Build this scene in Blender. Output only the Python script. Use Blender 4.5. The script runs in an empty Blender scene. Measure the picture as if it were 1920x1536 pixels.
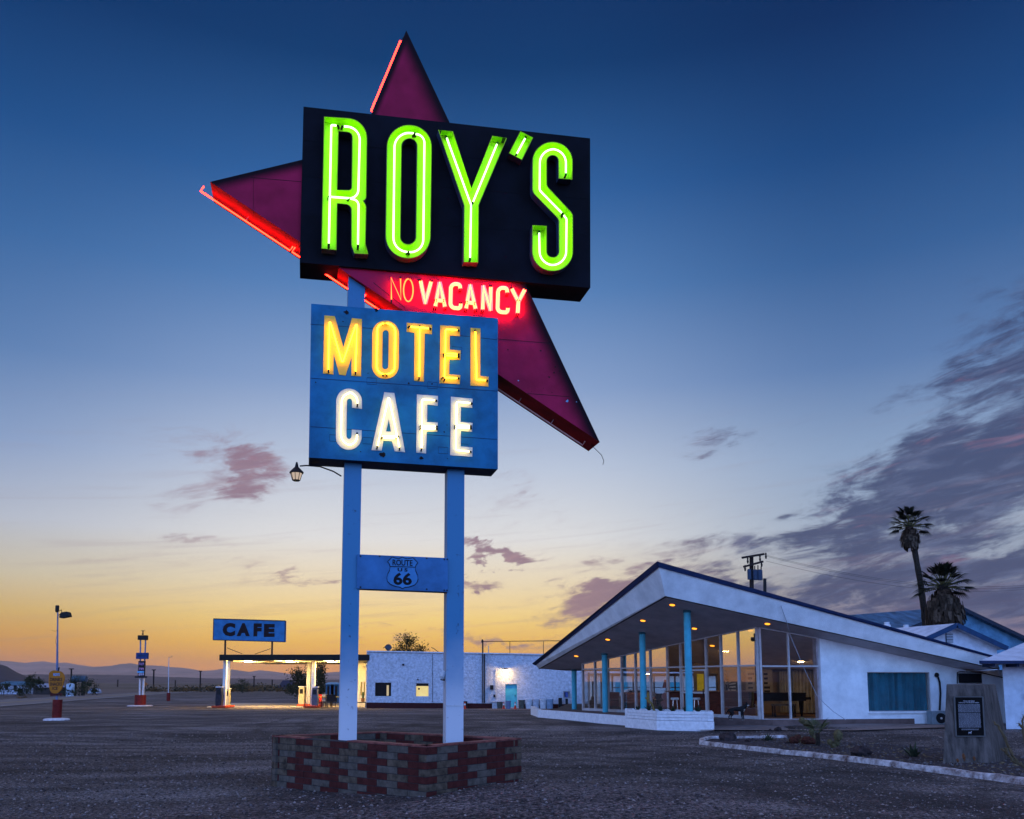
import bpy, bmesh, math, random
import numpy as np
from mathutils import Vector, Matrix, noise
from mathutils.geometry import tessellate_polygon
R = math.radians
random.seed(7); np.random.seed(7)
sc = bpy.context.scene
COL = sc.collection
# ---------------------------------------------------------------- camera
EYE = 1.6; FPX = 1550.0; HZ = 1278.0; TP = FPX/14000.0
PITCH = math.atan(TP); CX = 930.0; CY = HZ - FPX*TP
cam = bpy.data.objects.new('camera', bpy.data.cameras.new('camera')); COL.objects.link(cam)
cam.location = (0, 0, EYE); cam.rotation_euler = (math.pi/2 + PITCH, 0, 0)
cam.data.sensor_width = 36; cam.data.lens = FPX/1920*36
cam.data.shift_x = (960-CX)/1920; cam.data.shift_y = (CY-768)/1920
cam.data.clip_start = .1; cam.data.clip_end = 60000
sc.camera = cam
sc.view_settings.view_transform = 'Standard'; sc.view_settings.look = 'None'
sc.view_settings.exposure = 0; sc.view_settings.gamma = 1
sc.cycles.use_denoising = True
sc.cycles.max_bounces = 7; sc.cycles.diffuse_bounces = 3; sc.cycles.glossy_bounces = 3
sc.cycles.transparent_max_bounces = 12; sc.cycles.sample_clamp_indirect = 4; sc.cycles.sample_clamp_direct = 0
sc.cycles.caustics_reflective = False; sc.cycles.caustics_refractive = False

def lin(c):
    return tuple(((x/255)/12.92 if x <= 10 else (((x/255)+.055)/1.055)**2.4) for x in c)
# ---------------------------------------------------------------- sky (dusk, sun just below the horizon ahead)
def build_world():
    w = bpy.data.worlds.new('World'); sc.world = w; w.use_nodes = True
    nt = w.node_tree; N = nt.nodes; L = nt.links; N.clear()
    def math_(op, a, b=None, c=None):
        n = N.new('ShaderNodeMath'); n.operation = op
        for i, v in enumerate((a, b, c)):
            if v is None: continue
            if isinstance(v, (int, float)): n.inputs[i].default_value = v
            else: L.new(v, n.inputs[i])
        return n.outputs[0]
    def smooth(v, a, b):
        n = N.new('ShaderNodeMapRange'); n.interpolation_type = 'SMOOTHSTEP'
        L.new(v, n.inputs[0]); n.inputs[1].default_value = a; n.inputs[2].default_value = b
        return n.outputs[0]
    def mix(f, a, b):
        n = N.new('ShaderNodeMix'); n.data_type = 'RGBA'
        if isinstance(f, (int, float)): n.inputs[0].default_value = f
        else: L.new(f, n.inputs[0])
        for i, v in ((6, a), (7, b)):
            if isinstance(v, tuple): n.inputs[i].default_value = (*v, 1)
            else: L.new(v, n.inputs[i])
        return n.outputs[2]
    tc = N.new('ShaderNodeTexCoord'); nm = N.new('ShaderNodeVectorMath'); nm.operation = 'NORMALIZE'
    L.new(tc.outputs['Generated'], nm.inputs[0])
    sp = N.new('ShaderNodeSeparateXYZ'); L.new(nm.outputs[0], sp.inputs[0])
    X, Y, Z = sp.outputs
    az = math_('ARCTAN2', X, Y)
    hyp = math_('SQRT', math_('ADD', math_('MULTIPLY', X, X), math_('MULTIPLY', Y, Y)))
    el = math_('ARCTAN2', Z, hyp)
    def ramp(stops):
        n = N.new('ShaderNodeValToRGB'); cr = n.color_ramp; L.new(Z, n.inputs[0])
        while len(cr.elements) < len(stops): cr.elements.new(.5)
        for e, (p, c) in zip(cr.elements, stops): e.position = p; e.color = (*lin(c), 1)
        return n.outputs[0]
    glow = ramp(SKY_GLOW); right = ramp(SKY_RIGHT); left = ramp(SKY_LEFT); back = ramp(SKY_BACK)
    c = mix(smooth(az, .05, .44), glow, right)
    c = mix(smooth(az, -.20, -.62), c, left)
    c = mix(smooth(az, -.78, -1.1), c, glow)
    aa = math_('ABSOLUTE', az)
    bs = N.new('ShaderNodeVectorMath'); bs.operation = 'SCALE'; L.new(back, bs.inputs[0]); bs.inputs['Scale'].default_value = 5.0; back = bs.outputs[0]  # sky behind the camera scaled up as fill light
    c = mix(smooth(aa, 1.45, 2.0), c, back)
    # fill light added overhead: sky brightened above the frame
    c = mix(smooth(Z, .70, .92), c, ZENITH)
    # clouds: noise stretched along the horizon, gathered in banks
    def cvec(sx, sy, tilt=0., off=0.):
        n = N.new('ShaderNodeCombineXYZ')
        L.new(math_('MULTIPLY', math_('ADD', az, math_('MULTIPLY', el, tilt)), sx), n.inputs[0])
        L.new(math_('MULTIPLY', math_('ADD', el, math_('MULTIPLY', az, -tilt)), sy), n.inputs[1]); n.inputs[2].default_value = off
        return n.outputs[0]
    def nz(vec, scale, det=6, rough=.6, dist=.6):
        n = N.new('ShaderNodeTexNoise'); L.new(vec, n.inputs['Vector'])
        n.inputs['Scale'].default_value = scale; n.inputs['Detail'].default_value = det
        n.inputs['Roughness'].default_value = rough; n.inputs['Distortion'].default_value = dist
        return n.outputs['Fac']
    big = nz(cvec(5, 14, .15), 1.7, 10, .66, .9)
    fine = nz(cvec(7, 34, .22, 3.1), 2.2, 9, .68, .7)
    tot = None
    wa = math_('MULTIPLY', math_('SUBTRACT', nz(cvec(4, 9, .1, 21.), 1.6, 5, .6, .6), .5), .20)
    we = math_('MULTIPLY', math_('SUBTRACT', nz(cvec(4, 9, .1, 33.), 2.2, 5, .6, .6), .5), .11)
    azw = math_('ADD', az, wa); elw = math_('ADD', el, we)
    for (px, py, sx, sy, amp, tilt) in CLOUDS:
        a0 = math.atan2(px-CX, FPX); e0 = math.atan2(HZ-py, math.hypot(FPX, px-CX))
        da = math_('SUBTRACT', azw, a0); de = math_('SUBTRACT', elw, e0)
        de = math_('SUBTRACT', de, math_('MULTIPLY', da, tilt))
        q = math_('ADD', math_('POWER', math_('DIVIDE', math_('ABSOLUTE', da), sx/FPX), 2.0),
                  math_('POWER', math_('DIVIDE', math_('ABSOLUTE', de), sy/FPX), 2.0))
        g = math_('MULTIPLY', math_('EXPONENT', math_('MULTIPLY', q, -1.0)), amp)
        tot = g if tot is None else math_('MAXIMUM', tot, g)
    body = math_('ADD', math_('MULTIPLY', big, .60), math_('MULTIPLY', fine, .48))
    # banks lower the threshold of the noise
    dens = smooth(math_('ADD', body, math_('MULTIPLY', tot, .27)), .58, .90)
    dens = math_('MULTIPLY', dens, smooth(tot, .0, .75))
    edge = smooth(dens, .0, .95)
    cc = mix(smooth(az, .1, .33), lin((140, 112, 132)), lin((56, 68, 108)))
    cc = mix(math_('MULTIPLY', smooth(nz(cvec(6, 30, .2, 15.), 2.4, 8, .65, .6), .44, .70), .34), cc, mix(smooth(az, .1, .33), lin((186, 150, 152)), lin((124, 138, 176))))
    pinkf = math_('MULTIPLY', smooth(nz(cvec(6, 26, .2, 9.), 1.8, 6, .6, .6), .57, .74), .38)
    cc = mix(pinkf, cc, lin((172, 108, 128)))
    c = mix(math_('MULTIPLY', edge, .92), c, cc)
    # thin high streaks everywhere near the horizon
    st = smooth(nz(cvec(3, 60, .1, 7.), 1.3, 6, .6, .7), .50, .72)
    st = math_('MULTIPLY', st, math_('MULTIPLY', smooth(el, .38, .10), .22))
    c = mix(st, c, lin((150, 125, 140)))
    sky = N.new('ShaderNodeTexSky'); sky.sky_type = 'NISHITA'; sky.sun_disc = False
    sky.sun_elevation = R(1.0); sky.sun_rotation = R(-8); sky.altitude = 200
    bg = N.new('ShaderNodeBackground'); L.new(c, bg.inputs[0]); bg.inputs[1].default_value = 1.0
    b2 = N.new('ShaderNodeBackground'); L.new(sky.outputs[0], b2.inputs[0]); b2.inputs[1].default_value = .004
    ad = N.new('ShaderNodeAddShader'); L.new(bg.outputs[0], ad.inputs[0]); L.new(b2.outputs[0], ad.inputs[1])
    out = N.new('ShaderNodeOutputWorld'); L.new(ad.outputs[0], out.inputs[0])
ZENITH = (.62, .54, .60)
SKY_GLOW = [(0, (250, 158, 50)), (.02, (253, 176, 48)), (.045, (254, 198, 72)), (.075, (253, 218, 130)), (.115, (240, 222, 184)),
            (.17, (226, 226, 226)), (.25, (190, 202, 222)), (.34, (136, 162, 204)), (.44, (84, 128, 184)), (.53, (44, 96, 158)), (.625, (4, 58, 112)), (.7, (2, 44, 96))]
SKY_LEFT = [(0, (212, 134, 60)), (.02, (218, 142, 50)), (.045, (218, 156, 58)), (.075, (212, 176, 104)), (.115, (202, 192, 168)),
            (.17, (180, 188, 204)), (.25, (134, 158, 198)), (.34, (88, 126, 178)), (.44, (54, 102, 160)), (.53, (22, 76, 136)), (.625, (0, 50, 104)), (.7, (0, 38, 88))]
SKY_RIGHT = [(0, (112, 92, 108)), (.02, (118, 98, 118)), (.045, (124, 108, 132)), (.075, (136, 130, 150)), (.115, (150, 158, 176)),
             (.17, (160, 176, 198)), (.25, (140, 164, 198)), (.34, (92, 126, 176)), (.44, (52, 96, 152)), (.53, (20, 70, 128)), (.625, (0, 44, 96)), (.7, (0, 34, 80))]
SKY_BACK = [(0, (80, 88, 136)), (.1, (122, 140, 194)), (.3, (106, 148, 210)), (.6, (50, 94, 165)), (1, (16, 44, 100))]
CLOUDS = [(1860, 880, 300, 125, 1.5, .32), (1640, 955, 190, 46, 1.35, .16), (1800, 1060, 250, 50, 1.4, .0), (1930, 1130, 380, 50, 1.2, 0), (1960, 640, 200, 130, .95, .1), (1740, 640, 120, 60, .25, .2),
          (1110, 1125, 125, 40, 1.5, .12), (940, 1033, 110, 14, 1.4, -.06), (455, 888, 85, 62, 1.05, -.3), (390, 870, 200, 120, .55, -.1), (345, 1010, 120, 26, .6, -.2), (300, 960, 200, 60, .3, -.1),
          (960, 930, 130, 70, .5, 0), (1365, 822, 80, 36, .62, 0), (880, 1092, 100, 18, .95, 0), (560, 1085, 300, 16, .6, 0), (1490, 760, 90, 14, .5, .1), (1000, 980, 260, 60, .36, 0),
          (1250, 1075, 190, 24, .85, 0), (1000, 1190, 300, 20, .75, 0), (720, 1205, 220, 10, .6, 0), (-700, 1050, 500, 60, .6, 0), (1400, 1120, 240, 46, 1.15, 0), (1400, 1010, 220, 50, .75, .1), (1560, 1090, 160, 30, 1.2, 0), (120, 1050, 300, 40, .35, 0), (1200, 720, 260, 60, .22, .1)]
ZENITH = (.62, .54, .60)
build_world()
sun = bpy.data.objects.new('sun', bpy.data.lights.new('sun', 'SUN')); COL.objects.link(sun)
sun.data.energy = .12; sun.data.angle = R(10); sun.data.color = (1, .72, .45)
sun.rotation_euler = Vector((-math.sin(R(-8)), -math.cos(R(-8)), -math.tan(R(2)))).to_track_quat('-Z', 'Y').to_euler()

# ---------------------------------------------------------------- pixel rays (photo 1920x1536)
_cp, _sp = math.cos(PITCH), math.sin(PITCH)
O0 = Vector((0, 0, EYE))
def ray(px, py):
    a = (px-CX)/FPX; b = (CY-py)/FPX
    return Vector((a, _cp-_sp*b, _sp+_cp*b))
def at(px, py, Y): d = ray(px, py); return O0 + d*(Y/d.y)
def onz(px, py, z): d = ray(px, py); return O0 + d*((z-EYE)/d.z)
def onpl(px, py, P, n): d = ray(px, py); return O0 + d*((P-O0).dot(n)/d.dot(n))
def sstep(v, a, b):
    t = min(1, max(0, (v-a)/(b-a))); return t*t*(3-2*t)
def g(x, y):
    z = -.17*sstep(y, 15, 28)*(1-sstep(x, 6.5, 11)*(1-sstep(y, 40, 60))) - .66*min(1, max(0, (y-42)/33))*(1-sstep(x, 4, 9)*(1-sstep(y, 42, 62)))
    z += .20*math.exp(-(((x-.6)/2.2)**2+((y-11.4)/1.9)**2))
    if 2 < y < 60: z += .022*noise.noise(Vector((x*.35, y*.35, 0)))*sstep(y, 2, 6)
    if y > 110: z -= .8*sstep(y, 110, 400)
    return z
def gp(px, py, dz=0):
    d = ray(px, py); t0, t1 = 3., 4000.
    if d.z >= -1e-4: d.z = -1e-4
    t = 3.
    while t < 4000:
        P = O0 + d*t
        if P.z <= g(P.x, P.y)+dz:
            lo, hi = t/1.03, t
            for _ in range(25):
                m = (lo+hi)/2; P = O0+d*m
                if P.z <= g(P.x, P.y)+dz: hi = m
                else: lo = m
            return O0+d*hi
        t *= 1.03
    return O0+d*4000

# ---------------------------------------------------------------- materials
MATS = {}
def mat(name, c, rough=.6, metal=0., var=.18, vs=4., bump=0., bs=60., c2=None, m2=.5, emis=None, estr=0., spec=.16, stretch=None, bd=.01):
    if name in MATS: return MATS[name]
    m = bpy.data.materials.new(name); m.use_nodes = True; MATS[name] = m
    nt = m.node_tree; N = nt.nodes; L = nt.links; b = N['Principled BSDF']
    b.inputs['Roughness'].default_value = rough; b.inputs['Metallic'].default_value = metal
    b.inputs['Specular IOR Level'].default_value = spec
    tc = N.new('ShaderNodeTexCoord'); mp = N.new('ShaderNodeMapping'); L.new(tc.outputs['Object'], mp.inputs[0])
    if stretch: mp.inputs['Scale'].default_value = stretch
    nz = N.new('ShaderNodeTexNoise'); nz.inputs['Scale'].default_value = vs; nz.inputs['Detail'].default_value = 6; nz.inputs['Roughness'].default_value = .65
    L.new(mp.outputs[0], nz.inputs['Vector'])
    cr = N.new('ShaderNodeValToRGB'); L.new(nz.outputs['Fac'], cr.inputs[0])
    c2 = c2 or tuple(x*(1-var*1.6) for x in c)
    cr.color_ramp.elements[0].position = m2-.17; cr.color_ramp.elements[0].color = (*c2, 1)
    cr.color_ramp.elements[1].position = m2+.13; cr.color_ramp.elements[1].color = (*[min(1, x*(1+var*.35)) for x in c], 1)
    L.new(cr.outputs[0], b.inputs['Base Color'])
    if bump:
        n2 = N.new('ShaderNodeTexNoise'); n2.inputs['Scale'].default_value = bs; n2.inputs['Detail'].default_value = 3
        L.new(tc.outputs['Object'], n2.inputs['Vector'])
        bp = N.new('ShaderNodeBump'); bp.inputs['Strength'].default_value = bump; bp.inputs['Distance'].default_value = bd
        L.new(n2.outputs['Fac'], bp.inputs['Height']); L.new(bp.outputs[0], b.inputs['Normal'])
    if emis:
        b.inputs['Emission Color'].default_value = (*emis, 1); b.inputs['Emission Strength'].default_value = estr
    return m
def glow(name, c, s):
    if name in MATS: return MATS[name]
    m = bpy.data.materials.new(name); m.use_nodes = True; MATS[name] = m
    N = m.node_tree.nodes; N.clear(); e = N.new('ShaderNodeEmission'); e.inputs[0].default_value = (*c, 1); e.inputs[1].default_value = s
    o = N.new('ShaderNodeOutputMaterial'); m.node_tree.links.new(e.outputs[0], o.inputs[0]); return m
def glass(name, refl=.3, tint=(.9, .92, .9)):
    if name in MATS: return MATS[name]
    m = bpy.data.materials.new(name); m.use_nodes = True; MATS[name] = m
    N = m.node_tree.nodes; L = m.node_tree.links; N.clear()
    t = N.new('ShaderNodeBsdfTransparent'); t.inputs[0].default_value = (*tint, 1)
    gl = N.new('ShaderNodeBsdfGlossy'); gl.inputs['Roughness'].default_value = .01; gl.inputs[0].default_value = (1, 1, 1, 1)
    fr = N.new('ShaderNodeLayerWeight'); fr.inputs[0].default_value = .5
    pw = N.new('ShaderNodeMath'); pw.operation = 'POWER'; L.new(fr.outputs['Facing'], pw.inputs[0]); pw.inputs[1].default_value = 5
    ma = N.new('ShaderNodeMath'); ma.operation = 'ADD'; L.new(pw.outputs[0], ma.inputs[0]); ma.inputs[1].default_value = refl+.05; ma.use_clamp = True
    mx = N.new('ShaderNodeMixShader'); L.new(ma.outputs[0], mx.inputs[0]); L.new(t.outputs[0], mx.inputs[1]); L.new(gl.outputs[0], mx.inputs[2])
    o = N.new('ShaderNodeOutputMaterial'); L.new(mx.outputs[0], o.inputs[0]); return m

# ---------------------------------------------------------------- mesh collector and object helpers
class MB:
    def __init__(s): s.v = []; s.f = []; s.m = []
    def add(s, vs, fs, mi=0):
        o = len(s.v); s.v += [Vector(v) for v in vs]
        for f in fs: s.f.append(tuple(i+o for i in f)); s.m.append(mi)
        return s
    def box(s, c, sz, rz=0., mi=0, M=None):
        hx, hy, hz = sz[0]/2, sz[1]/2, sz[2]/2
        ca, sa = math.cos(rz), math.sin(rz); vs = []
        for z in (-hz, hz):
            for x, y in ((-hx, -hy), (hx, -hy), (hx, hy), (-hx, hy)):
                v = Vector((x*ca-y*sa, x*sa+y*ca, z))
                if M: v = M @ Vector((x, y, z))
                vs.append(Vector(c)+v)
        return s.add(vs, [(3, 2, 1, 0), (4, 5, 6, 7), (0, 1, 5, 4), (1, 2, 6, 5), (2, 3, 7, 6), (3, 0, 4, 7)], mi)
    def quad(s, a, b, c, d, mi=0): return s.add([a, b, c, d], [(0, 1, 2, 3)], mi)
    def beam(s, a, b, w, h, mi=0, up=Vector((0, 0, 1))):
        a, b = Vector(a), Vector(b); d = (b-a).normalized(); u = up
        if abs(d.dot(u)) > .97: u = Vector((0, 1, 0))
        r = d.cross(u).normalized(); u = r.cross(d)
        vs = [p + r*x*w/2 + u*y*h/2 for p in (a, b) for x, y in ((-1, -1), (1, -1), (1, 1), (-1, 1))]
        return s.add(vs, [(0, 1, 2, 3), (7, 6, 5, 4), (0, 4, 5, 1), (1, 5, 6, 2), (2, 6, 7, 3), (3, 7, 4, 0)], mi)
    def tube(s, pts, r, n=8, mi=0, cap=True):
        pts = [Vector(p) for p in pts]; rings = []; rr = r if isinstance(r, (list, tuple)) else [r]*len(pts)
        d0 = (pts[1]-pts[0]).normalized(); u = Vector((0, 0, 1)) if abs(d0.z) < .9 else Vector((1, 0, 0))
        x = d0.cross(u).normalized()
        for i, p in enumerate(pts):
            d = (pts[min(i+1, len(pts)-1)]-pts[max(i-1, 0)]).normalized()
            x = (x-d*x.dot(d)).normalized(); y = d.cross(x)
            rings.append([p+(x*math.cos(2*math.pi*k/n)+y*math.sin(2*math.pi*k/n))*rr[i] for k in range(n)])
        vs = [v for rg in rings for v in rg]; fs = []
        for i in range(len(pts)-1):
            for k in range(n): fs.append((i*n+k, i*n+(k+1) % n, (i+1)*n+(k+1) % n, (i+1)*n+k))
        if cap: fs += [tuple(range(n-1, -1, -1)), tuple((len(pts)-1)*n+k for k in range(n))]
        return s.add(vs, fs, mi)
    def lathe(s, c, prof, n=20, mi=0, axis=None):
        c = Vector(c); vs = []; fs = []
        for r, z in prof:
            for k in range(n):
                a = 2*math.pi*k/n; v = Vector((r*math.cos(a), r*math.sin(a), z))
                if axis: v = axis @ v
                vs.append(c+v)
        for i in range(len(prof)-1):
            for k in range(n): fs.append((i*n+k, i*n+(k+1) % n, (i+1)*n+(k+1) % n, (i+1)*n+k))
        fs += [tuple(range(n-1, -1, -1)), tuple((len(prof)-1)*n+k for k in range(n))]
        return s.add(vs, fs, mi)
    def blob(s, c, r, n=10, seed=0, amp=.25, sq=(1, 1, 1), mi=0):
        c = Vector(c); vs = []; fs = []; m = n//2+1
        for i in range(m+1):
            t = math.pi*i/m
            for k in range(n):
                a = 2*math.pi*k/n; d = Vector((math.sin(t)*math.cos(a), math.sin(t)*math.sin(a), math.cos(t)))
                q = r*(1+amp*2*noise.noise(d*1.7+Vector((seed*3.1, seed, 0))))
                vs.append(c+Vector((d.x*q*sq[0], d.y*q*sq[1], d.z*q*sq[2])))
        for i in range(m):
            for k in range(n): fs.append((i*n+k, (i+1)*n+k, (i+1)*n+(k+1) % n, i*n+(k+1) % n))
        return s.add(vs, fs, mi)
    def build(s, name, mats, parent=None, origin=None, smooth=False, bevel=0):
        off = OFF[parent.name] if parent else (Vector(origin) if origin is not None else s.base())
        me = bpy.data.meshes.new(name); me.from_pydata([tuple(v-off) for v in s.v], [], s.f)
        for m in (mats if isinstance(mats, (list, tuple)) else [mats]): me.materials.append(m)
        me.polygons.foreach_set('material_index', s.m)
        if smooth: me.polygons.foreach_set('use_smooth', [True]*len(s.f))
        me.update()
        o = bpy.data.objects.new(name, me); COL.objects.link(o)
        if parent: o.parent = parent; OFF[o.name] = off
        else: o.location = off; OFF[o.name] = off
        if bevel:
            b = o.modifiers.new('bevel', 'BEVEL'); b.width = bevel; b.segments = 2; b.limit_method = 'ANGLE'
        if smooth:
            try: me.set_sharp_from_angle(angle=R(35))
            except Exception: pass
        return o
    def base(s):
        xs = [v.x for v in s.v]; ys = [v.y for v in s.v]
        return Vector(((min(xs)+max(xs))/2, (min(ys)+max(ys))/2, min(v.z for v in s.v)))
OFF = {}
def tag(o, label, cat, group=None, kind=None):
    if label: o['label'] = label
    if cat: o['category'] = cat
    if group: o['group'] = group
    if kind: o['kind'] = kind
    return o
def thing(name, loc, label, cat, group=None):
    o = bpy.data.objects.new(name, None); COL.objects.link(o); o.location = loc; o.empty_display_size = .2
    OFF[o.name] = Vector(loc); return tag(o, label, cat, group)
def dup(root, loc, label=None, rz=None):
    def cp(o, par):
        c = o.copy(); COL.objects.link(c); c.parent = par
        OFF[c.name] = OFF[o.name]
        for ch in [q for q in ORDER if q.parent == o]: cp(ch, c)
        return c
    ORDER = list(sc.objects)
    r = cp(root, None); r.location = loc; OFF[r.name] = Vector(loc)
    if rz is not None: r.rotation_euler = (0, 0, rz)
    if label: r['label'] = label
    return r
class Frame:
    """vertical (or tilted) plane with local u, v axes and outward normal n"""
    def __init__(s, P, u, v=Vector((0, 0, 1))):
        s.P = Vector(P); s.u = Vector(u).normalized(); s.v = Vector(v).normalized(); s.n = s.u.cross(s.v).normalized()
    def p(s, u, v, o=0): return s.P + s.u*u + s.v*v + s.n*o
    def px(s, x, y, o=0):
        q = onpl(x, y, s.P+s.n*o, s.n)-s.P; return (q.dot(s.u), q.dot(s.v))
def fil(pts, closed=True, seg=7):
    """polygon/polyline (x, y[, r]) with rounded corners"""
    out = []; n = len(pts)
    for i, p in enumerate(pts):
        r = p[2] if len(p) > 2 else 0
        if r <= 0 or (not closed and i in (0, n-1)): out.append((p[0], p[1])); continue
        P = Vector(p[:2]); a = Vector(pts[i-1][:2])-P; b = Vector(pts[(i+1) % n][:2])-P
        la, lb = a.length, b.length; a.normalize(); b.normalize()
        th = a.angle(b); t = min(r/math.tan(th/2), la*.98, lb*.98); r2 = t*math.tan(th/2)
        c = P+(a+b).normalized()*(r2/math.sin(th/2)); s = P+a*t-c; e = P+b*t-c
        ang = math.atan2(s.x*e.y-s.y*e.x, s.dot(e)); k = max(2, int(seg*abs(ang)/1.2)+2)
        for j in range(k+1):
            q = ang*j/k; out.append((c.x+s.x*math.cos(q)-s.y*math.sin(q), c.y+s.x*math.sin(q)+s.y*math.cos(q)))
    return out
def prism(mb, fr, poly, holes=(), o0=0., o1=.05, mi=0, side=None, front=True, back=True):
    """polygon with holes (local u,v), extruded from offset o0 to o1"""
    loops = [list(poly)]+[list(h) for h in holes]; side = mi if side is None else side
    def area(l): return sum(l[i-1][0]*l[i][1]-l[i][0]*l[i-1][1] for i in range(len(l)))
    for k, l in enumerate(loops):
        if (area(l) > 0) != (k == 0): l.reverse()
    tri = tessellate_polygon([[Vector((a, b, 0)) for a, b in l] for l in loops])
    flat = [q for l in loops for q in l]
    def orient(t):
        a, b, c = (flat[i] for i in t); return t if (b[0]-a[0])*(c[1]-a[1])-(b[1]-a[1])*(c[0]-a[0]) > 0 else tuple(reversed(t))
    tri = [orient(tuple(t)) for t in tri]
    if front: mb.add([fr.p(a, b, o1) for a, b in flat], tri, mi)
    if back: mb.add([fr.p(a, b, o0) for a, b in flat], [tuple(reversed(t)) for t in tri], mi)
    if o1 != o0:
        for l in loops:
            n = len(l); mb.add([fr.p(a, b, o0) for a, b in l]+[fr.p(a, b, o1) for a, b in l],
                               [(i, (i+1) % n, n+(i+1) % n, n+i) for i in range(n)], side)
    return mb
def rect(u0, v0, u1, v1): return [(u0, v0), (u1, v0), (u1, v1), (u0, v1)]
def text(mb, fr, s, u0, v0, u1, v1, o=0., d=.003, bold=0., mi=0, align_fit=True):
    cu = bpy.data.curves.new('t', 'FONT'); cu.body = s; cu.offset = bold; cu.extrude = 0; cu.resolution_u = 3
    ob = bpy.data.objects.new('t', cu); COL.objects.link(ob)
    bpy.context.view_layer.update()
    me = ob.evaluated_get(bpy.context.evaluated_depsgraph_get()).to_mesh()
    vs = [v.co.copy() for v in me.vertices]; fs = [tuple(p.vertices) for p in me.polygons]
    ob.to_mesh_clear(); bpy.data.objects.remove(ob); bpy.data.curves.remove(cu)
    x0, x1 = min(v.x for v in vs), max(v.x for v in vs); y0, y1 = min(v.y for v in vs), max(v.y for v in vs)
    f = lambda v: fr.p(u0+(v.x-x0)/(x1-x0)*(u1-u0), v0+(v.y-y0)/(y1-y0)*(v1-v0), o+d)
    mb.add([f(v) for v in vs], fs, mi); return mb
def leaves(mb, c, rad, n, size, seed, clumps=14, flat=1., mi=0, hollow=.35, nmi=1):
    """crown of small leaf faces gathered in clumps"""
    rng = np.random.RandomState(seed); c = Vector(c); cs = []
    for k in range(clumps):
        d = Vector(rng.normal(size=3)).normalized(); q = hollow+(1-hollow)*rng.rand()
        cs.append((Vector((d.x*rad[0]*q, d.y*rad[1]*q, d.z*rad[2]*q)), .28+.3*rng.rand()))
    for i in range(n):
        p, cr = cs[rng.randint(clumps)]
        q = p + Vector((rng.normal()*rad[0], rng.normal()*rad[1], rng.normal()*rad[2]))*cr*.5
        a = Vector(rng.normal(size=3)).normalized(); b = a.cross(Vector(rng.normal(size=3))).normalized(); s = size*(.6+.8*rng.rand())
        P = c+q; mb.add([P-a*s, P+b*s*.35, P+a*s, P-b*s*.35], [(0, 1, 2, 3)], mi+rng.randint(nmi))
    return cs
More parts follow.
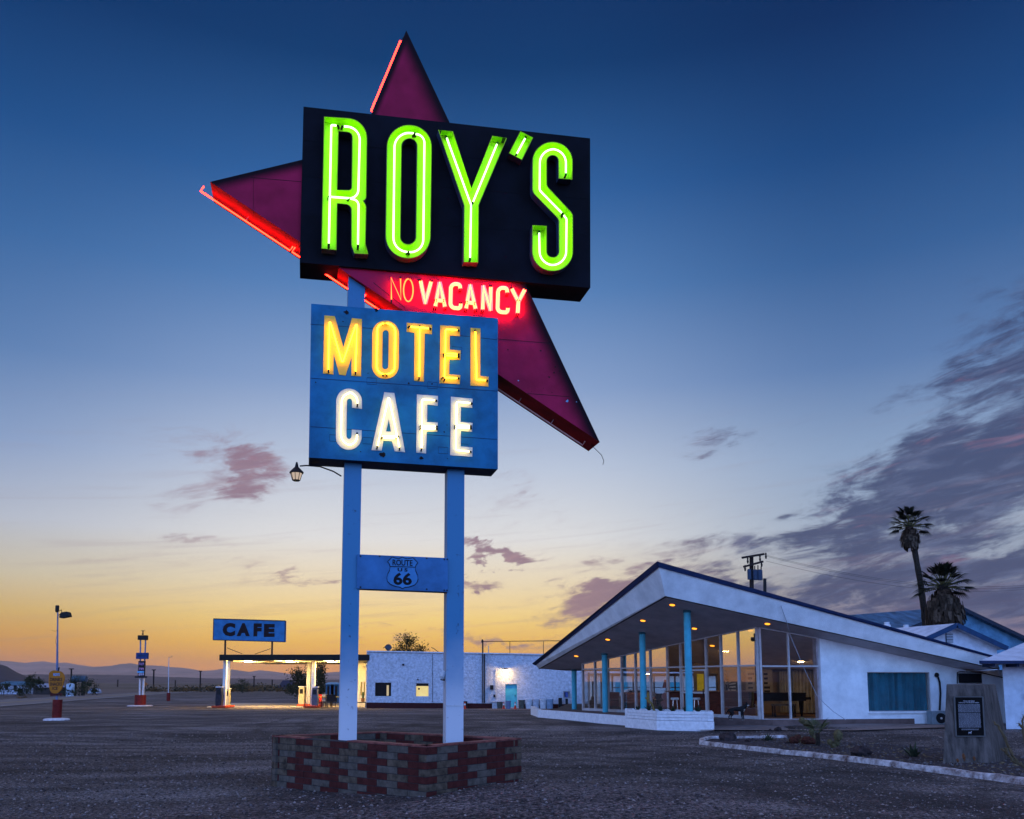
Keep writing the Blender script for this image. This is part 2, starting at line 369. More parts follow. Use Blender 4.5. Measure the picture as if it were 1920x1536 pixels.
# ================================================================ ground
def ground_material():
    m = bpy.data.materials.new('gravel_ground'); m.use_nodes = True; nt = m.node_tree; N = nt.nodes; L = nt.links; b = N['Principled BSDF']
    b.inputs['Roughness'].default_value = .95; b.inputs['Specular IOR Level'].default_value = .2
    tc = N.new('ShaderNodeTexCoord')
    def nz(scale, det=5, st=(1, 1, 1), rough=.6, dist=0., rz=0.):
        mp = N.new('ShaderNodeMapping'); mp.inputs['Scale'].default_value = st; mp.inputs['Rotation'].default_value = (0, 0, rz)
        L.new(tc.outputs['Object'], mp.inputs[0])
        n = N.new('ShaderNodeTexNoise'); n.inputs['Scale'].default_value = scale; n.inputs['Detail'].default_value = det
        n.inputs['Roughness'].default_value = rough; n.inputs['Distortion'].default_value = dist
        L.new(mp.outputs[0], n.inputs['Vector']); return n.outputs['Fac']
    def ramp(f, stops):
        r = N.new('ShaderNodeValToRGB'); L.new(f, r.inputs[0])
        while len(r.color_ramp.elements) < len(stops): r.color_ramp.elements.new(.5)
        for e, (p, c) in zip(r.color_ramp.elements, stops): e.position = p; e.color = (*c, 1)
        return r.outputs[0]
    def mix(f, a, b_, bt='MIX'):
        n = N.new('ShaderNodeMix'); n.data_type = 'RGBA'; n.blend_type = bt
        if isinstance(f, float): n.inputs[0].default_value = f
        else: L.new(f, n.inputs[0])
        L.new(a, n.inputs[6]); L.new(b_, n.inputs[7]); return n.outputs[2]
    big = ramp(nz(.16, 6, (1, 1.6, 1), .6, .6), [(.33, (.050, .040, .038)), (.5, (.112, .094, .090)), (.67, (.21, .185, .18))])
    sp = ramp(nz(17, 6, rough=.85), [(.40, (.12, .11, .11)), (.5, (.8, .8, .8)), (.60, (2.7, 2.5, 2.4))])
    c = mix(1.0, big, sp, 'MULTIPLY')
    tracks = ramp(nz(.4, 5, (.5, 1.5, 1), .6, 1.6, R(20)), [(.38, (.55, .53, .52)), (.52, (1, 1, 1)), (.7, (1.25, 1.22, 1.25))])
    c = mix(.65, c, tracks, 'MULTIPLY')
    wv = N.new('ShaderNodeTexWave'); wv.wave_type = 'RINGS'; wv.rings_direction = 'Z'; wv.inputs['Scale'].default_value = .22; wv.inputs['Distortion'].default_value = 5.; wv.inputs['Detail'].default_value = 4; wv.inputs['Detail Scale'].default_value = .6
    mpw = N.new('ShaderNodeMapping'); mpw.inputs['Location'].default_value = (9, -34, 0); L.new(tc.outputs['Object'], mpw.inputs[0]); L.new(mpw.outputs[0], wv.inputs[0])
    c = mix(.4, c, ramp(wv.outputs['Fac'], [(.12, (.55, .53, .52)), (.4, (1, 1, 1)), (.85, (1.2, 1.2, 1.22))]), 'MULTIPLY')
    # worn wheel paths swinging round the sign
    def vm(op, a_, b__):
        n = N.new('ShaderNodeMath'); n.operation = op
        for i_, v_ in enumerate((a_, b__)):
            if isinstance(v_, (int, float)): n.inputs[i_].default_value = v_
            else: L.new(v_, n.inputs[i_])
        return n.outputs[0]
    wob = vm('MULTIPLY', vm('SUBTRACT', nz(.35, 3), .5), 1.6); tm = None
    for cx_, cy_, rr_ in ((-14., 6., 19.), (-15., 4., 24.5), (22., 40., 30.5), (26., 2., 20.), (-2., 58., 34.)):
        ds = N.new('ShaderNodeVectorMath'); ds.operation = 'DISTANCE'; L.new(tc.outputs['Object'], ds.inputs[0]); ds.inputs[1].default_value = (cx_, cy_, 0)
        for off_ in (0., 1.55):
            q_ = vm('ABSOLUTE', vm('SUBTRACT', vm('ADD', ds.outputs['Value'], wob), rr_+off_), 0)
            m_ = N.new('ShaderNodeMapRange'); m_.interpolation_type = 'SMOOTHSTEP'; L.new(q_, m_.inputs[0]); m_.inputs[1].default_value = .32; m_.inputs[2].default_value = .08
            tm = m_.outputs[0] if tm is None else vm('MAXIMUM', tm, m_.outputs[0])
    tm = vm('MULTIPLY', tm, vm('MULTIPLY', nz(.9, 4), .95))
    c = mix(tm, c, ramp(tm, [(0, (.032, .026, .025)), (1, (.032, .026, .025))]))
    # dry scrubland beyond the road is browner
    sx = N.new('ShaderNodeSeparateXYZ'); L.new(tc.outputs['Object'], sx.inputs[0])
    mr = N.new('ShaderNodeMapRange'); L.new(sx.outputs['Y'], mr.inputs[0]); mr.inputs[1].default_value = 120; mr.inputs[2].default_value = 260
    far = ramp(nz(.012, 8, (1, 1, 1), .7), [(.38, (.045, .04, .022)), (.52, (.12, .085, .06)), (.62, (.20, .14, .12))])
    c = mix(mr.outputs[0], c, far)
    L.new(c, b.inputs['Base Color'])
    h1 = nz(7, 6, rough=.7); h2 = nz(30, 4, rough=.75); h3 = nz(1.4, 4, (.8, 1.4, 1))
    ad = N.new('ShaderNodeMath'); ad.operation = 'MULTIPLY_ADD'; L.new(h2, ad.inputs[0]); ad.inputs[1].default_value = .5; L.new(h1, ad.inputs[2])
    a2 = N.new('ShaderNodeMath'); a2.operation = 'MULTIPLY_ADD'; L.new(h3, a2.inputs[0]); a2.inputs[1].default_value = 1.6; L.new(ad.outputs[0], a2.inputs[2])
    bp = N.new('ShaderNodeBump'); bp.inputs['Strength'].default_value = 1.; bp.inputs['Distance'].default_value = .10
    L.new(a2.outputs[0], bp.inputs['Height']); L.new(bp.outputs[0], b.inputs['Normal'])
    return m
M_GROUND = ground_material()
def build_ground():
    ys = [-3000, -900, -300, -120, -60, -30, -15, -6, 0]+[y*.5 for y in range(4, 80)]+[40+i*1.5 for i in range(20)]
    y = 72.
    while y < 11800: ys.append(y); y *= 1.10
    xs = [-k for k in (12500, 7000, 3500, 1800, 900, 500, 300, 200, 150, 110, 85, 65, 50, 40, 32, 26)]+[-22+.75*i for i in range(60)]
    xs += [25, 30, 38, 50, 70, 100, 150, 250, 450, 900, 1800, 4000, 8000, 12500]
    n = len(xs); mb = MB()
    mb.v = [Vector((x, y, g(x, y))) for y in ys for x in xs]
    for j in range(len(ys)-1):
        for i in range(n-1): mb.f.append((j*n+i, j*n+i+1, (j+1)*n+i+1, (j+1)*n+i)); mb.m.append(0)
    tag(mb.build('ground', M_GROUND, origin=(0, 0, 0), smooth=True), 'dark purple grey gravel lot running out to the flat desert', 'ground', kind='structure')
build_ground()
def pebbles():
    rng = np.random.RandomState(3); V = []; F = []; MI = []
    oc = np.array([(1, 0, 0), (0, 1, 0), (-1, 0, 0), (0, -1, 0), (0, 0, 1), (0, 0, -.4)])
    fc = [(0, 1, 4), (1, 2, 4), (2, 3, 4), (3, 0, 4), (1, 0, 5), (2, 1, 5), (3, 2, 5), (0, 3, 5)]
    k = 0
    while k < 26000:
        y = 7.5+22*rng.rand()**1.9; x = (rng.rand()*1.36-.66)*y
        r = (.006+.014*rng.rand()**3)*(1+.03*y); a = rng.rand()*6.3; sx, sy, sz = rng.uniform(.7, 1.35, 3)
        p = oc*np.array([r*sx, r*sy, r*sz*.7]); ca, sa = math.cos(a), math.sin(a)
        q = np.stack([p[:, 0]*ca-p[:, 1]*sa+x, p[:, 0]*sa+p[:, 1]*ca+y, p[:, 2]+g(x, y)+r*.15], 1)
        V.append(q); F += [tuple(i+6*k for i in f) for f in fc]; MI += [rng.randint(3)]*8; k += 1
    V = np.concatenate(V); me = bpy.data.meshes.new('gravel_stones'); me.from_pydata(V.tolist(), [], F)
    for c, nm in (((.14, .12, .12), 'stone_grey'), ((.05, .04, .04), 'stone_dark'), ((.26, .21, .19), 'stone_pale')): me.materials.append(mat(nm, c, .9, var=.3, vs=20))
    me.polygons.foreach_set('material_index', MI); me.update()
    o = bpy.data.objects.new('gravel_stones', me); COL.objects.link(o)
    tag(o, 'loose gravel stones strewn over the lot', 'gravel', kind='stuff')
pebbles()

# road
M_ROAD = mat('road_asphalt', (.20, .165, .15), .9, var=.25, vs=1.2, bump=.3, bs=20)
def road():
    a0, a1 = gp(0, 1326), gp(340, 1299.6); b0, b1 = gp(0, 1313.6), gp(340, 1296)
    mb = MB(); n = 60; rows = []
    for i in range(n+1):
        t = -1.2+ (i/n)**1.6*9
        P = a0+(a1-a0)*t; Q = b0+(b1-b0)*t
        rows.append([Vector((P.x, P.y, g(P.x, P.y)+.05)), Vector((Q.x, Q.y, g(Q.x, Q.y)+.05))])
    for r0, r1 in zip(rows, rows[1:]): mb.quad(r0[0], r1[0], r1[1], r0[1])
    tag(mb.build('road', M_ROAD), 'pale asphalt highway running away at the left', 'road', kind='structure')
    ml = MB()
    for r0, r1 in zip(rows, rows[1:]):
        for s in (.48, .52, .04, .96):
            if s < .3 or s > .7 or True:
                w = .007
                p = [r0[0].lerp(r0[1], s-w), r1[0].lerp(r1[1], s-w), r1[0].lerp(r1[1], s+w), r0[0].lerp(r0[1], s+w)]
                ml.add([q+Vector((0, 0, .006)) for q in p], [(0, 1, 2, 3)], 0 if .3 < s < .7 else 1)
    tag(ml.build('road_marking', [mat('line_yellow', (.5, .33, .06), .8), mat('line_white', (.5, .48, .45), .8)]), 'worn yellow centre lines and white edge lines on the highway', 'road marking', kind='structure')
road()

# ================================================================ the neon sign
TH = R(13)
SU = Vector((math.cos(TH), math.sin(TH), 0))
SF = Frame(at(750, 1278, 12.3), SU)          # SF.n looks back at the camera
_b = SF.p(0, 0, -.3); SIGN = thing('neon_sign', (_b.x, _b.y, g(_b.x, _b.y)), 'tall neon ROY\'S motel cafe sign with maroon star on two blue posts', 'sign')
M_BLACK = mat('sign_black', (.004, .005, .010), .8, spec=.12, var=.4, vs=1.5, bump=.12, bs=6, bd=.02)
M_BLUE = mat('sign_blue', (.008, .15, .31), .6, spec=.2, var=.25, vs=2.2, bump=.1, bs=5, bd=.02)
M_BLUEDK = mat('sign_blue_dark', (.01, .035, .08), .6, var=.3, vs=3)
M_RUST = mat('rust_patch', (.012, .01, .012), .9)
M_SEAM = mat('panel_seam', (.008, .03, .07), .7)
M_DARK = mat('dark_metal', (.012, .012, .014), .5)
def pp(fr, pts, o=0): return [fr.px(p[0], p[1], o) for p in pts]
# black name box
roy = pp(SF, [(569, 200), (1106.5, 259.5), (1107, 540), (562, 492)])
mb = MB(); prism(mb, SF, roy, o0=-.52, o1=0); NAME = mb.build('name_box', M_BLACK, SIGN, bevel=.006)
mb = MB()
for y0, y1 in ((262, 318), (330, 372), (404, 440)):
    a = pp(SF, [(568, y0), (1104, y1), (1104, y1+1.0), (568, y0+1.0)], .002); mb = MB(); prism(mb, SF, a, o0=.001, o1=.003); mb.build('panel_seam', mat('black_seam', (.002, .003, .006), .8), NAME)
# blue box
blu = pp(SF, [(583.5, 569.5), (933.5, 597), (933.5, 880), (579, 858)], .03)
mb = MB(); prism(mb, SF, blu, o0=-.44, o1=.03, mi=0, side=1); PANEL = mb.build('motel_cafe_box', [M_BLUE, M_BLUEDK], SIGN, bevel=.005)
def blotch(mb, fr, x, y, r, o, seed):
    random.seed(seed); n = 11; c = fr.px(x, y, o); s = r*12.3/1550
    prism(mb, fr, [(c[0]+s*math.cos(6.283*k/n)*random.uniform(.45, 1.3), c[1]+s*.8*math.sin(6.283*k/n)*random.uniform(.45, 1.3)) for k in range(n)], o0=o-.001, o1=o+.002)
for i, (x, y, r) in enumerate([(650, 585.5, 5), (706, 581, 5), (717, 853, 6), (790, 859, 4), (766, 718.5, 2.4), (833, 810, 2.2), (838, 797, 1.3), (810, 720, 2), (690, 700, 1.2), (592, 717, 1.5), (676, 847, 1.5), (839, 860, 1.2), (643, 603, 1.5)]):
    mb = MB(); blotch(mb, SF, x, y, r, .034, i+3); mb.build('rust_patch', M_RUST, PANEL)
mb = MB()
for q in ([(582, 709), (933, 733.5)], [(582, 608), (700, 616)], [(850, 628), (932, 637)], [(582, 800), (932, 824)], [(702, 617), (702, 640)]):
    mb = MB(); a, b = (SF.px(*p, .034) for p in q); mb.beam(SF.p(*a, .031), SF.p(*b, .031), .003, .008); mb.build('panel_seam', M_SEAM, PANEL)
for (x, y) in ((848, 650), (688, 708), (802, 716), (618, 815), (680, 820), (822, 838), (860, 832)):
    mb = MB(); c = pp(SF, [(x, y), (x+18, y+1.2), (x+18, y+13), (x, y+12)], .034)
    for i in range(4): mb.beam(SF.p(*c[i], .031), SF.p(*c[(i+1) % 4], .031), .003, .006)
    mb.build('service_hatch', M_SEAM, PANEL)
# star
STAR = [(761.8, 57), (671, 274.5), (394, 341), (1124.6, 829.2)]
SO, SB = -.05, -.60
star = pp(SF, STAR, SO)
def star_mat():
    m = bpy.data.materials.new('star_maroon'); m.use_nodes = True; N = m.node_tree.nodes; L = m.node_tree.links; b = N['Principled BSDF']
    b.inputs['Roughness'].default_value = .7; b.inputs['Specular IOR Level'].default_value = .12
    tc = N.new('ShaderNodeTexCoord'); prev = None; off = OFF[SIGN.name]
    fs = []
    for (i, j, w) in ((0, 3, .32), (1, 2, .20), (0, 1, .12)):
        (u0, v0), (u1, v1) = star[i], star[j]; d = Vector((u1-u0, v1-v0)).normalized(); nn = Vector((-d.y, d.x))
        cen = Vector((sum(p[0] for p in star)/4, sum(p[1] for p in star)/4))
        if (cen-Vector((u0, v0))).dot(nn) < 0: nn = -nn
        vec = SF.u*nn.x+SF.v*nn.y; k = -(SF.P-off).dot(vec)-(u0*nn.x+v0*nn.y)
        dp = N.new('ShaderNodeVectorMath'); dp.operation = 'DOT_PRODUCT'; L.new(tc.outputs['Object'], dp.inputs[0]); dp.inputs[1].default_value = vec
        mr = N.new('ShaderNodeMapRange'); mr.interpolation_type = 'SMOOTHSTEP'; L.new(dp.outputs['Value'], mr.inputs[0])
        mr.inputs[1].default_value = -k+.03; mr.inputs[2].default_value = -k+w
        fs.append(mr.outputs[0])
    mm = N.new('ShaderNodeMath'); mm.operation = 'MAXIMUM'; L.new(fs[1], mm.inputs[0]); L.new(fs[2], mm.inputs[1])
    mn = N.new('ShaderNodeMath'); mn.operation = 'MULTIPLY'; L.new(fs[0], mn.inputs[0]); L.new(mm.outputs[0], mn.inputs[1]); prev = mn.outputs[0]
    nz = N.new('ShaderNodeTexNoise'); nz.inputs['Scale'].default_value = 2.5; nz.inputs['Detail'].default_value = 6; L.new(tc.outputs['Object'], nz.inputs[0])
    cr = N.new('ShaderNodeValToRGB'); L.new(nz.outputs['Fac'], cr.inputs[0]); cr.color_ramp.elements[0].position = .35; cr.color_ramp.elements[1].position = .65
    cr.color_ramp.elements[0].color = (.27, .008, .040, 1); cr.color_ramp.elements[1].color = (.40, .012, .062, 1)
    mx = N.new('ShaderNodeMix'); mx.data_type = 'RGBA'; L.new(prev, mx.inputs[0]); mx.inputs[6].default_value = (.008, .001, .004, 1); L.new(cr.outputs[0], mx.inputs[7])
    bp = N.new('ShaderNodeBump'); bp.inputs['Strength'].default_value = .35; bp.inputs['Distance'].default_value = .05; L.new(nz.outputs['Fac'], bp.inputs['Height']); L.new(bp.outputs[0], b.inputs['Normal'])
    L.new(mx.outputs[2], b.inputs['Base Color']); return m
M_STARE = mat('star_edge', (.38, .012, .014), .6, spec=.15, var=.3, vs=3)
mb = MB(); prism(mb, SF, star, o0=SB, o1=SO, mi=0, side=1); STARO = mb.build('star', [star_mat(), M_STARE], SIGN)
mb = MB()
for q in ([(935, 636), (1033, 644)], [(988, 738), (1068, 744)], [(470, 333), (565, 341)], [(475, 334), (475, 404)], [(700, 530), (760, 578)]):
    mb = MB(); a, b = (SF.px(*p, SO) for p in q); mb.beam(SF.p(*a, SO+.001), SF.p(*b, SO+.001), .002, .008); mb.build('panel_seam', M_RUST, STARO)
for i, (x, y, r) in enumerate([(952, 656, 2), (1014, 658, 2.2), (1041, 688, 2.2), (1039, 699, 2.4), (1030, 707, 2.4), (1049, 696, 2), (1035, 736, 1.), (1019, 728, 1), (997, 734, 1)]):
    mb = MB(); blotch(mb, SF, x, y, r, SO+.003, 40+i); mb.build('rust_patch', M_RUST, STARO)
for x, y, r, q in ((1063.5, 752, 4, 71), (972, 714, 1.6, 72), (1081, 753.5, 1.2, 73)):
    mb = MB(); blotch(mb, SF, x, y, r, SO+.003, q); mb.build('paint_chip', mat('chip_blue', (.2, .4, .62), .6), STARO)
# posts
M_POST = None
def post_mat():
    m = bpy.data.materials.new('post_vignette_paint'); m.use_nodes = True; N = m.node_tree.nodes; L = m.node_tree.links; b = N['Principled BSDF']
    b.inputs['Roughness'].default_value = .55
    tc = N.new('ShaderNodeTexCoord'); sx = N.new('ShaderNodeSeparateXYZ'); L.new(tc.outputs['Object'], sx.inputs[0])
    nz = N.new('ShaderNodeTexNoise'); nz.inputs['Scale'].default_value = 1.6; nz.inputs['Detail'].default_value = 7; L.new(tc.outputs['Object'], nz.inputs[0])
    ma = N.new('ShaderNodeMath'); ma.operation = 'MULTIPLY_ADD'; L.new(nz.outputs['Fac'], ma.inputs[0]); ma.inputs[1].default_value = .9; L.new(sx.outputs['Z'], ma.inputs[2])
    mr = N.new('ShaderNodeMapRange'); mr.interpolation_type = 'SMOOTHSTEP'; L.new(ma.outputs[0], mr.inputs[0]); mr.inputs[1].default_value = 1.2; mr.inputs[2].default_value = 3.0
    mx = N.new('ShaderNodeMix'); mx.data_type = 'RGBA'; L.new(mr.outputs[0], mx.inputs[0]); mx.inputs[6].default_value = (.56, .56, .60, 1); mx.inputs[7].default_value = (.022, .17, .33, 1)  # vignette darkening upward painted into the post colour, pale near the base
    n2 = N.new('ShaderNodeTexNoise'); n2.inputs['Scale'].default_value = 14; n2.inputs['Detail'].default_value = 6; L.new(tc.outputs['Object'], n2.inputs[0])
    r2 = N.new('ShaderNodeValToRGB'); L.new(n2.outputs['Fac'], r2.inputs[0]); r2.color_ramp.elements[0].position = .24; r2.color_ramp.elements[0].color = (.25, .22, .25, 1); r2.color_ramp.elements[1].position = .36; r2.color_ramp.elements[1].color = (1, 1, 1, 1)
    m2 = N.new('ShaderNodeMix'); m2.data_type = 'RGBA'; m2.blend_type = 'MULTIPLY'; m2.inputs[0].default_value = 1; L.new(mx.outputs[2], m2.inputs[6]); L.new(r2.outputs[0], m2.inputs[7])
    L.new(m2.outputs[2], b.inputs['Base Color'])
    bp = N.new('ShaderNodeBump'); bp.inputs['Strength'].default_value = .15; bp.inputs['Distance'].default_value = .01; L.new(n2.outputs['Fac'], bp.inputs['Height']); L.new(bp.outputs[0], b.inputs['Normal'])
    return m
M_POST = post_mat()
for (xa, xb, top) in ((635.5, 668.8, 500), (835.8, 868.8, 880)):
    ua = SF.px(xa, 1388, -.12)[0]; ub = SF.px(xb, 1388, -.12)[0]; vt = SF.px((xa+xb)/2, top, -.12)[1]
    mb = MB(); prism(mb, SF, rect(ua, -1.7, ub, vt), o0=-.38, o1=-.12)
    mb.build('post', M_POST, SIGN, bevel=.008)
mb = MB(); q = lambda x, y, o: SF.p(*SF.px(x, y, o), o)
mb.tube([q(836, 1276, -.25), q(826, 1274, -.25)], .014, 6); mb.tube([q(829, 1274, -.25), q(829.5, 1269, -.25), q(833, 1258, -.25)], [.02, .045, .03], 8, 1); mb.build('floodlight', [M_DARK, mat('fixture_white', (.6, .6, .62), .5)], SIGN, smooth=True)
mb = MB(); a, b = (SF.px(x, 1323.5, -.12) for x in (836, 868)); mb.beam(SF.p(*a, -.118), SF.p(*b, -.118), .006, .014); mb.build('weld_seam', mat('fixture_white', (.6, .6, .62)), SIGN)
# cross panel with the road shield
cp_ = pp(SF, [(669.5, 1039.4), (839.5, 1046.4), (840, 1110), (669.5, 1103.5)], -.08)
mb = MB(); prism(mb, SF, cp_, o0=-.30, o1=-.08); CROSS = mb.build('cross_panel', mat('cross_blue', (.045, .17, .37), .5, var=.2, vs=2.5), SIGN, bevel=.004)
Z6 = lambda u, v: (620+u/6.857, 1000+v/6.857)
sh = [(795, 303), (825, 318), (860, 324), (895, 320), (922, 305), (950, 320), (985, 328), (1025, 324), (1058, 313), (1122, 380), (1100, 405), (1088, 440), (1092, 480), (1115, 540), (1124, 590), (1112, 630), (1080, 665), (1010, 690), (955, 695), (922, 712), (890, 693), (830, 682), (765, 655), (732, 620), (722, 570), (735, 520), (758, 475), (765, 430), (755, 395), (732, 365)]
shp = pp(SF, [Z6(*q) for q in sh], -.075)
mb = MB(); prism(mb, SF, shp, o0=-.079, o1=-.076); SHIELD = mb.build('road_shield', mat('shield_blue', (.055, .22, .46), .5, var=.15, vs=4), CROSS)
mb = MB()
for i in range(len(shp)): mb.beam(SF.p(*shp[i], -.075), SF.p(*shp[(i+1) % len(shp)], -.075), .003, .011)
a, b = (SF.px(*Z6(*q), -.075) for q in ((764, 428), (1087, 436))); mb.beam(SF.p(*a, -.074), SF.p(*b, -.074), .002, .012)
def tpx(mb, fr, s, x0, y0, x1, y1, o, bold=0., d=.003):
    a = fr.px(x0, y1, o); b = fr.px(x1, y0, o); text(mb, fr, s, a[0], a[1], b[0], b[1], o, d, bold)
tpx(mb, SF, 'ROUTE', *Z6(795, 345), *Z6(1053, 413), -.076, .022)
tpx(mb, SF, 'U S', *Z6(860, 450), *Z6(990, 490), -.076, .04)
tpx(mb, SF, '66', *Z6(805, 510), *Z6(1045, 663), -.076, .035)
mb.build('shield_lettering', mat('shield_black', (.004, .004, .008), .6), CROSS)
for (x, y) in ((676, 1043), (676, 1101), (833, 1049), (833, 1107), (838.5, 1049), (838, 1107), (800, 1047), (800, 1105), (712, 1043)):
    u, v = SF.px(x, y, -.08); mb = MB(); mb.box(SF.p(u, v, -.077), (.022, .006, .022), TH); mb.build('bolt', M_DARK, CROSS)

# ---- letters
def z1(u, v): return (360+u/3.84, 30+v/3.84)
def z2(u, v): return (700+u/4.267, 180+v/4.267)
def z3(u, v): return (540+u/3.692, 440+v/3.692)
def z4(u, v): return (520+u/4.364, 560+v/4.364)
M_LIME = mat('lime_enamel', (.56, .90, .006), .45, var=.06, vs=5)
M_LIMEO = mat('tray_outside', (.05, .07, .12), .5, var=.2)
G_GREEN = glow('neon_green', (.40, 1., .26), 6.5)
def tray(name, outl, holes, tubes, parent):
    mb = MB(); F0, RIM = .02, .15
    def loopw(l): return [SF.px(x, y, RIM) for x, y in l]
    lo = loopw(outl); hs = [loopw(h) for h in holes]
    prism(mb, SF, lo, hs, o0=F0, o1=F0, mi=0, back=False)
    def sgn(l): return sum(l[i-1][0]*l[i][1]-l[i][0]*l[i-1][1] for i in range(len(l)))
    for k, l in enumerate([lo]+hs):
        n = len(l); s = (1 if sgn(l) > 0 else -1)*(1 if k == 0 else -1); out = []
        for i in range(n):
            a, b = Vector(l[i-1]), Vector(l[(i+1) % n]); d = (b-a).normalized(); out.append((l[i][0]+d.y*.012*s, l[i][1]-d.x*.012*s))
        I0 = [SF.p(u, v, F0) for u, v in l]; I1 = [SF.p(u, v, RIM) for u, v in l]
        E0 = [SF.p(u, v, .001) for u, v in out]; E1 = [SF.p(u, v, RIM) for u, v in out]
        mb.add(I0+I1, [(i, (i+1) % n, n+(i+1) % n, n+i) for i in range(n)], 0)
        mb.add(I1+E1, [(i, (i+1) % n, n+(i+1) % n, n+i) for i in range(n)], 0)
        mb.add(E1+E0, [(i, (i+1) % n, n+(i+1) % n, n+i) for i in range(n)], 1)
    o = mb.build(name, [M_LIME, M_LIMEO], parent)
    neon(tubes, .10, F0, G_GREEN, parent, .014)
def neon(tubes, o, wall, m, parent, r=.011, stubs=True, fr=None):
    fr = fr or SF
    for t in tubes:
        mb = MB()
        pts = [fr.p(*fr.px(x, y, o), o) for x, y in fil(t, closed=False)]
        # drop doubled points
        q = [pts[0]]
        for p in pts[1:]:
            if (p-q[-1]).length > .004: q.append(p)
        mb.tube(q, r, 8)
        if stubs:
            for e, f in ((q[0], q[1]), (q[-1], q[-2])):
                d = (e-f).normalized(); mb.tube([e+d*.002, e+d*.03, e+d*.035-fr.n*(o-wall)*.9], r*1.25, 6, 1)
        mb.build('neon_tube', [m, M_DARK], parent, smooth=True)
def Z(f, pts): return [(*f(p[0], p[1]), *(p[2:])) for p in pts]
tray('letter_r', fil([(609.2, 219.3), (687.2, 226, 36), (685.2, 374.5, 14), (679, 376), (685.2, 386, 12), (683.8, 458, 10), (689.5, 475.5), (665, 474), (660.3, 460, 8), (660.2, 382.5, 13), (630.8, 380.8), (629.4, 468.4), (604.2, 466)]),
     [fil([(633.4, 245.6), (662, 247, 11), (660.8, 358.5, 7), (630.8, 356.5)])],
     [[(630.8, 235.5), (621.2, 234.6, 2), (616.6, 457)], [(645.2, 237.2), (675.2, 239, 25), (671.5, 369, 16), (657, 372), (620.4, 369.3)], [(657, 372.5), (672.5, 376, 12), (671.2, 459)]], NAME)
tray('letter_o', fil([(727.4, 233, 40), (808.6, 238.5, 40), (805.3, 486, 40), (724, 480, 40)]), [fil([(751.9, 257.5, 15.5), (783.6, 260, 15.5), (781, 461, 15.5), (749.1, 458, 15.5)])],
     [[(775.6, 250.2), (740, 247, 27), (737.3, 470, 27), (763.6, 472.5)], [(779.5, 251.6), (796, 252, 26), (793.4, 475, 27), (767.5, 472.8)]], NAME)
tray('letter_y', Z(z2, [(525, 272), (632, 285), (785, 745), (957, 322), (1062, 337), (838, 870), (833, 1330), (728, 1328), (732, 875)]), [],
     [Z(z2, [(588, 338), (782, 872), (774, 1296)]), Z(z2, [(988, 388), (797, 850)])], NAME)
tray('apostrophe', Z(z2, [(1180, 287), (1272, 333), (1185, 507), (1092, 458)]), [], [Z(z2, [(1213, 342), (1147, 464)])], NAME)
tray('letter_s', fil(Z(z2, [(1487, 658), (1587, 665), (1592, 385, 36), (1280, 362, 36), (1278, 768, 16), (1489, 985, 14), (1491, 1303, 12), (1382, 1290, 12), (1382, 1042), (1278, 1037), (1275, 1385, 36), (1592, 1405, 36), (1591, 945, 14), (1382, 722, 14), (1382, 466, 12), (1487, 474, 12)])), [],
     [Z(z2, [(1540, 620), (1542, 432, 26), (1333, 420, 26), (1330, 755, 10), (1508, 936)]), Z(z2, [(1524, 955), (1546, 985, 6), (1542, 1362, 26), (1332, 1345, 26), (1327, 1098)])], NAME)
M_WHITEP = mat('letter_white', (.66, .61, .50), .5, var=.05, vs=6)
G_AMBER = glow('neon_amber', (1., .46, .012), 15.)
G_WARM = glow('neon_warm_white', (1., .80, .27), 10.)
M_GOLDP = mat('letter_gold', (.80, .50, .06), .5, var=.05, vs=6)
def plate(name, outl, holes, tubes, parent, gm, r=.010, o=.034):
    mb = MB(); prism(mb, SF, pp(SF, outl, o), [pp(SF, h, o) for h in holes], o0=o-.003, o1=o+.004)
    mb.build(name, M_GOLDP if gm is G_AMBER else M_WHITEP, parent)
    neon(tubes, o+.055, o, gm, parent, r)
plate('letter_m', Z(z4, [(385, 138), (470, 145), (540, 400), (610, 160), (692, 168), (685, 637), (605, 632), (608, 480), (557, 630), (505, 622), (461, 450), (458, 622), (373, 612)]), [],
      [Z(z4, [(418, 580), (427, 172, 1), (532, 530, 1.5), (652, 192, 1), (640, 594)])], PANEL, G_AMBER)
plate('letter_o', fil(Z(z4, [(777, 172, 25), (996, 188, 25), (993, 665, 25), (773, 650, 25)])), [fil(Z(z4, [(862, 258, 5.5), (912, 262, 5.5), (908, 580, 5.5), (858, 576, 5.5)]))],
      [Z(z4, [(880, 203), (818, 200, 15), (813, 612, 15), (880, 620)]), Z(z4, [(880, 203), (966, 206, 16), (960, 612, 15), (884, 620)])], PANEL, G_AMBER)
plate('letter_t', Z(z4, [(1060, 198), (1267, 215), (1265, 292), (1207, 287), (1198, 680), (1118, 672), (1122, 280), (1058, 272)]), [],
      [Z(z4, [(1092, 230), (1238, 243)]), Z(z4, [(1165, 240), (1160, 638)])], PANEL, G_AMBER)
plate('letter_e', Z(z4, [(1332, 218), (1495, 230), (1493, 308), (1412, 302), (1410, 418), (1500, 425), (1497, 502), (1408, 500), (1406, 620), (1497, 627), (1493, 700), (1327, 692)]), [],
      [Z(z4, [(1470, 257), (1378, 252, 3), (1368, 650)]), Z(z4, [(1368, 648), (1470, 651)]), Z(z4, [(1382, 450), (1470, 454)]), Z(z4, [(1382, 468), (1470, 472)])], PANEL, G_AMBER)
plate('letter_l', Z(z4, [(1580, 240), (1662, 245), (1660, 635), (1728, 640), (1727, 720), (1580, 712)]), [],
      [Z(z4, [(1620, 272), (1630, 662, 2), (1705, 668)])], PANEL, G_AMBER)
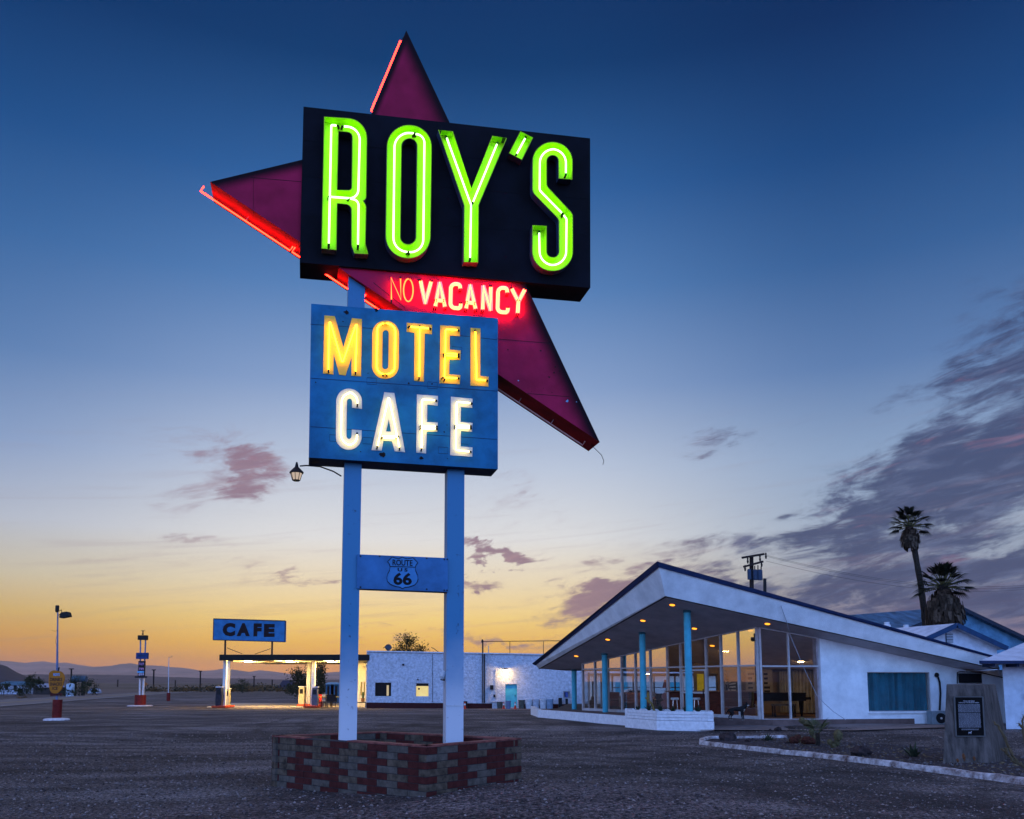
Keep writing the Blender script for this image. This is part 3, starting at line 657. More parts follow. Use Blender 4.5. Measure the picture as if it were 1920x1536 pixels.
plate('letter_c', fil(Z(z4, [(612, 893), (692, 903), (692, 748, 24), (482, 725, 24), (478, 1240, 24), (688, 1235, 24), (690, 1078), (610, 1072), (606, 1150, 6), (565, 1150, 6), (570, 815, 5), (610, 822, 5)])), [],
      [Z(z4, [(655, 858), (655, 778, 18), (528, 760, 18), (520, 1195, 20), (648, 1200, 16), (652, 1115)])], PANEL, G_WARM)
plate('letter_a', Z(z4, [(875, 767), (957, 773), (1045, 1257), (960, 1250), (938, 1167), (868, 1163), (853, 1245), (770, 1240)]), [Z(z4, [(912, 990), (930, 1090), (890, 1087)])],
      [Z(z4, [(820, 1205), (912, 800, 1), (998, 1215)]), Z(z4, [(855, 1125), (975, 1128)]), Z(z4, [(868, 1140), (962, 1143)])], PANEL, G_WARM)
plate('letter_f', Z(z4, [(1142, 785), (1315, 797), (1312, 877), (1227, 870), (1225, 1010), (1313, 1015), (1310, 1090), (1222, 1088), (1217, 1268), (1137, 1260)]), [],
      [Z(z4, [(1288, 832), (1185, 825, 3), (1180, 1222)]), Z(z4, [(1190, 1042), (1293, 1045)]), Z(z4, [(1190, 1062), (1293, 1065)])], PANEL, G_WARM)
plate('letter_e', Z(z4, [(1420, 803), (1597, 820), (1595, 895), (1502, 888), (1500, 1010), (1597, 1018), (1593, 1090), (1502, 1083), (1500, 1210), (1597, 1218), (1595, 1295), (1415, 1282)]), [],
      [Z(z4, [(1578, 855), (1467, 845, 3), (1462, 1240, 3), (1570, 1252)]), Z(z4, [(1475, 1038), (1572, 1042)]), Z(z4, [(1475, 1056), (1572, 1060)])], PANEL, G_WARM)
# NO VACANCY on the star
G_RED = glow('neon_red', (1., .018, .005), 95.); G_NO = glow('neon_orange', (1., .045, .010), 16.)
M_PINK = mat('letter_pale', (.75, .62, .60), .5, var=.05)
neon([Z(z3, [(716, 450), (714, 300), (782, 452), (779, 308)]), Z(z3, [(833+33*math.cos(a), 385-78*math.sin(a)) for a in [1.45+6.1*k/24 for k in range(25)]])], SO+.06, SO, G_NO, STARO, .0105)
VAC = [('letter_v', [[(918, 322), (950, 475), (990, 328)]]), ('letter_a', [[(1020, 495), (1050, 333), (1086, 498)], [(1033, 455), (1070, 458)]]),
       ('letter_c', [[(1192, 372), (1190, 345, 5), (1128, 338, 9), (1124, 505, 9), (1194, 512, 5), (1196, 480)]]), ('letter_a', [[(1233, 510), (1262, 350), (1298, 512)], [(1245, 470), (1284, 474)]]),
       ('letter_n', [[(1348, 517), (1352, 357), (1402, 522), (1404, 365)]]), ('letter_c', [[(1518, 400), (1516, 372, 5), (1455, 364, 9), (1450, 535, 9), (1520, 540, 5), (1522, 510)]]),
       ('letter_y', [[(1550, 376), (1595, 465), (1638, 382)], [(1595, 462), (1590, 542)]])]
for nm, strokes in VAC:
    mp_ = MB(); tb = []; k = 0
    for st in strokes:
        c = fil(Z(z3, st), closed=False)
        W = 4.0
        for a, b in zip(c, c[1:]):
            a, b = Vector(a), Vector(b)
            if (b-a).length < .3: continue
            d = (b-a).normalized(); n = Vector((-d.y, d.x)); e = d*1.2; k += 1; oo = SO+.006+.0006*(k % 20)
            prism(mp_, SF, pp(SF, [a-e+n*W, b+e+n*W, b+e-n*W, a-e-n*W], oo), o0=oo-.0004, o1=oo, back=False)
        for s in (-1.7, 1.7):
            o2 = []
            for i, p in enumerate(c):
                d = (Vector(c[min(i+1, len(c)-1)])-Vector(c[max(i-1, 0)])).normalized(); o2.append((p[0]-d.y*s, p[1]+d.x*s))
            tb.append(o2)
    mp_.build(nm, M_PINK, STARO); neon(tb, SO+.06, SO, G_RED, STARO, .009)
# star edge tubes (mid-depth of the star, on stand-offs)
G_EDGE = glow('neon_edge_red', (1., .014, .006), 26.)
M_OFF = mat('unlit_tube', (.85, .45, .38), .3)
def edge_tube(i, j, t0, t1, side, m, om=-.32, gap=.09):
    (u0, v0), (u1, v1) = star[i], star[j]; d = Vector((u1-u0, v1-v0)); L = d.length; d.normalize(); n = Vector((-d.y, d.x))*side
    P = lambda t, gg=gap: SF.p(u0+d.x*L*t+n.x*gg, v0+d.y*L*t+n.y*gg, om)
    mb = MB(); mb.tube([P(t0, .0), P(t0), P(t1), P(t1, .01)], .012, 8)
    mb.build('neon_tube', m, STARO, smooth=True)
    ms = MB(); k = max(2, int(L*(t1-t0)/.6))
    for q in range(1, k): ms.tube([P(t0+(t1-t0)*q/k, .0), P(t0+(t1-t0)*q/k, gap)], .006, 6)
    ms.build('tube_support', M_PALE_SUP, STARO)
M_PALE_SUP = mat('tube_support', (.5, .35, .35), .4)
edge_tube(2, 3, -.02, .20, -1, G_EDGE); edge_tube(2, 3, .205, .36, -1, G_EDGE); edge_tube(2, 3, .385, .5, -1, G_EDGE); edge_tube(2, 3, .62, .975, -1, M_OFF)
edge_tube(0, 1, .002, .62, -1, G_EDGE, gap=.07)
mb = MB()
t = SF.p(*star[0], -.32)
for s in (-1, 1): mb.tube([t+SF.u*.03*s, t+SF.u*.03*s+Vector((0, 0, .08))], .008, 6)
b_ = SF.p(*star[3], -.3); mb.tube([b_+Vector((-.06, 0, .03)), b_+SF.u*.12-Vector((0, 0, .14)), b_+SF.u*.16-Vector((0, 0, .24)), b_+SF.u*.14-Vector((0, 0, .3))], .005, 6)
mb.build('loose_wire', M_DARK, STARO)
# lantern on an arm from the left post
def lantern():
    P = SF.p(*SF.px(556, 885, -.25), -.25); A = SF.p(*SF.px(640, 893, -.25), -.25)
    t = thing('lantern', (P.x, P.y, P.z-.1), 'small black lantern on curved arm off the left sign post', 'lantern')
    mb = MB(); top = SF.p(*SF.px(562, 874, -.25), -.25)
    m1 = SF.p(*SF.px(600, 875, -.25), -.25); m2 = SF.p(*SF.px(625, 884, -.25), -.25)
    mb.tube([A, m2, m1, SF.p(*SF.px(575, 873, -.25), -.25), top], .011, 8); mb.build('arm', M_DARK, t, smooth=True)
    mb = MB(); mb.lathe(P, [(.012, .15), (.02, .12), (.03, .075), (.045, .06), (.06, .045), (.108, -.005), (.108, -.02), (.1, -.022)], 8); mb.build('hood', M_DARK, t)
    mb = MB(); mb.lathe(P, [(.085, -.024), (.055, -.125)], 8); mb.build('glass', glow('lantern_glass', (1, .78, .62), .55), t)
    mb = MB(); mb.lathe(P, [(.06, -.126), (.05, -.14)], 8)
    for k in range(8):
        a = 2*math.pi*k/8; mb.tube([P+Vector((.089*math.cos(a), .089*math.sin(a), -.02)), P+Vector((.058*math.cos(a), .058*math.sin(a), -.13))], .005, 5)
    mb.build('frame', M_DARK, t)
lantern()
# ================================================================ brick planter round the posts
def brick_planter():
    HP = .77
    L_, N_, R_, F_ = (onz(x, y, HP) for x, y in ((510, 1379), (800, 1399), (978, 1384), (716, 1371)))
    c = (L_+N_+R_+F_)/4
    t = thing('brick_planter', (c.x, c.y, g(c.x, c.y)), 'low planter of red and brown blocks around the neon sign posts', 'planter')
    ms = [mat('block_brown', (.115, .080, .055), .9, var=.4, vs=9, bump=.5, bs=40), mat('block_red', (.080, .017, .014), .9, var=.25, vs=9, bump=.5, bs=40),
          mat('block_grey', (.115, .090, .072), .9, var=.3, vs=9, bump=.5, bs=40), mat('block_mortar', (.045, .04, .042), .95)]
    mcap = mat('planter_cap', (.24, .075, .06), .75, var=.4, vs=5, bump=.4, bs=30)
    pts = [L_, N_, R_, F_]; random.seed(5); cs = 0
    for k in range(4):
        a, b = pts[k], pts[(k+1) % 4]; d = (b-a).normalized(); ln = (b-a).length; n = Vector((d.y, -d.x, 0))  # outward for L>N>R>F
        if (a-c).dot(n) < 0: n = -n
        mb = MB(); H = .094; Lb = .40; T = .16
        mb.box((a+b)/2*1-n*T/2+Vector((0, 0, -HP/2-.12)), (ln-.02, T-.014, HP-.012+.22), math.atan2(d.y, d.x), 3)
        for r in range(10):
            z1_ = HP-.022-r*H; z0 = z1_-H; x = -(Lb/2)*(1-r % 2)
            i = 0
            while x < ln-.02:
                x0, x1 = max(0, x), min(ln, x+Lb)
                if r == 1 and k == 1 and .55 < x/ln < .8: zt = z1_
                if x1-x0 > .03:
                    col = 1 if i % 2 == r % 2 else random.choice((0, 2))
                    if random.random() < .06: col = random.choice((0, 1, 2))
                    if r >= 8: col = 0
                    mid = a+d*((x0+x1)/2)-n*(T/2)+Vector((0, 0, (z0+z1_)/2-HP)); q = random.uniform(-.002, .003)
                    mb.box(mid+n*q, (x1-x0-.008, T, H-.008), math.atan2(d.y, d.x), col)
                x += Lb; i += 1
        mb.build('wall', ms, t, bevel=.003)
        for s0, s1 in ([(0, 1.)] if k else [(0, .24), (.53, 1.)]):
            mb = MB(); p, q = a+d*ln*s0, a+d*ln*s1; mb.box((p+q)/2-n*T/2+Vector((0, 0, -.009)), ((q-p).length-(.0 if k % 2 else -.0), T+.006, .022), math.atan2(d.y, d.x)); mb.build('coping', mcap, t)
    mb = MB(); mb.add([p+(c-p).normalized()*.1-Vector((0, 0, .28)) for p in pts], [(0, 1, 2, 3)]); mb.build('soil', mat('soil', (.05, .04, .038), .95, bump=.6, bs=20, bd=.03), t)
brick_planter()
# ================================================================ lobby building with the folded roof
SPL = lambda x, y: 11.96-.165*x-.215*y
def soff(px, py):
    d = ray(px, py); t = (11.96-.165*O0.x-.215*O0.y-O0.z)/(d.z+.165*d.x+.215*d.y); return O0+d*t
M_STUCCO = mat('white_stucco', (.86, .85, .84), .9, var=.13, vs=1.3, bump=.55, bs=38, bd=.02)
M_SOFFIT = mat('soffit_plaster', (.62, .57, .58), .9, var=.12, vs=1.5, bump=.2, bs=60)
M_TRIM = mat('navy_trim', (.012, .025, .075), .5, var=.2)
M_TEAL = mat('teal_paint', (.07, .42, .52), .45, var=.12, vs=3)
M_ALU = mat('window_frame', (.52, .46, .44), .4, var=.15, vs=3)
M_GLASS = glass('window_glass', .68, (.80, .78, .74))
M_CONC = mat('concrete', (.20, .155, .14), .9, var=.25, vs=2, bump=.3, bs=25)
M_WPAINT = mat('white_painted_block', (.80, .77, .77), .8, var=.12, vs=7, bump=.6, bs=14, bd=.02)
G0 = at(1428, 1349, 31.); GL = at(1091, 1328, 40.9)
L1 = soff(1009.7, 1253.9); A1 = soff(1247.3, 1117.6); R1 = soff(1874.6, 1254.7)
A2 = at(1235.4, 1063.8, A1.y-.45); L2 = at(1004.8, 1247.5, L1.y-.2); R2 = at(1868, 1235.5, R1.y-.2)
A3 = at(1232.5, 1052.9, A1.y-.5); L3 = at(998.4, 1244.4, L1.y-.25); R3 = at(1870, 1231.5, R1.y-.25)
FLZ = .2
LOB = thing('lobby_building', (12, 38, 0), 'white motel lobby with sweeping pointed roof, glass walls and teal columns', 'building')
mb = MB(); BK_R = Vector((24., 50, 2.0)); BK_L = Vector((4.5, 54, 2.3))
# creases where the ceiling runs on level behind the folded plane
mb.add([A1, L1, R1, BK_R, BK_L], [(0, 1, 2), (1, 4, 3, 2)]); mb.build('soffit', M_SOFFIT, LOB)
mb = MB()
mb.add([A1, L1, L2, A2], [(0, 3, 2, 1)]); mb.add([A1, R1, R2, A2], [(0, 1, 2, 3)])
BR2 = BK_R+Vector((.2, 0, .4)); BL2 = BK_L+Vector((-.2, 0, .4))
mb.add([L1, BK_L, BL2, L2], [(0, 3, 2, 1)]); mb.add([R1, BK_R, BR2, R2], [(0, 1, 2, 3)]); mb.add([BK_L, BK_R, BR2, BL2], [(0, 1, 2, 3)])
FASC = mb.build('fascia', M_STUCCO, LOB)
def strip(a, b, c, d, th=.05):
    # thin slab on the quad a b (outer upper) c d (outer lower)
    n = (b-a).cross(d-a).normalized()*th
    m = MB(); vs = [a, b, c, d]; m.add([v+n for v in vs]+[v-n for v in vs], [(0, 1, 2, 3), (7, 6, 5, 4), (0, 4, 5, 1), (1, 5, 6, 2), (2, 6, 7, 3), (3, 7, 4, 0)]); return m
mb = MB()
for a, b, c, d in ((A3, L3, L2, A2), (A3, R3, R2, A2)):
    m = strip(a, b, c, d, .035); mb.add(m.v, m.f)
mb.build('roof_trim', M_TRIM, LOB)
mb = MB(); mb.add([A3, L3, R3, BR2+Vector((0, 0, .1)), BL2+Vector((0, 0, .1))], [(0, 2, 1), (1, 2, 3, 4)]); mb.build('roof', mat('roof_white', (.55, .56, .6), .8, var=.15), LOB)
mb = MB()   # black drip joint below the fascia
for b in (L1, R1):
    d = (b-A1).normalized(); n = Vector((d.y, -d.x, 0)).normalized()
    if (Vector((12, 38, 0))-A1).dot(n) < 0: n = -n
    mb.beam(A1+n*.05-Vector((0, 0, .012)), b+n*.05-Vector((0, 0, .012)), .05, .03)
mb.build('drip_joint', M_DARK, LOB)
# floor slab and plinth
def flat(mb, pts, z0, z1, mi=0):
    mb.add([Vector((p.x, p.y, z0)) for p in pts]+[Vector((p.x, p.y, z1)) for p in pts], [tuple(range(len(pts)-1, -1, -1)), tuple(range(len(pts), 2*len(pts)))]+[(i, (i+1) % len(pts), len(pts)+(i+1) % len(pts), len(pts)+i) for i in range(len(pts))], mi)
p0 = onz(1012, 1331, .2); p1 = onz(1175, 1343, .2); p2 = at(1240, 1345, 33.2)
mb = MB(); W1 = at(1541, 1352, 31.2); WR = at(1883, 1362, 32.4)
flat(mb, [p0, p1, p2, G0+Vector((.3, -.35, 0)), W1+Vector((0, -.3, 0)), WR+Vector((0, .3, 0)), Vector((20, 50, 0)), Vector((4.6, 53, 0)), GL+Vector((-1, 3, 0))], -.75, .2)
mb.build('floor_slab', mat('slab_red_brown', (.16, .10, .085), .8, var=.25, vs=2), LOB)
mb = MB(); d01 = (p1-p0).normalized(); nn = Vector((d01.y, -d01.x, 0))
mb.beam(p0-nn*-.0+Vector((0, 0, -.46)), p1+d01*.3+Vector((0, 0, -.46)), .22, .94); mb.beam(p0+Vector((0, 0, -.46)), p0+Vector((-.1, 6, -.46)), .2, .94)
mb.build('plinth', M_WPAINT, LOB, bevel=.01)
mb = MB(); q0 = onz(1152, 1344, .0); q1 = onz(1176, 1348.5, .0); mb.beam(q0+Vector((0, 0, -.1)), q1+d01*.6+Vector((0, 0, -.1)), .55, .2); mb.build('step', M_WPAINT, LOB, bevel=.01)
# columns
for (x, yb) in ((1077, 1330), (1135, 1335.5), (1207, 1340), (1294, 1349)):
    P = onz(x, yb, .2); top = SPL(P.x, P.y)
    if x == 1294: P = Vector((7.15, 30.6, .2)); P.x = ray(1293, 1340).x/ray(1293, 1340).y*30.6; top = SPL(P.x, P.y)
    if x == 1207: P = Vector((0, 34.2, .2)); P.x = ray(1207, 1330).x/ray(1207, 1330).y*34.2; top = SPL(P.x, P.y)
    mb = MB(); mb.lathe((P.x, P.y, .19), [(.13, 0), (.13, top-.19-.06)], 20); mb.build('column', M_TEAL, LOB, smooth=True)
    mb = MB(); mb.lathe((P.x, P.y, top-.07), [(.145, 0), (.145, .09)], 16); mb.build('column_cap', mat('teal_dark', (.03, .12, .15), .6), LOB)
# window walls
GD = (GL-G0); GD.z = 0; GLEN = GD.length; GD.normalize()
def glass_wall(P, d, edges, ztop, trans, door=None, zb=FLZ, clear=()):
    """d: direction, edges: distances of the mullions along d"""
    n = Vector((d.y, -d.x, 0)); n = n if n.y < 0 else -n
    at_ = lambda s, z: Vector((P.x+d.x*s, P.y+d.y*s, z))
    for i, s in enumerate(edges):
        z1 = ztop(at_(s, 0))-.01
        mb = MB(); mb.beam(at_(s, zb), at_(s, z1), .055 if i else .075, .13, up=n); mb.build('mullion', M_ALU, LOB)
    for i, (s0, s1) in enumerate(zip(edges, edges[1:])):
        sg = 1 if s1 > s0 else -1; a, b = s0+sg*.03, s1-sg*.03; za, zb_ = ztop(at_(a, 0))-.03, ztop(at_(b, 0))-.03
        mb = MB()
        mb.beam(at_(a, zb+.06), at_(b, zb+.06), .10, .12, up=Vector((0, 0, 1)))
        mb.beam(at_(a, trans), at_(b, trans), .09, .06); mb.beam(at_(a, za), at_(b, zb_), .09, .05)
        for s in (a-sg*.005, b+sg*.005): mb.beam(at_(s, zb+.05), at_(s, ztop(at_(s, 0))-.03), .03, .085, up=n)
        if door == i:
            for s in (a+sg*.05, b-sg*.05): mb.beam(at_(s, zb+.12), at_(s, trans-.14), .05, .06, up=n)
            for z in (trans-.14, 1.15): mb.beam(at_(a, z), at_(b, z), .07, .07)
        w = mb.build('window' if door != i else 'door', M_ALU, LOB)
        for z0, z1a, z1b in ((zb+.12, trans-.03, trans-.03), (trans+.03, za-.025, zb_-.025)):
            if z1a-z0 < .05: continue
            m = MB(); m.add([at_(a, z0), at_(b, z0), at_(b, z1b), at_(a, z1a)], [(0, 1, 2, 3)]); m.build('pane', glass('clear_glass', -.035, (.86, .84, .8)) if (i in clear) else (glass('low_glass', .18, (.86, .84, .8)) if z0 < 1 else M_GLASS), w)
        if door == i:
            m = MB(); m.beam(at_(a+sg*.14, .95)+n*.06, at_(a+sg*.14, 1.3)+n*.06, .03, .03, up=n); m.build('handle', M_DARK, w)
def along(P, d, px, py=1255):
    r = ray(px, py); n = Vector((d.y, -d.x, 0)); t = (P-O0).dot(n)/r.dot(n); return (O0+r*t-P).dot(d)
ed = [along(G0, GD, x) for x in (1421.5, 1385.5, 1353, 1325, 1283, 1277, 1252, 1220, 1192, 1166, 1140, 1116, 1093)]
ed = [ed[0], ed[1], ed[2], ed[3], ed[5], ed[6], ed[7], ed[8], ed[9], ed[10], ed[11], ed[12]]
zt = lambda p: max(2.05, SPL(p.x, p.y))
G0s = G0+GD*ed[0]; ed = [e-ed[0] for e in ed]
glass_wall(G0s, GD, ed, zt, 2.2, door=3, clear=(2, 3, 4))
D2 = (W1-G0s); D2.z = 0; D2.normalize()
ed2 = [along(G0s, D2, x) for x in (1421.5, 1479, 1536)]; ed2[0] = 0.
glass_wall(G0s, D2, [ed2[0]+.09, ed2[1], ed2[2]], zt, 2.17, zb=.1, clear=(0, 1))
mb = MB(); mb.beam(G0s+Vector((0, 0, -.05-G0s.z+.05)), Vector((W1.x, W1.y, .0)), .3, .24); mb.build('window_curb', M_WPAINT, LOB)
# solid right wall with recessed window
D3 = (WR-W1); D3.z = 0; WL = D3.length; D3.normalize()
WF = Frame(Vector((W1.x, W1.y, 0)), D3)
wt = lambda u: SPL(*(WF.p(u, 0))[:2])-.01
win = pp(WF, [(1625.5, 1260), (1743, 1262.3), (1744.5, 1336), (1629, 1334.5)])
u0, u1 = win[0][0], win[1][0]; v0, v1 = win[3][1], win[0][1]
ac = pp(WF, [(1796, 1262.5), (1838, 1264), (1838, 1281), (1796, 1281)]); a0_, a1_ = ac[0][0], ac[1][0]
mb = MB(); prism(mb, WF, [(0, -.75), (WL, -.75), (WL, wt(WL)), (0, wt(0))], [rect(u0, v0, u1, v1)], o0=-.22, o1=0)
WALL = mb.build('wall', M_STUCCO, LOB)
mb = MB(); prism(mb, WF, rect(-.12, -.02, .02, wt(0)-.02), o0=-.22, o1=.03); mb.build('end_post', mat('post_pinkish', (.42, .33, .33), .7, var=.2), LOB)
mb = MB(); mb.box(WF.p((u0+u1)/2, (v0+v1)/2, -.34), (u1-u0+.1, .02, v1-v0+.1), math.atan2(D3.y, D3.x)); m = MB()
W_ = mb.build('window', M_DARK, LOB)
mc = MB(); nf = 120; rng = np.random.RandomState(4)
cu = []
for i in range(nf+1):
    u = u0+.02+(u1-u0-.14)*i/nf; ph = 2*math.pi*i/nf; o = -.17+.075*math.sin(ph*7+1.5*math.sin(ph*2.3))+.018*math.sin(ph*17+1); cu.append((u, o))
for (ua, oa), (ub, ob) in zip(cu, cu[1:]): mc.quad(WF.p(ua, v0+.02, oa), WF.p(ub, v0+.02, ob), WF.p(ub+.0, v1-.03, ob*.9-.01), WF.p(ua, v1-.03, oa*.9-.01))
mc.build('curtain', mat('curtain_teal', (.018, .15, .21), .8, var=.2, vs=2), W_, smooth=True)
m = MB(); m.add([WF.p(a, b, -.06) for a, b in rect(u0, v0, u1, v1)], [(0, 1, 2, 3)]); m.build('pane', glass('curtain_glass', .02), W_)
m = MB()
for a, b in (((u0, v0), (u1, v0)), ((u1, v0), (u1, v1)), ((u1, v1), (u0, v1)), ((u0, v1), (u0, v0))): m.beam(WF.p(*a, -.05), WF.p(*b, -.05), .05, .05)
m.build('frame', M_ALU, W_)
mb = MB(); prism(mb, WF, rect(u0-.04, v0-.07, u1+.04, v0), o0=-.02, o1=.05); mb.build('window_sill', M_STUCCO, LOB)
# wall box behind: dark recess with a window cooler
mb = MB(); mb.box(WF.p((a0_+a1_)/2, (ac[0][1]+ac[2][1])/2, .02), (a1_-a0_-.01, .1, ac[0][1]-ac[2][1]-.01), math.atan2(D3.y, D3.x)); mb.build('wall_vent', M_DARK, LOB)
mb = MB(); c = [WF.p(*WF.px(x, y, .03), .03) for x, y in ((1795, 1282), (1795, 1261), (1800, 1259.5), (1838, 1261), (1855, 1265), (1882, 1271))]; mb.tube(c, .02, 6); mb.build('conduit', M_DARK, LOB)
# back and side walls
mb = MB()
def wallq(m, a, b, z0, za, zb, th=.15):
    a, b = Vector(a), Vector(b); d = (b-a).normalized(); n = Vector((d.y, -d.x, 0))*th/2
    m.add([Vector((p.x, p.y, z))+s*n for s in (1, -1) for p, z in ((a, z0), (b, z0), (b, zb), (a, za))], [(0, 1, 2, 3), (7, 6, 5, 4), (0, 4, 5, 1), (1, 5, 6, 2), (2, 6, 7, 3), (3, 7, 4, 0)])
wallq(mb, (WR.x, WR.y, 0), (20.5, 49, 0), -.5, zt(WR), 2.05); mb.build('wall', M_STUCCO, LOB)
mb = MB(); wallq(mb, (20.5, 49, 0), (13., 49, 0), -.75, 2.0, 2.0); mb.build('wall', M_STUCCO, LOB)
bl = Vector((5.6, 49., 0))
BF = Frame(Vector((13, 49, 0)), Vector((-1, 0, 0)))
for i in range(6):
    xa = 13-1.23*i; mb = MB(); mb.box((xa, 49, 1.05), (.08, .1, 2.0)); mb.build('mullion', M_ALU, LOB)
    if i < 5:
        mb = MB(); mb.box((xa-.62, 49, .3), (1.15, .1, .2)); mb.box((xa-.62, 49, 1.25), (1.15, .07, .05)); mb.box((xa-.62, 49, 1.98), (1.15, .1, .12)); w = mb.build('window', M_ALU, LOB)
        mb = MB(); mb.add([(xa-.05, 49, .4), (xa-1.18, 49, .4), (xa-1.18, 49, 1.95), (xa-.05, 49, 1.95)], [(0, 1, 2, 3)]); mb.build('pane', glass('back_glass', .02, (.95, .95, .95)), w)
# left end: glass from GL to the back wall
D4 = (Vector((6.85, 49, 0))-GL); D4.z = 0; L4 = D4.length; D4.normalize(); GLz = Vector((GL.x, GL.y, 0))
for i in range(5):
    s = L4*i/5
    a = GLz+D4*s
    if i: mb = MB(); mb.beam(Vector((a.x, a.y, .2)), Vector((a.x, a.y, zt(a))), .06, .1, up=Vector((D4.y, -D4.x, 0))); mb.build('mullion', M_ALU, LOB)
    b = GLz+D4*(L4*(i+1)/5)
    mb = MB(); mb.add([Vector((a.x, a.y, .25)), Vector((b.x, b.y, .25)), Vector((b.x, b.y, zt(b))), Vector((a.x, a.y, zt(a)))], [(0, 1, 2, 3)]); mb.build('pane', glass('back_glass'), LOB)
# inner partition with panelling
PF = Frame(Vector((8.9, 37.4, 0)), Vector((1, -.12, 0)))
mb = MB(); pt = lambda u: min(zt(PF.p(u, 0))-.0, 3.2)
hole = rect(.55, 1.15, 1.05, 1.95)
prism(mb, PF, [(0, .2), (7.6, .2), (7.6, pt(7.6)), (3, pt(3)), (0, pt(0))], [hole], o0=-.12, o1=0); mb.build('inner_wall', mat('inner_plaster', (.30, .21, .13), .8, var=.2, vs=1.5), LOB)
# recessed lights in the soffit
G_CAN = glow('downlight', (1., .33, .025), 2.6)
for x, y in ((1260.5, 1134), (1205.5, 1163.5), (1139.5, 1199), (1080.5, 1230), (1302, 1178.3), (1439, 1169.5), (1335.5, 1210.5), (1407, 1182)):
    P = soff(x, y); n = Vector((.165, .215, 1)).normalized(); ax = n.to_track_quat('Z', 'Y').to_matrix()
    mb = MB(); mb.lathe(P-n*.012, [(.13, 0), (.13, .01)], 18, axis=ax); r = mb.build('downlight', mat('light_ring', (.55, .4, .25), .5), LOB)
    mb = MB(); mb.lathe(P-n*.022, [(.095, 0), (.10, .01)], 18, axis=ax); mb.build('lamp', G_CAN, r)
# stay wire from the fascia to the ground
M_WIRE = mat('pale_wire', (.4, .38, .4), .5)
a = at(1462, 1132, A1.y-.3+3.0) if False else None
fn = (R1-A1).cross(A2-A1).normalized()
wp = onpl(1463, 1136, A1, fn)-Vector((0, .06, 0)); mb = MB()
wp2 = onpl(1481, 1190, W1+Vector((0, -.6, 0)), Vector((0, 1, 0)))
ws = [wp, onpl(1474, 1166, A1, fn)-Vector((0, .05, 0)), wp2]+[onpl(x, y, W1+Vector((0, -.5, 0)), Vector((0, 1, 0))) for x, y in ((1506, 1250), (1532, 1305), (1547, 1320), (1562, 1334), (1586, 1350))]
mb.tube(ws, .012, 6); tag(mb.build('stay_wire', M_WIRE), 'thin slack wire hanging from the lobby fascia down across the windows', 'wire')
# curb walkway
mb = MB(); pts = [gp(x, y) for x, y in ((1300, 1371), (1420, 1371), (1600, 1372), (1770, 1366), (1885, 1368))]; pts2 = [gp(x, y) for x, y in ((1885, 1363.5), (1740, 1360.5), (1545, 1356), (1428, 1353.5), (1300, 1351))]
mb.add([Vector((p.x, p.y, g(p.x, p.y)+.04)) for p in pts+pts2], [tuple(range(10))]); tag(mb.build('walkway', M_CONC), 'pinkish concrete walk in front of the lobby windows', 'path', kind='structure')
# white block planter in front of the columns
def lobby_planter():
    z = .525; c0 = onz(1172, 1330, z); c1 = onz(1231.5, 1333.5, z); c2 = onz(1337, 1335, z)
    c3 = c2+Vector((.35, 1.5, 0)); c4 = c0+(c3-c2)*.9
    cc = (c0+c2)/2; t = thing('lobby_planter', (cc.x, cc.y, 0), 'long white painted block planter in front of the lobby columns', 'planter')
    P = [c0, c1, c2, c3, c4]; cen = (c0+c2+c3+c4)/4
    for k in range(5):
        a, b = P[k], P[(k+1) % 5]; d = b-a; d.z = 0; ln = d.length; d.normalize(); n = Vector((d.y, -d.x, 0)); n = n if (a-cen).dot(n) > 0 else -n
        mb = MB(); H = .11
        for r in range(3):
            x = -.2*(r % 2)
            while x < ln:
                x0, x1 = max(0, x), min(ln, x+.4)
                if x1-x0 > .02: mb.box(a+d*(x0+x1)/2-n*.1+n*random.uniform(-.004, .004)+Vector((0, 0, -H/2-r*H)), (x1-x0-.006, .2, H-.008), math.atan2(d.y, d.x))
                x += .4
        mb.build('block_wall', M_WPAINT, t, bevel=.004)
        mb = MB(); m0, m1 = a+n*.03, b+n*.03; mb.beam(m0-n*.12+Vector((0, 0, -.56)), m1-n*.12+Vector((0, 0, -.56)), .2, .44); mb.build('footing', M_WPAINT, t, bevel=.01)
    mb = MB(); mb.add([p-Vector((0, 0, .06))+(cen-p)*.05 for p in P], [(0, 1, 2, 3, 4)]); mb.build('soil', mat('soil', (.05, .04, .038)), t)
    return t, P, cen
LP, LPP, LPC = lobby_planter()

# ---- things inside and around the lobby
M_WOOD = mat('red_wood', (.14, .03, .015), .4, var=.3, vs=3, stretch=(1, 1, 6))
M_BLK = mat('black_gloss', (.008, .007, .008), .25)
def inner(px, py, Y, z=None):
    p = at(px, py, Y); return p
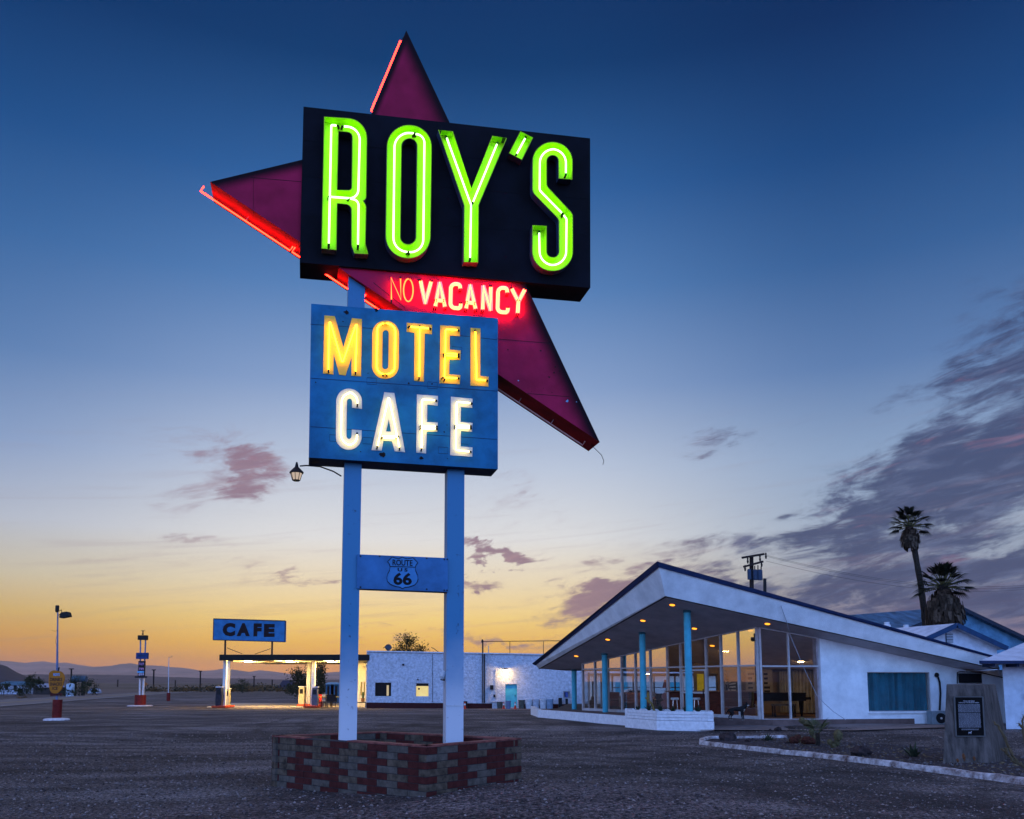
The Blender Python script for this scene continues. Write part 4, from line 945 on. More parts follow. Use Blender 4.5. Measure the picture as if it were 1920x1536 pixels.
# counter
t = thing('reception_counter', (9.3, 35.1, FLZ), 'long red wood reception counter behind the glass door', 'counter')
mb = MB(); mb.box((9.1, 35.4, .68), (3.6, .5, .96), R(-8)); mb.build('front_panel', M_WOOD, t, bevel=.01)
mb = MB(); mb.box((9.1, 35.35, 1.19), (3.8, .7, .05), R(-8)); mb.build('counter_top', mat('counter_top', (.22, .12, .08), .4), t, bevel=.01)
def stool(px, lab):
    P = at(px, 1340, 33.8); P.z = FLZ
    t = thing('bar_stool', P, lab, 'stool', 'chrome stools at the reception counter')
    mb = MB(); mb.lathe(P+Vector((0, 0, .66)), [(.15, 0), (.17, .02), (.17, .07), (.14, .09)], 16); mb.build('seat', mat('stool_seat', (.5, .48, .45), .4), t, smooth=True)
    for k in range(4):
        a = k*math.pi/2+.7; mb = MB(); mb.tube([P+Vector((.1*math.cos(a), .1*math.sin(a), .66)), P+Vector((.17*math.cos(a), .17*math.sin(a), 0))], .014, 6); mb.build('leg', mat('chrome', (.6, .55, .5), .2, 1.), t)
    mb = MB(); mb.tube([P+Vector((.145*math.cos(x*.5236), .145*math.sin(x*.5236), .28)) for x in range(13)], .009, 5); mb.build('foot_ring', mat('chrome'if 0 else 'chrome', (.6, .55, .5), .2, 1.), t)
stool(1266, 'chrome stool left of the glass door, seen past the planter'); stool(1306, 'chrome stool seen through the glass door panel')
# grand piano
def piano():
    P = at(1468, 1340, 34.2); P.z = FLZ
    t = thing('grand_piano', P, 'black grand piano inside behind the corner windows', 'piano')
    fr = Frame(P+Vector((0, 0, .62)), Vector((1, 0, 0)), Vector((0, 1, 0)))
    out = fil([(-1.15, -.6), (.75, -.6), (.75, .3, .2), (.2, .5, .5), (-.6, 1.0, .4), (-1.15, .9)])
    mb = MB(); prism(mb, fr, out, o0=0, o1=.3); mb.build('case', M_BLK, t)
    mb = MB(); prism(mb, fr, [(a*1.02, b*1.02) for a, b in out], o0=.302, o1=.33); mb.build('lid', M_BLK, t)
    for x, y in ((-1., -.45), (.6, -.45), (-.7, .6)):
        mb = MB(); mb.lathe(P+Vector((x, y, 0)), [(.04, 0), (.045, .05), (.06, .2), (.09, .45), (.1, .63)], 10); mb.build('leg', M_BLK, t, smooth=True)
    mb = MB(); mb.box(P+Vector((.86, -.2, .72)), (.22, .7, .1)); mb.build('keyboard', M_BLK, t)
piano()
def bench(P, nm, lab, c, w=.9, d=.35, h=.48):
    t = thing(nm, P, lab, nm.split('_')[-1])
    mb = MB(); mb.box(P+Vector((0, 0, h)), (w, d, .07)); mb.build('seat', c, t, bevel=.01)
    for x in (-1, 1):
        for y in (-1, 1): mb = MB(); mb.box(P+Vector((x*(w/2-.05), y*(d/2-.04), h/2-.02)), (.05, .05, h-.03)); mb.build('leg', M_BLK, t)
p = at(1470, 1345, 33.3); p.z = FLZ; bench(p, 'piano_bench', 'dark bench in front of the grand piano', mat('bench_cloth', (.12, .08, .05), .8))
# armchairs and sofa on the left part of the lobby
def armchair(px, Y, lab, c, w=.8, nm='armchair', rz=0.):
    P = at(px, 1330, Y); P.z = FLZ; t = thing(nm, P, lab, nm, None)
    mb = MB(); mb.box(P+Vector((0, 0, .27)), (w, .7, .3)); mb.build('seat', c, t, bevel=.04)
    mb = MB(); mb.box(P+Vector((0, .34, .55)), (w, .18, .6)); mb.build('backrest', c, t, bevel=.05)
    for x in (-1, 1): mb = MB(); mb.box(P+Vector((x*(w/2+.06), 0, .38)), (.14, .76, .5)); mb.build('armrest', c, t, bevel=.04)
    for x in (-1, 1):
        for y in (-1, 1): mb = MB(); mb.box(P+Vector((x*w*.42, y*.28, .06)), (.05, .05, .12)); mb.build('leg', M_BLK, t)
M_BRN = mat('brown_leather', (.13, .045, .028), .5, var=.25)
armchair(1181, 42.5, 'brown leather armchair with a light stripe beside the sofa', mat('brown_fabric', (.20, .10, .07), .7), .7)
armchair(1196, 40.8, 'long dark brown sofa in the middle of the lobby', M_BRN, 1.5, 'sofa')
armchair(1153, 43.5, 'small red brown armchair near the left lobby windows', mat('red_brown_fabric', (.2, .05, .03), .7), .6)
armchair(1242, 38.0, 'tall black chair behind the planter cacti', M_BLK, .5, 'high_back_chair')
# floor lamp with pinkish shade
def lamp():
    P = at(1250, 1340, 37.4); P.z = FLZ; t = thing('table_lamp', P, 'lamp with a tapering dull red shade beside the counter', 'lamp')
    mb = MB(); mb.lathe(P, [(.16, 0), (.16, .03), (.02, .05), (.02, 1.15)], 12); mb.build('stand', M_BLK, t)
    mb = MB(); mb.lathe(P+Vector((0, 0, 1.12)), [(.17, 0), (.08, .36)], 16); mb.build('lamp_shade', mat('shade_red', (.28, .06, .06), .8), t)
lamp()
# coat-tree of hanging trinkets / Christmas tree by the counter
t = thing('decorated_tree', (10.6, 36.9, FLZ), 'slim dark ornamented tree behind the window right of the glass door', 'decorated tree')
t.location = (10.15, 36.7, FLZ); OFF[t.name] = Vector(t.location)
mb = MB(); mb.tube([Vector((10.15, 36.7, .2)), Vector((10.15, 36.7, 2.1))], .025, 6); mb.build('trunk', M_BLK, t)
mb = MB(); rng = np.random.RandomState(9)
for k in range(260):
    h = rng.rand(); a = rng.rand()*6.28; r = (.34*(1-h)+.05)*rng.rand()**.4; q = Vector((10.15+r*math.cos(a), 36.7+r*math.sin(a), .55+1.55*h)); d = Vector(rng.normal(size=3)).normalized()*.07; e = Vector(rng.normal(size=3)).normalized()*.03
    mb.add([q-d, q+e, q+d, q-e], [(0, 1, 2, 3)], int(rng.rand() < .25))
mb.build('foliage', [mat('dark_needles', (.02, .03, .015), .8), mat('tinsel', (.45, .38, .3), .4)], t)
# curtains inside at the back of the piano
def curtain(name, lab, P, d, w, z0, z1, c, folds=9, amp=.05):
    mb = MB(); n = Vector((d.y, -d.x, 0)); k = folds*8; q = [P+d*(w*i/k)+n*(amp*math.sin(i*6.283/8)+amp*.4*math.sin(i*1.7)) for i in range(k+1)]
    for a, b in zip(q, q[1:]): mb.quad(Vector((a.x, a.y, z0)), Vector((b.x, b.y, z0)), Vector((b.x, b.y, z1)), Vector((a.x, a.y, z1)))
    tag(mb.build(name, c, smooth=True), lab, 'curtain')
curtain('curtain', 'pale pleated curtain hanging behind the grand piano', at(1462, 1300, 36.7), Vector((1, -.12, 0)).normalized(), 1.0, .25, 2.05, mat('pale_curtain', (.42, .38, .28), .8))
curtain('curtain', 'second pale curtain, right of the piano near the end post', at(1488, 1300, 36.4), Vector((1, -.12, 0)).normalized(), 1.3, .25, 2.1, mat('pale_curtain', (.42, .38, .28), .8))
t_ = at(1307, 1280, 37.15); curtain('curtain', 'yellow lit curtain in the small window behind the counter', t_, Vector((1, -.12, 0)).normalized(), .30, 1.16, 1.94, mat('yellow_curtain', (.70, .56, .06), .7, emis=(.9, .7, .05), estr=.10), 5, .03)
# notice board with black and white pictures
t = thing('notice_board', at(1403, 1300, 36.75), 'board of black and white pictures on the inner wall left of the piano', 'notice board')
BFm = Frame(at(1403, 1300, 36.75), Vector((1, -.12, 0)))
mb = MB(); prism(mb, BFm, rect(-.1, -.1, 1.05, 1.05), o0=0, o1=.02); mb.build('backing', mat('board', (.36, .28, .17), .8), t)
for i in range(5):
    for j in range(3):
        mb = MB(); prism(mb, BFm, rect(.0+j*.34, .0+i*.2, .0+j*.34+random.uniform(.16, .28), .0+i*.2+random.uniform(.05, .14)), o0=.021, o1=.026); mb.build('picture', mat('print_black', (.03, .025, .02), .6), t)
t = thing('wall_picture', at(1362, 1290, 36.9), 'dark framed picture with white bird-like marks on the inner wall', 'picture')
BFm = Frame(at(1362, 1290, 36.9), Vector((1, -.12, 0))); mb = MB(); prism(mb, BFm, rect(-.0, -.25, .5, .3), o0=0, o1=.03); mb.build('frame', M_DARK, t)
mb = MB()
for k in range(3): mb.beam(BFm.p(.05, .15-.12*k, .035), BFm.p(.4, .2-.15*k, .035), .006, .05)
mb.build('print', mat('letter_white', (.62, .56, .62)), t)
# guitar hung by the left windows
def guitar():
    P = at(1111.5, 1310, 41.4); fr = Frame(P, Vector((1, .1, 0))); t = thing('guitar', P, 'dark guitar standing upright behind the leftmost lobby windows', 'guitar')
    out = fil([(-.17, -.42, .15), (.17, -.42, .15), (.16, -.12, .1), (.08, -.02, .05), (.13, .12, .1), (-.13, .12, .1), (-.08, -.02, .05), (-.16, -.12, .1)])
    mb = MB(); prism(mb, fr, out, o0=-.05, o1=.05); mb.build('body', mat('guitar_wood', (.07, .03, .015), .4), t)
    mb = MB(); mb.beam(fr.p(0, .1, .06), fr.p(0, .72, .06), .05, .03); mb.box(fr.p(0, .78, .06), (.08, .03, .14)); mb.build('neck', M_BLK, t)
    mb = MB(); mb.tube([fr.p(0, -.45, -.06), fr.p(0, .75, -.06)], .02, 6); mb.lathe((P.x, P.y, FLZ), [(.16, 0), (.02, .03), (.02, .2)], 8); mb.build('stand', M_BLK, t)
guitar()
# warm lamps added under the lobby ceiling to brighten the interior
for i, (x, y, lab) in enumerate(((9.6, 34.6, 'added round light over the counter, nearer the glass door'), (12.6, 34.3, 'added round light above the grand piano'), (7.4, 40.6, 'added round light above the sofa'))):
    z = zt(Vector((x, y, 0)))-.05; t = thing('added_ceiling_light', (x, y, z), lab, 'ceiling light', 'lights added inside the lobby')
    mb = MB(); mb.lathe((x, y, z-.03), [(.16, 0), (.16, .05)], 16); mb.build('housing', M_ALU, t)
    mb = MB(); mb.lathe((x, y, z-.055), [(.10, 0), (.13, .02)], 16); mb.build('lamp', glow('indoor_fill_lamp', (1, .62, .25), 90.), t)
# dog
def dog():
    P = gp(1383, 1349.5); P.z = g(P.x, P.y)+.05
    P = at(1383, 1344, G0.y-.55); P.z = .2
    me = bpy.data.meshes.new('dog'); s = 1.
    J = {'rump': (-.30, 0, .50), 'belly': (-.05, 0, .50), 'chest': (.20, 0, .50), 'neck': (.34, -.02, .62), 'head': (.42, -.07, .70), 'muz': (.47, -.16, .66), 'nose': (.49, -.20, .65),
         'tail1': (-.38, 0, .47), 'tail2': (-.48, .02, .33), 'tail3': (-.52, .03, .24)}
    V = list(J.values()); K = list(J); E = [('belly', 'rump'), ('belly', 'chest'), ('chest', 'neck'), ('neck', 'head'), ('head', 'muz'), ('muz', 'nose'), ('rump', 'tail1'), ('tail1', 'tail2'), ('tail2', 'tail3')]
    RAD = {'rump': .10, 'belly': .095, 'chest': .125, 'neck': .075, 'head': .075, 'muz': .042, 'nose': .026, 'tail1': .035, 'tail2': .025, 'tail3': .015}
    def addv(n, co, r, par): K.append(n); V.append(co); RAD[n] = r; E.append((par, n))
    for sd in (-1, 1):
        y = .085*sd; q = .04*sd
        addv(f'fs{sd}', (.22+q, y, .40), .055, 'chest'); addv(f'fe{sd}', (.20+q, y, .28), .038, f'fs{sd}'); addv(f'fw{sd}', (.23+q, y, .13), .026, f'fe{sd}'); addv(f'fp{sd}', (.23+q, y, .03), .026, f'fw{sd}'); addv(f'ft{sd}', (.28+q, y, .018), .018, f'fp{sd}')
        addv(f'ht{sd}', (-.28-q, y, .40), .075, 'rump'); addv(f'hk{sd}', (-.22-q, y, .29), .048, f'ht{sd}'); addv(f'hh{sd}', (-.34-q, y, .16), .027, f'hk{sd}'); addv(f'hp{sd}', (-.32-q, y, .03), .024, f'hh{sd}'); addv(f'hx{sd}', (-.27-q, y, .018), .018, f'hp{sd}')
        addv(f'er{sd}', (.40, -.06+.055*sd, .785), .022, 'head'); addv(f'et{sd}', (.385, -.05+.095*sd, .83), .010, f'er{sd}')
    me.from_pydata(V, [(K.index(a), K.index(b)) for a, b in E], []); me.update()
    o = bpy.data.objects.new('dogtmp', me); COL.objects.link(o)
    sk = o.modifiers.new('s', 'SKIN'); 
    for i, k in enumerate(K): me.skin_vertices[0].data[i].radius = (RAD[k], RAD[k])
    me.skin_vertices[0].data[0].use_root = True
    o.modifiers.new('ss', 'SUBSURF').levels = 2
    bpy.context.view_layer.update(); m2 = bpy.data.meshes.new_from_object(o.evaluated_get(bpy.context.evaluated_depsgraph_get())); bpy.data.objects.remove(o)
    m2.materials.clear(); m2.materials.append(mat('dog_black', (.012, .011, .012), .8)); m2.materials.append(mat('dog_white', (.5, .42, .36), .9))
    for p in m2.polygons:
        c = p.center; p.use_smooth = True
        w = (c.x > .28 and c.z < .50 and c.z > .36) or (c.x > .43 and c.y < -.1 and abs(c.y+.04-(c.x-.42)*-1.6) < .3 and c.z > .64 and c.z < .70) or c.z < .03
        p.material_index = 1 if w else 0
    d = bpy.data.objects.new('dog', m2); COL.objects.link(d); d.location = P; d.rotation_euler = (0, 0, R(-12)); d.scale = (.8, .8, .8); OFF[d.name] = Vector(P)
    tag(d, 'black dog with white chest standing outside the lobby corner windows', 'dog')
    mb = MB()
    for sd in (-1, 1): mb.blob(Vector((.455, -.115+.035*sd, .705)), .010, 8, 1, 0)
    mb.blob(Vector((.497, -.215, .655)), .018, 8, 2, 0)
    e = mb.build('eyes_and_nose', mat('dog_eye', (.03, .02, .015), .15), None, origin=(0, 0, 0)); e.parent = d; e.location = (0, 0, 0)
dog()
# ================================================================ filling station, store building, canopy
YG = 75.
M_GSTUC = mat('rough_stucco', (.52, .54, .60), .95, var=.22, vs=5, bump=1., bs=10, bd=.07)
M_MAROON = mat('maroon_band', (.045, .008, .008), .7)
GF = Frame(at(688, 1278, YG), Vector((1, -.035, 0)))
gpx = lambda x, y, o=0: GF.px(x, y, o)
def R4(x0, y0, x1, y1, o=0):
    a = gpx(x0, y1, o); b = gpx(x1, y0, o); return rect(a[0], a[1], b[0], b[1])
STORE = thing('store_building', GF.p(5, -2.4), 'long white stucco store building with teal door and lit wall lamp', 'building')
wa = [gpx(688, 1326), gpx(1120, 1333), gpx(1120, 1229.5), gpx(688, 1221.5)]; wa[0] = (wa[0][0], -3.2); wa[1] = (wa[1][0], -3.2); wa[3] = (wa[0][0], wa[3][1])
door = R4(947.5, 1283, 969.5, 1326); wi1 = R4(703, 1280, 733.5, 1305.5); wi2 = R4(779, 1281, 804, 1306.5)
mb = MB(); prism(mb, GF, wa, [door, wi1, wi2], o0=-.3, o1=0); mb.build('wall', M_GSTUC, STORE)
zr = wa[3][1]
mb = MB(); n = GF.n; E = wa[1][0]
for a, b in ((GF.p(0, 0, -.3), GF.p(0, 0, -11)), (GF.p(0, 0, -11), GF.p(E, 0, -11)), (GF.p(E, 0, -11), GF.p(E, 0, -.3))):
    mb.beam(a+Vector((0, 0, (zr-3.2)/2)), b+Vector((0, 0, (zr-3.2)/2)), .25, zr+3.1)
mb.build('wall', M_GSTUC, STORE)
mb = MB(); flat(mb, [GF.p(.1, 0, -.25), GF.p(E-.1, 0, -.25), GF.p(E-.1, 0, -11), GF.p(.1, 0, -11)], EYE+wa[2][1]-.35, EYE+wa[2][1]-.2); mb.build('roof', mat('roof_white', (.55, .56, .6)), STORE)
mb = MB(); a, b = GF.p(*wa[3], .02), GF.p(*wa[2], .02); mb.beam(a+Vector((0, 0, .02))-GF.u*.1, b+Vector((0, 0, .02)), .25, .1); mb.build('parapet_cap', mat('cap_white', (.6, .62, .66), .7), STORE)
cA, cB = [gpx(694, 1317.5, .02), gpx(940, 1320, .02)], None
mb = MB(); prism(mb, GF, [(-.02, -3.2), (gpx(941, 1325)[0], -3.2), (gpx(941, 1325)[0], gpx(941, 1319.3)[1]), (-.02, gpx(688, 1317.3)[1])], o0=-.01, o1=.05); mb.build('base_band', M_MAROON, STORE)
mb = MB(); prism(mb, GF, [(gpx(974, 1325)[0], -3.2), (E, -3.2), (E, gpx(1040, 1320.5)[1]), (gpx(974, 1325)[0], gpx(974, 1320)[1])], o0=-.01, o1=.05); mb.build('base_band', M_MAROON, STORE)
mb = MB(); prism(mb, GF, [(p[0], p[1]) for p in door], o0=-.28, o1=-.2); D_ = mb.build('door', M_TEAL, STORE)
mb = MB(); mb.box(GF.p(door[1][0]-.18, door[0][1]+1.0, -.17), (.05, .05, .16)); mb.build('handle', M_DARK, D_)
for wq, nm, lit in ((wi1, 'window', 0), (wi2, 'window', 1)):
    mb = MB(); (ua, va), (ub, _), (_, vb), _2 = wq
    for p, q in (((ua, va), (ub, va)), ((ub, va), (ub, vb)), ((ub, vb), (ua, vb)), ((ua, vb), (ua, va))): mb.beam(GF.p(*p, -.15), GF.p(*q, -.15), .08, .08)
    w = mb.build('window', mat('frame_white', (.6, .6, .6), .5) if lit else M_DARK, STORE)
    if lit:
        mb = MB(); prism(mb, GF, rect(ua, va, ub, va+(vb-va)*.78), o0=-.25, o1=-.22); mb.build('blind', mat('lit_blind', (.8, .6, .2), .7, var=.15, vs=3, emis=(1., .66, .16), estr=.62), w)
        mb = MB(); prism(mb, GF, rect(ua, va+(vb-va)*.79, ub, vb), o0=-.25, o1=-.22); mb.build('shade', M_DARK, w)
        mb = MB(); mb.lathe(GF.p(ua+.28, va+.7, -.2), [(.09, 0), (.09, .01)], 10, axis=Matrix.Rotation(R(90), 3, 'X')); mb.build('vent_hole', M_DARK, w)
    else:
        mb = MB(); prism(mb, GF, rect(ua, va, ub, vb), o0=-.27, o1=-.24); mb.build('pane', M_BLK, w)
        mb = MB(); prism(mb, GF, rect(ua+(ub-ua)*.7, va+.02, ua+(ub-ua)*.83, va+(vb-va)*.8), o0=-.23, o1=-.22); mb.build('lit_gap', mat('gap_light', (.8, .5, .2), .7, emis=(1., .7, .3), estr=.4), w)
def pipe(x, y0, y1, r, m=None, o=.12):
    a = GF.p(*gpx(x, y0, o), o); b = GF.p(*gpx(x, y1, o), o); mb = MB(); mb.tube([a, b], r, 8); mb.build('pipe', m or M_DARK, STORE)
pipe(904.5, 1200, 1318, .04); pipe(908, 1226, 1318, .06); pipe(916, 1211, 1318, .035, mat('pipe_grey', (.45, .45, .48), .6)); pipe(811, 1227, 1317, .02); pipe(930.5, 1256, 1312, .03, mat('pipe_grey', (.45, .45, .48)))
mb = MB(); mb.lathe(GF.p(*gpx(904.5, 1203, .12), .12), [(.09, -.1), (.1, .06), (.04, .2)], 8); mb.build('pipe_cap', M_DARK, STORE)
for x, y, w, h in ((922, 1289, .3, .4), (927, 1305, .18, .25), (756, 1246.5, .16, .16), (783.5, 1274, .1, .1)):
    mb = MB(); mb.box(GF.p(*gpx(x, y, .12), .12), (w, .2, h)); mb.build('junction_box', M_DARK, STORE, bevel=.01)
# wall lamp over the teal door, lit
P = GF.p(*gpx(947, 1255.5, .6), .6)
mb = MB(); mb.lathe(P, [(.26, -.02), (.2, .08), (.08, .12)], 14); mb.beam(P+Vector((0, .05, .06)), P+Vector((0, .58, .06)), .05, .05); WLP = mb.build('wall_lamp', M_DARK, STORE)
mb = MB(); mb.lathe(P+Vector((0, 0, -.04)), [(.09, -.08), (.16, -.02), (.16, .0)], 12); mb.build('bulb', glow('lamp_bulb', (1, .64, .20), 300.), WLP)
# roof rail
mb = MB(); o = -.6
rl = lambda x, y: GF.p(*gpx(x, y, o), o)
mb.tube([rl(906, 1203), rl(1060, 1201.5)], .035, 6); RAIL = mb.build('roof_rail', M_DARK, STORE)
for x in (906, 956, 1019, 1050): mb = MB(); mb.tube([rl(x, 1203), rl(x, 1232)], .03, 6); mb.build('rail_post', M_DARK, STORE)
# satellite dish
def dish():
    P = GF.p(*gpx(728, 1214, -1.), -1.); t = thing('satellite_dish', (P.x, P.y, P.z-.5), 'round dark satellite dish on the store roof edge', 'satellite dish')
    ax = Vector((.2, -1, .25)).to_track_quat('Z', 'Y').to_matrix()
    mb = MB(); mb.lathe(P, [(.02, -.06), (.16, -.04), (.3, .03), (.29, .04), (.15, -.02)], 18, axis=ax); mb.build('dish', mat('dish_grey', (.05, .06, .08), .5), t, smooth=True)
    mb = MB(); mb.tube([P+Vector((0, .05, 0)), P+Vector((0, .1, -.55))], .03, 6); mb.build('mast', M_DARK, t)
    mb = MB(); mb.tube([P+Vector((0, -.02, -.25)), P+Vector((-.25, -.3, 0))], .015, 5); mb.box(P+Vector((-.27, -.33, .02)), (.07, .07, .1)); mb.build('feed_arm', M_DARK, t)
dish()
P = rl(816, 1218); mb = MB(); mb.tube([P+Vector((.3, 0, -.25)), P, P+Vector((-.35, 0, .2))], .03, 5); tag(mb.build('roof_antenna', M_DARK), 'small bent antenna on the store roof near the right sign post', 'antenna')
# office wall lit by the canopy
OF = Frame(at(690, 1278, YG+5.), Vector((1, 0, 0)))
OFF_T = thing('canopy_office', OF.p(-2, -2.4), 'pale office wall with narrow windows glowing under the station canopy', 'building')
ow = [OF.px(636, 1320), OF.px(690, 1320)]
holes = []
for x0, x1, y0, y1 in ((675.5, 679.5, 1279, 1304), (681.5, 685, 1279, 1304)): a = OF.px(x0, y1); b = OF.px(x1, y0); holes.append(rect(a[0], a[1], b[0], b[1]))
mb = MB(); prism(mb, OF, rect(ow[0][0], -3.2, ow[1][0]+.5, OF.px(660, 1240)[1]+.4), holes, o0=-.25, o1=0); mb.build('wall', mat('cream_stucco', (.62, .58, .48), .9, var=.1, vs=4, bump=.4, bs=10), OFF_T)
for h in holes:
    mb = MB(); prism(mb, OF, h, o0=-.2, o1=-.17); mb.build('window', mat('office_glass', (.25, .17, .05), .3, emis=(1, .7, .2), estr=.25), OFF_T)
# canopy
CF = Frame(at(411, 1278, YG+.2), Vector((1, -.02, 0)))
cz0, cz1 = CF.px(500, 1238.5)[1]+EYE, CF.px(500, 1227.5)[1]+EYE
cu1 = CF.px(691, 1235)[0]; CD = 16.
CAN = thing('fuel_canopy', CF.p(8, -2.4, -5), 'flat dark edged filling station canopy lit from below on white posts', 'canopy')
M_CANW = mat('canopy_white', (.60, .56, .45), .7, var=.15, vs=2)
mb = MB(); P0 = [CF.p(0, 0, 0), CF.p(cu1, 0, 0), CF.p(cu1, 0, -CD), CF.p(0, 0, -CD)]
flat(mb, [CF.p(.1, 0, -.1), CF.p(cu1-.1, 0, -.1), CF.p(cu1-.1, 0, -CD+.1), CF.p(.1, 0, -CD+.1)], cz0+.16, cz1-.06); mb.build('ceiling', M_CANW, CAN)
mb = MB(); zc = (cz0+cz1)/2
for a, b in zip(P0, P0[1:]+P0[:1]): a2, b2 = a.copy(), b.copy(); a2.z = b2.z = zc; mb.beam(a2, b2, .14, cz1-cz0)
mb.build('fascia', mat('canopy_edge', (.012, .010, .009), .6), CAN)
mb = MB()
for k in range(1, 6): mb.beam(CF.p(cu1*k/6+.3, cz0-EYE+.06, -.2), CF.p(cu1*k/6+.3, cz0-EYE+.06, -CD+.2), .16, .2)
for k in range(3): mb.beam(CF.p(.2, cz0-EYE+.03, -3-k*5), CF.p(cu1-.2, cz0-EYE+.03, -3-k*5), .14, .22)
mb.build('ceiling_beams', M_CANW, CAN)
G_TUBE = glow('fluorescent', (1., .66, .20), 800.)
for x, y, o in ((465.5, 1238.5, -2.), (543, 1240, -2.), (620, 1241, -2.)):
    P = CF.p(CF.px(x, y, o)[0], cz0-EYE-.0, o)
    mb = MB(); mb.box(P+Vector((0, 0, .03)), (.3, 1.7, .1), R(0)); f = mb.build('light_housing', M_CANW, CAN)
    for s in (-.09, .09): mb = MB(); mb.tube([P+Vector((s, -.8, -.05)), P+Vector((s, .8, -.05))], .03, 8); mb.build('fluorescent_tube', G_TUBE, f)
gz = lambda P: g(P.x, P.y)
def cpost(x, Y, w, lean=0):
    P = at(x, 1278, Y); z0 = gz(P)
    mb = MB(); mb.box((P.x, P.y, (z0+.1+cz0+.1)/2), (w, .3, cz0-z0)); mb.build('post', mat('post_white', (.66, .64, .60), .6, var=.08), CAN, bevel=.01)
cpost(421.5, YG+1.4, .3); cpost(427, YG+7, .36); cpost(578.5, YG+6.5, .36); cpost(587.5, YG+2., .36)
# slab under the canopy
sp = [gp(x, y) for x, y in ((388, 1326.5), (694, 1327.5))]; sp += [Vector((sp[1].x+1, YG+17, 0)), Vector((at(432, 1278, YG+17).x, YG+17, 0))]
mb = MB(); mb.add([Vector((p.x, p.y, g(p.x, p.y)+.07)) for p in sp], [(0, 1, 2, 3)]); mb.add([Vector((p.x, p.y, g(p.x, p.y)-.1+.17*k)) for k in (0, 1) for p in sp[:2]], [(0, 1, 3, 2)])
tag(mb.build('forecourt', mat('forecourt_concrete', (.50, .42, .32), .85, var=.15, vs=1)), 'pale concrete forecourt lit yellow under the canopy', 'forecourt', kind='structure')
# pump islands and pumps
def island(x, Y, w, lab):
    P = at(x, 1278, Y); z = gz(P)+.07; t = MB(); t.box((P.x, P.y, z+.09), (w, 2.6, .18)); tag(t.build('pump_island', mat('island_red', (.42, .055, .02), .7), bevel=.03), lab, 'pump island', 'red kerbed pump islands')
    return P, z+.18
def pump(P, z, lab, rz=0, face=None):
    t = thing('fuel_pump', (P.x, P.y, z), lab, 'fuel pump', 'old fuel pumps under the canopy'); fr = Frame((P.x, P.y-.26, z), Vector((1, 0, 0)))
    mb = MB(); prism(mb, fr, fil([(-.26, 0), (.26, 0), (.29, .55, .2), (.22, 1.62, .1), (-.22, 1.62, .1), (-.29, .55, .2)]), o0=-.52, o1=0); mb.build('body', face or mat('pump_grey', (.10, .10, .12), .4, var=.5, vs=4), t)
    mb = MB(); mb.box((P.x, P.y, z+1.68), (.6, .62, .1)); mb.build('top_cap', mat('pump_cap', (.5, .52, .58), .4), t, bevel=.02)
    mb = MB(); prism(mb, fr, fil([(-.17, 1.0, .03), (.17, 1.0, .03), (.15, 1.45, .03), (-.15, 1.45, .03)]), o0=0, o1=.015); mb.build('dial', M_DARK, t)
    mb = MB(); mb.tube([fr.p(.3, 1.25, -.2), fr.p(.42, .9, -.1), fr.p(.40, .4, -.1), fr.p(.3, .35, -.2)], .025, 6); mb.build('hose', M_DARK, t, smooth=True)
for i, (x, Y, w, l1, l2, dx) in enumerate(((420, YG+1.6, 1.3, 'red kerbed island under the outer canopy post', 'dark fuel pump at the outer end of the canopy', -.1),
                                       (588, YG+2., 1.2, 'red kerbed island carrying the grey patterned pump by the table', 'grey mottled fuel pump beside the outdoor table', .35),
                                       (575, YG+6.8, 1.2, 'rear red kerbed island behind the grey mottled pump', 'cream fuel pump with black lower panel on the rear island', -.25))):
    P, z = island(x, Y, w, l1); pump(P+Vector((dx, -.8, 0)), z, l2, face=[mat('pump_black', (.025, .025, .035), .35, var=.4), mat('pump_grey', (.10, .10, .12)), mat('pump_cream', (.5, .42, .25), .5)][i])
P = at(427, 1278, YG+4.2); pump(P, gz(P)+.08, 'second dark pump partly hidden behind the outer canopy pump', face=mat('pump_cream', (.5, .42, .25)))
# roof CAFE sign
def cafe_sign():
    K = Frame(at(468, 1278, YG+2.), Vector((1, -.03, 0)))
    t = thing('cafe_roof_sign', K.p(0, cz1-EYE), 'blue rectangular sign reading CAFE standing on the canopy roof', 'sign')
    q = pp(K, [(400.5, 1160.3), (535, 1164.2), (534.2, 1203.8), (399.5, 1200)])
    mb = MB(); prism(mb, K, q, o0=-.35, o1=0); B = mb.build('sign_box', mat('cafe_sign_blue', (.03, .16, .34), .5, var=.2, vs=1.5), t)
    mb = MB()
    for i in range(4): mb.beam(K.p(*q[i], .0), K.p(*q[(i+1) % 4], .0), .05, .07)
    mb.build('sign_edge', M_DARK, B)
    for s, x0, x1, y0, y1 in (('C', 417, 441.5, 1168, 1193.2), ('A', 443.5, 469.3, 1168.5, 1193), ('F', 475, 491, 1169, 1193.5), ('E', 494.5, 515.5, 1170, 1194.5)):
        mb = MB(); a = K.px(x0, y1); b = K.px(x1, y0); text(mb, K, s, a[0], a[1], b[0], b[1], .004, .004, .075); mb.build('sign_letter', mat('letter_maroon', (.012, .004, .006), .6), B)
    for x in (422.5, 510.5):
        mb = MB(); a = K.px(x, 1200, -.2); b = K.px(x-.6, 1228, -.2); mb.beam(K.p(*a, -.2), K.p(*b, -.2), .14, .14); mb.build('sign_post', M_DARK, t)
    for a, b in (((425.5, 1215), (454, 1226)), ((507, 1216.5), (478, 1226.5))):
        mb = MB(); mb.tube([K.p(*K.px(*a, -.2), -.2), K.p(*K.px(*b, -1.4), -1.4)], .03, 5); mb.build('brace', M_DARK, t)
cafe_sign()
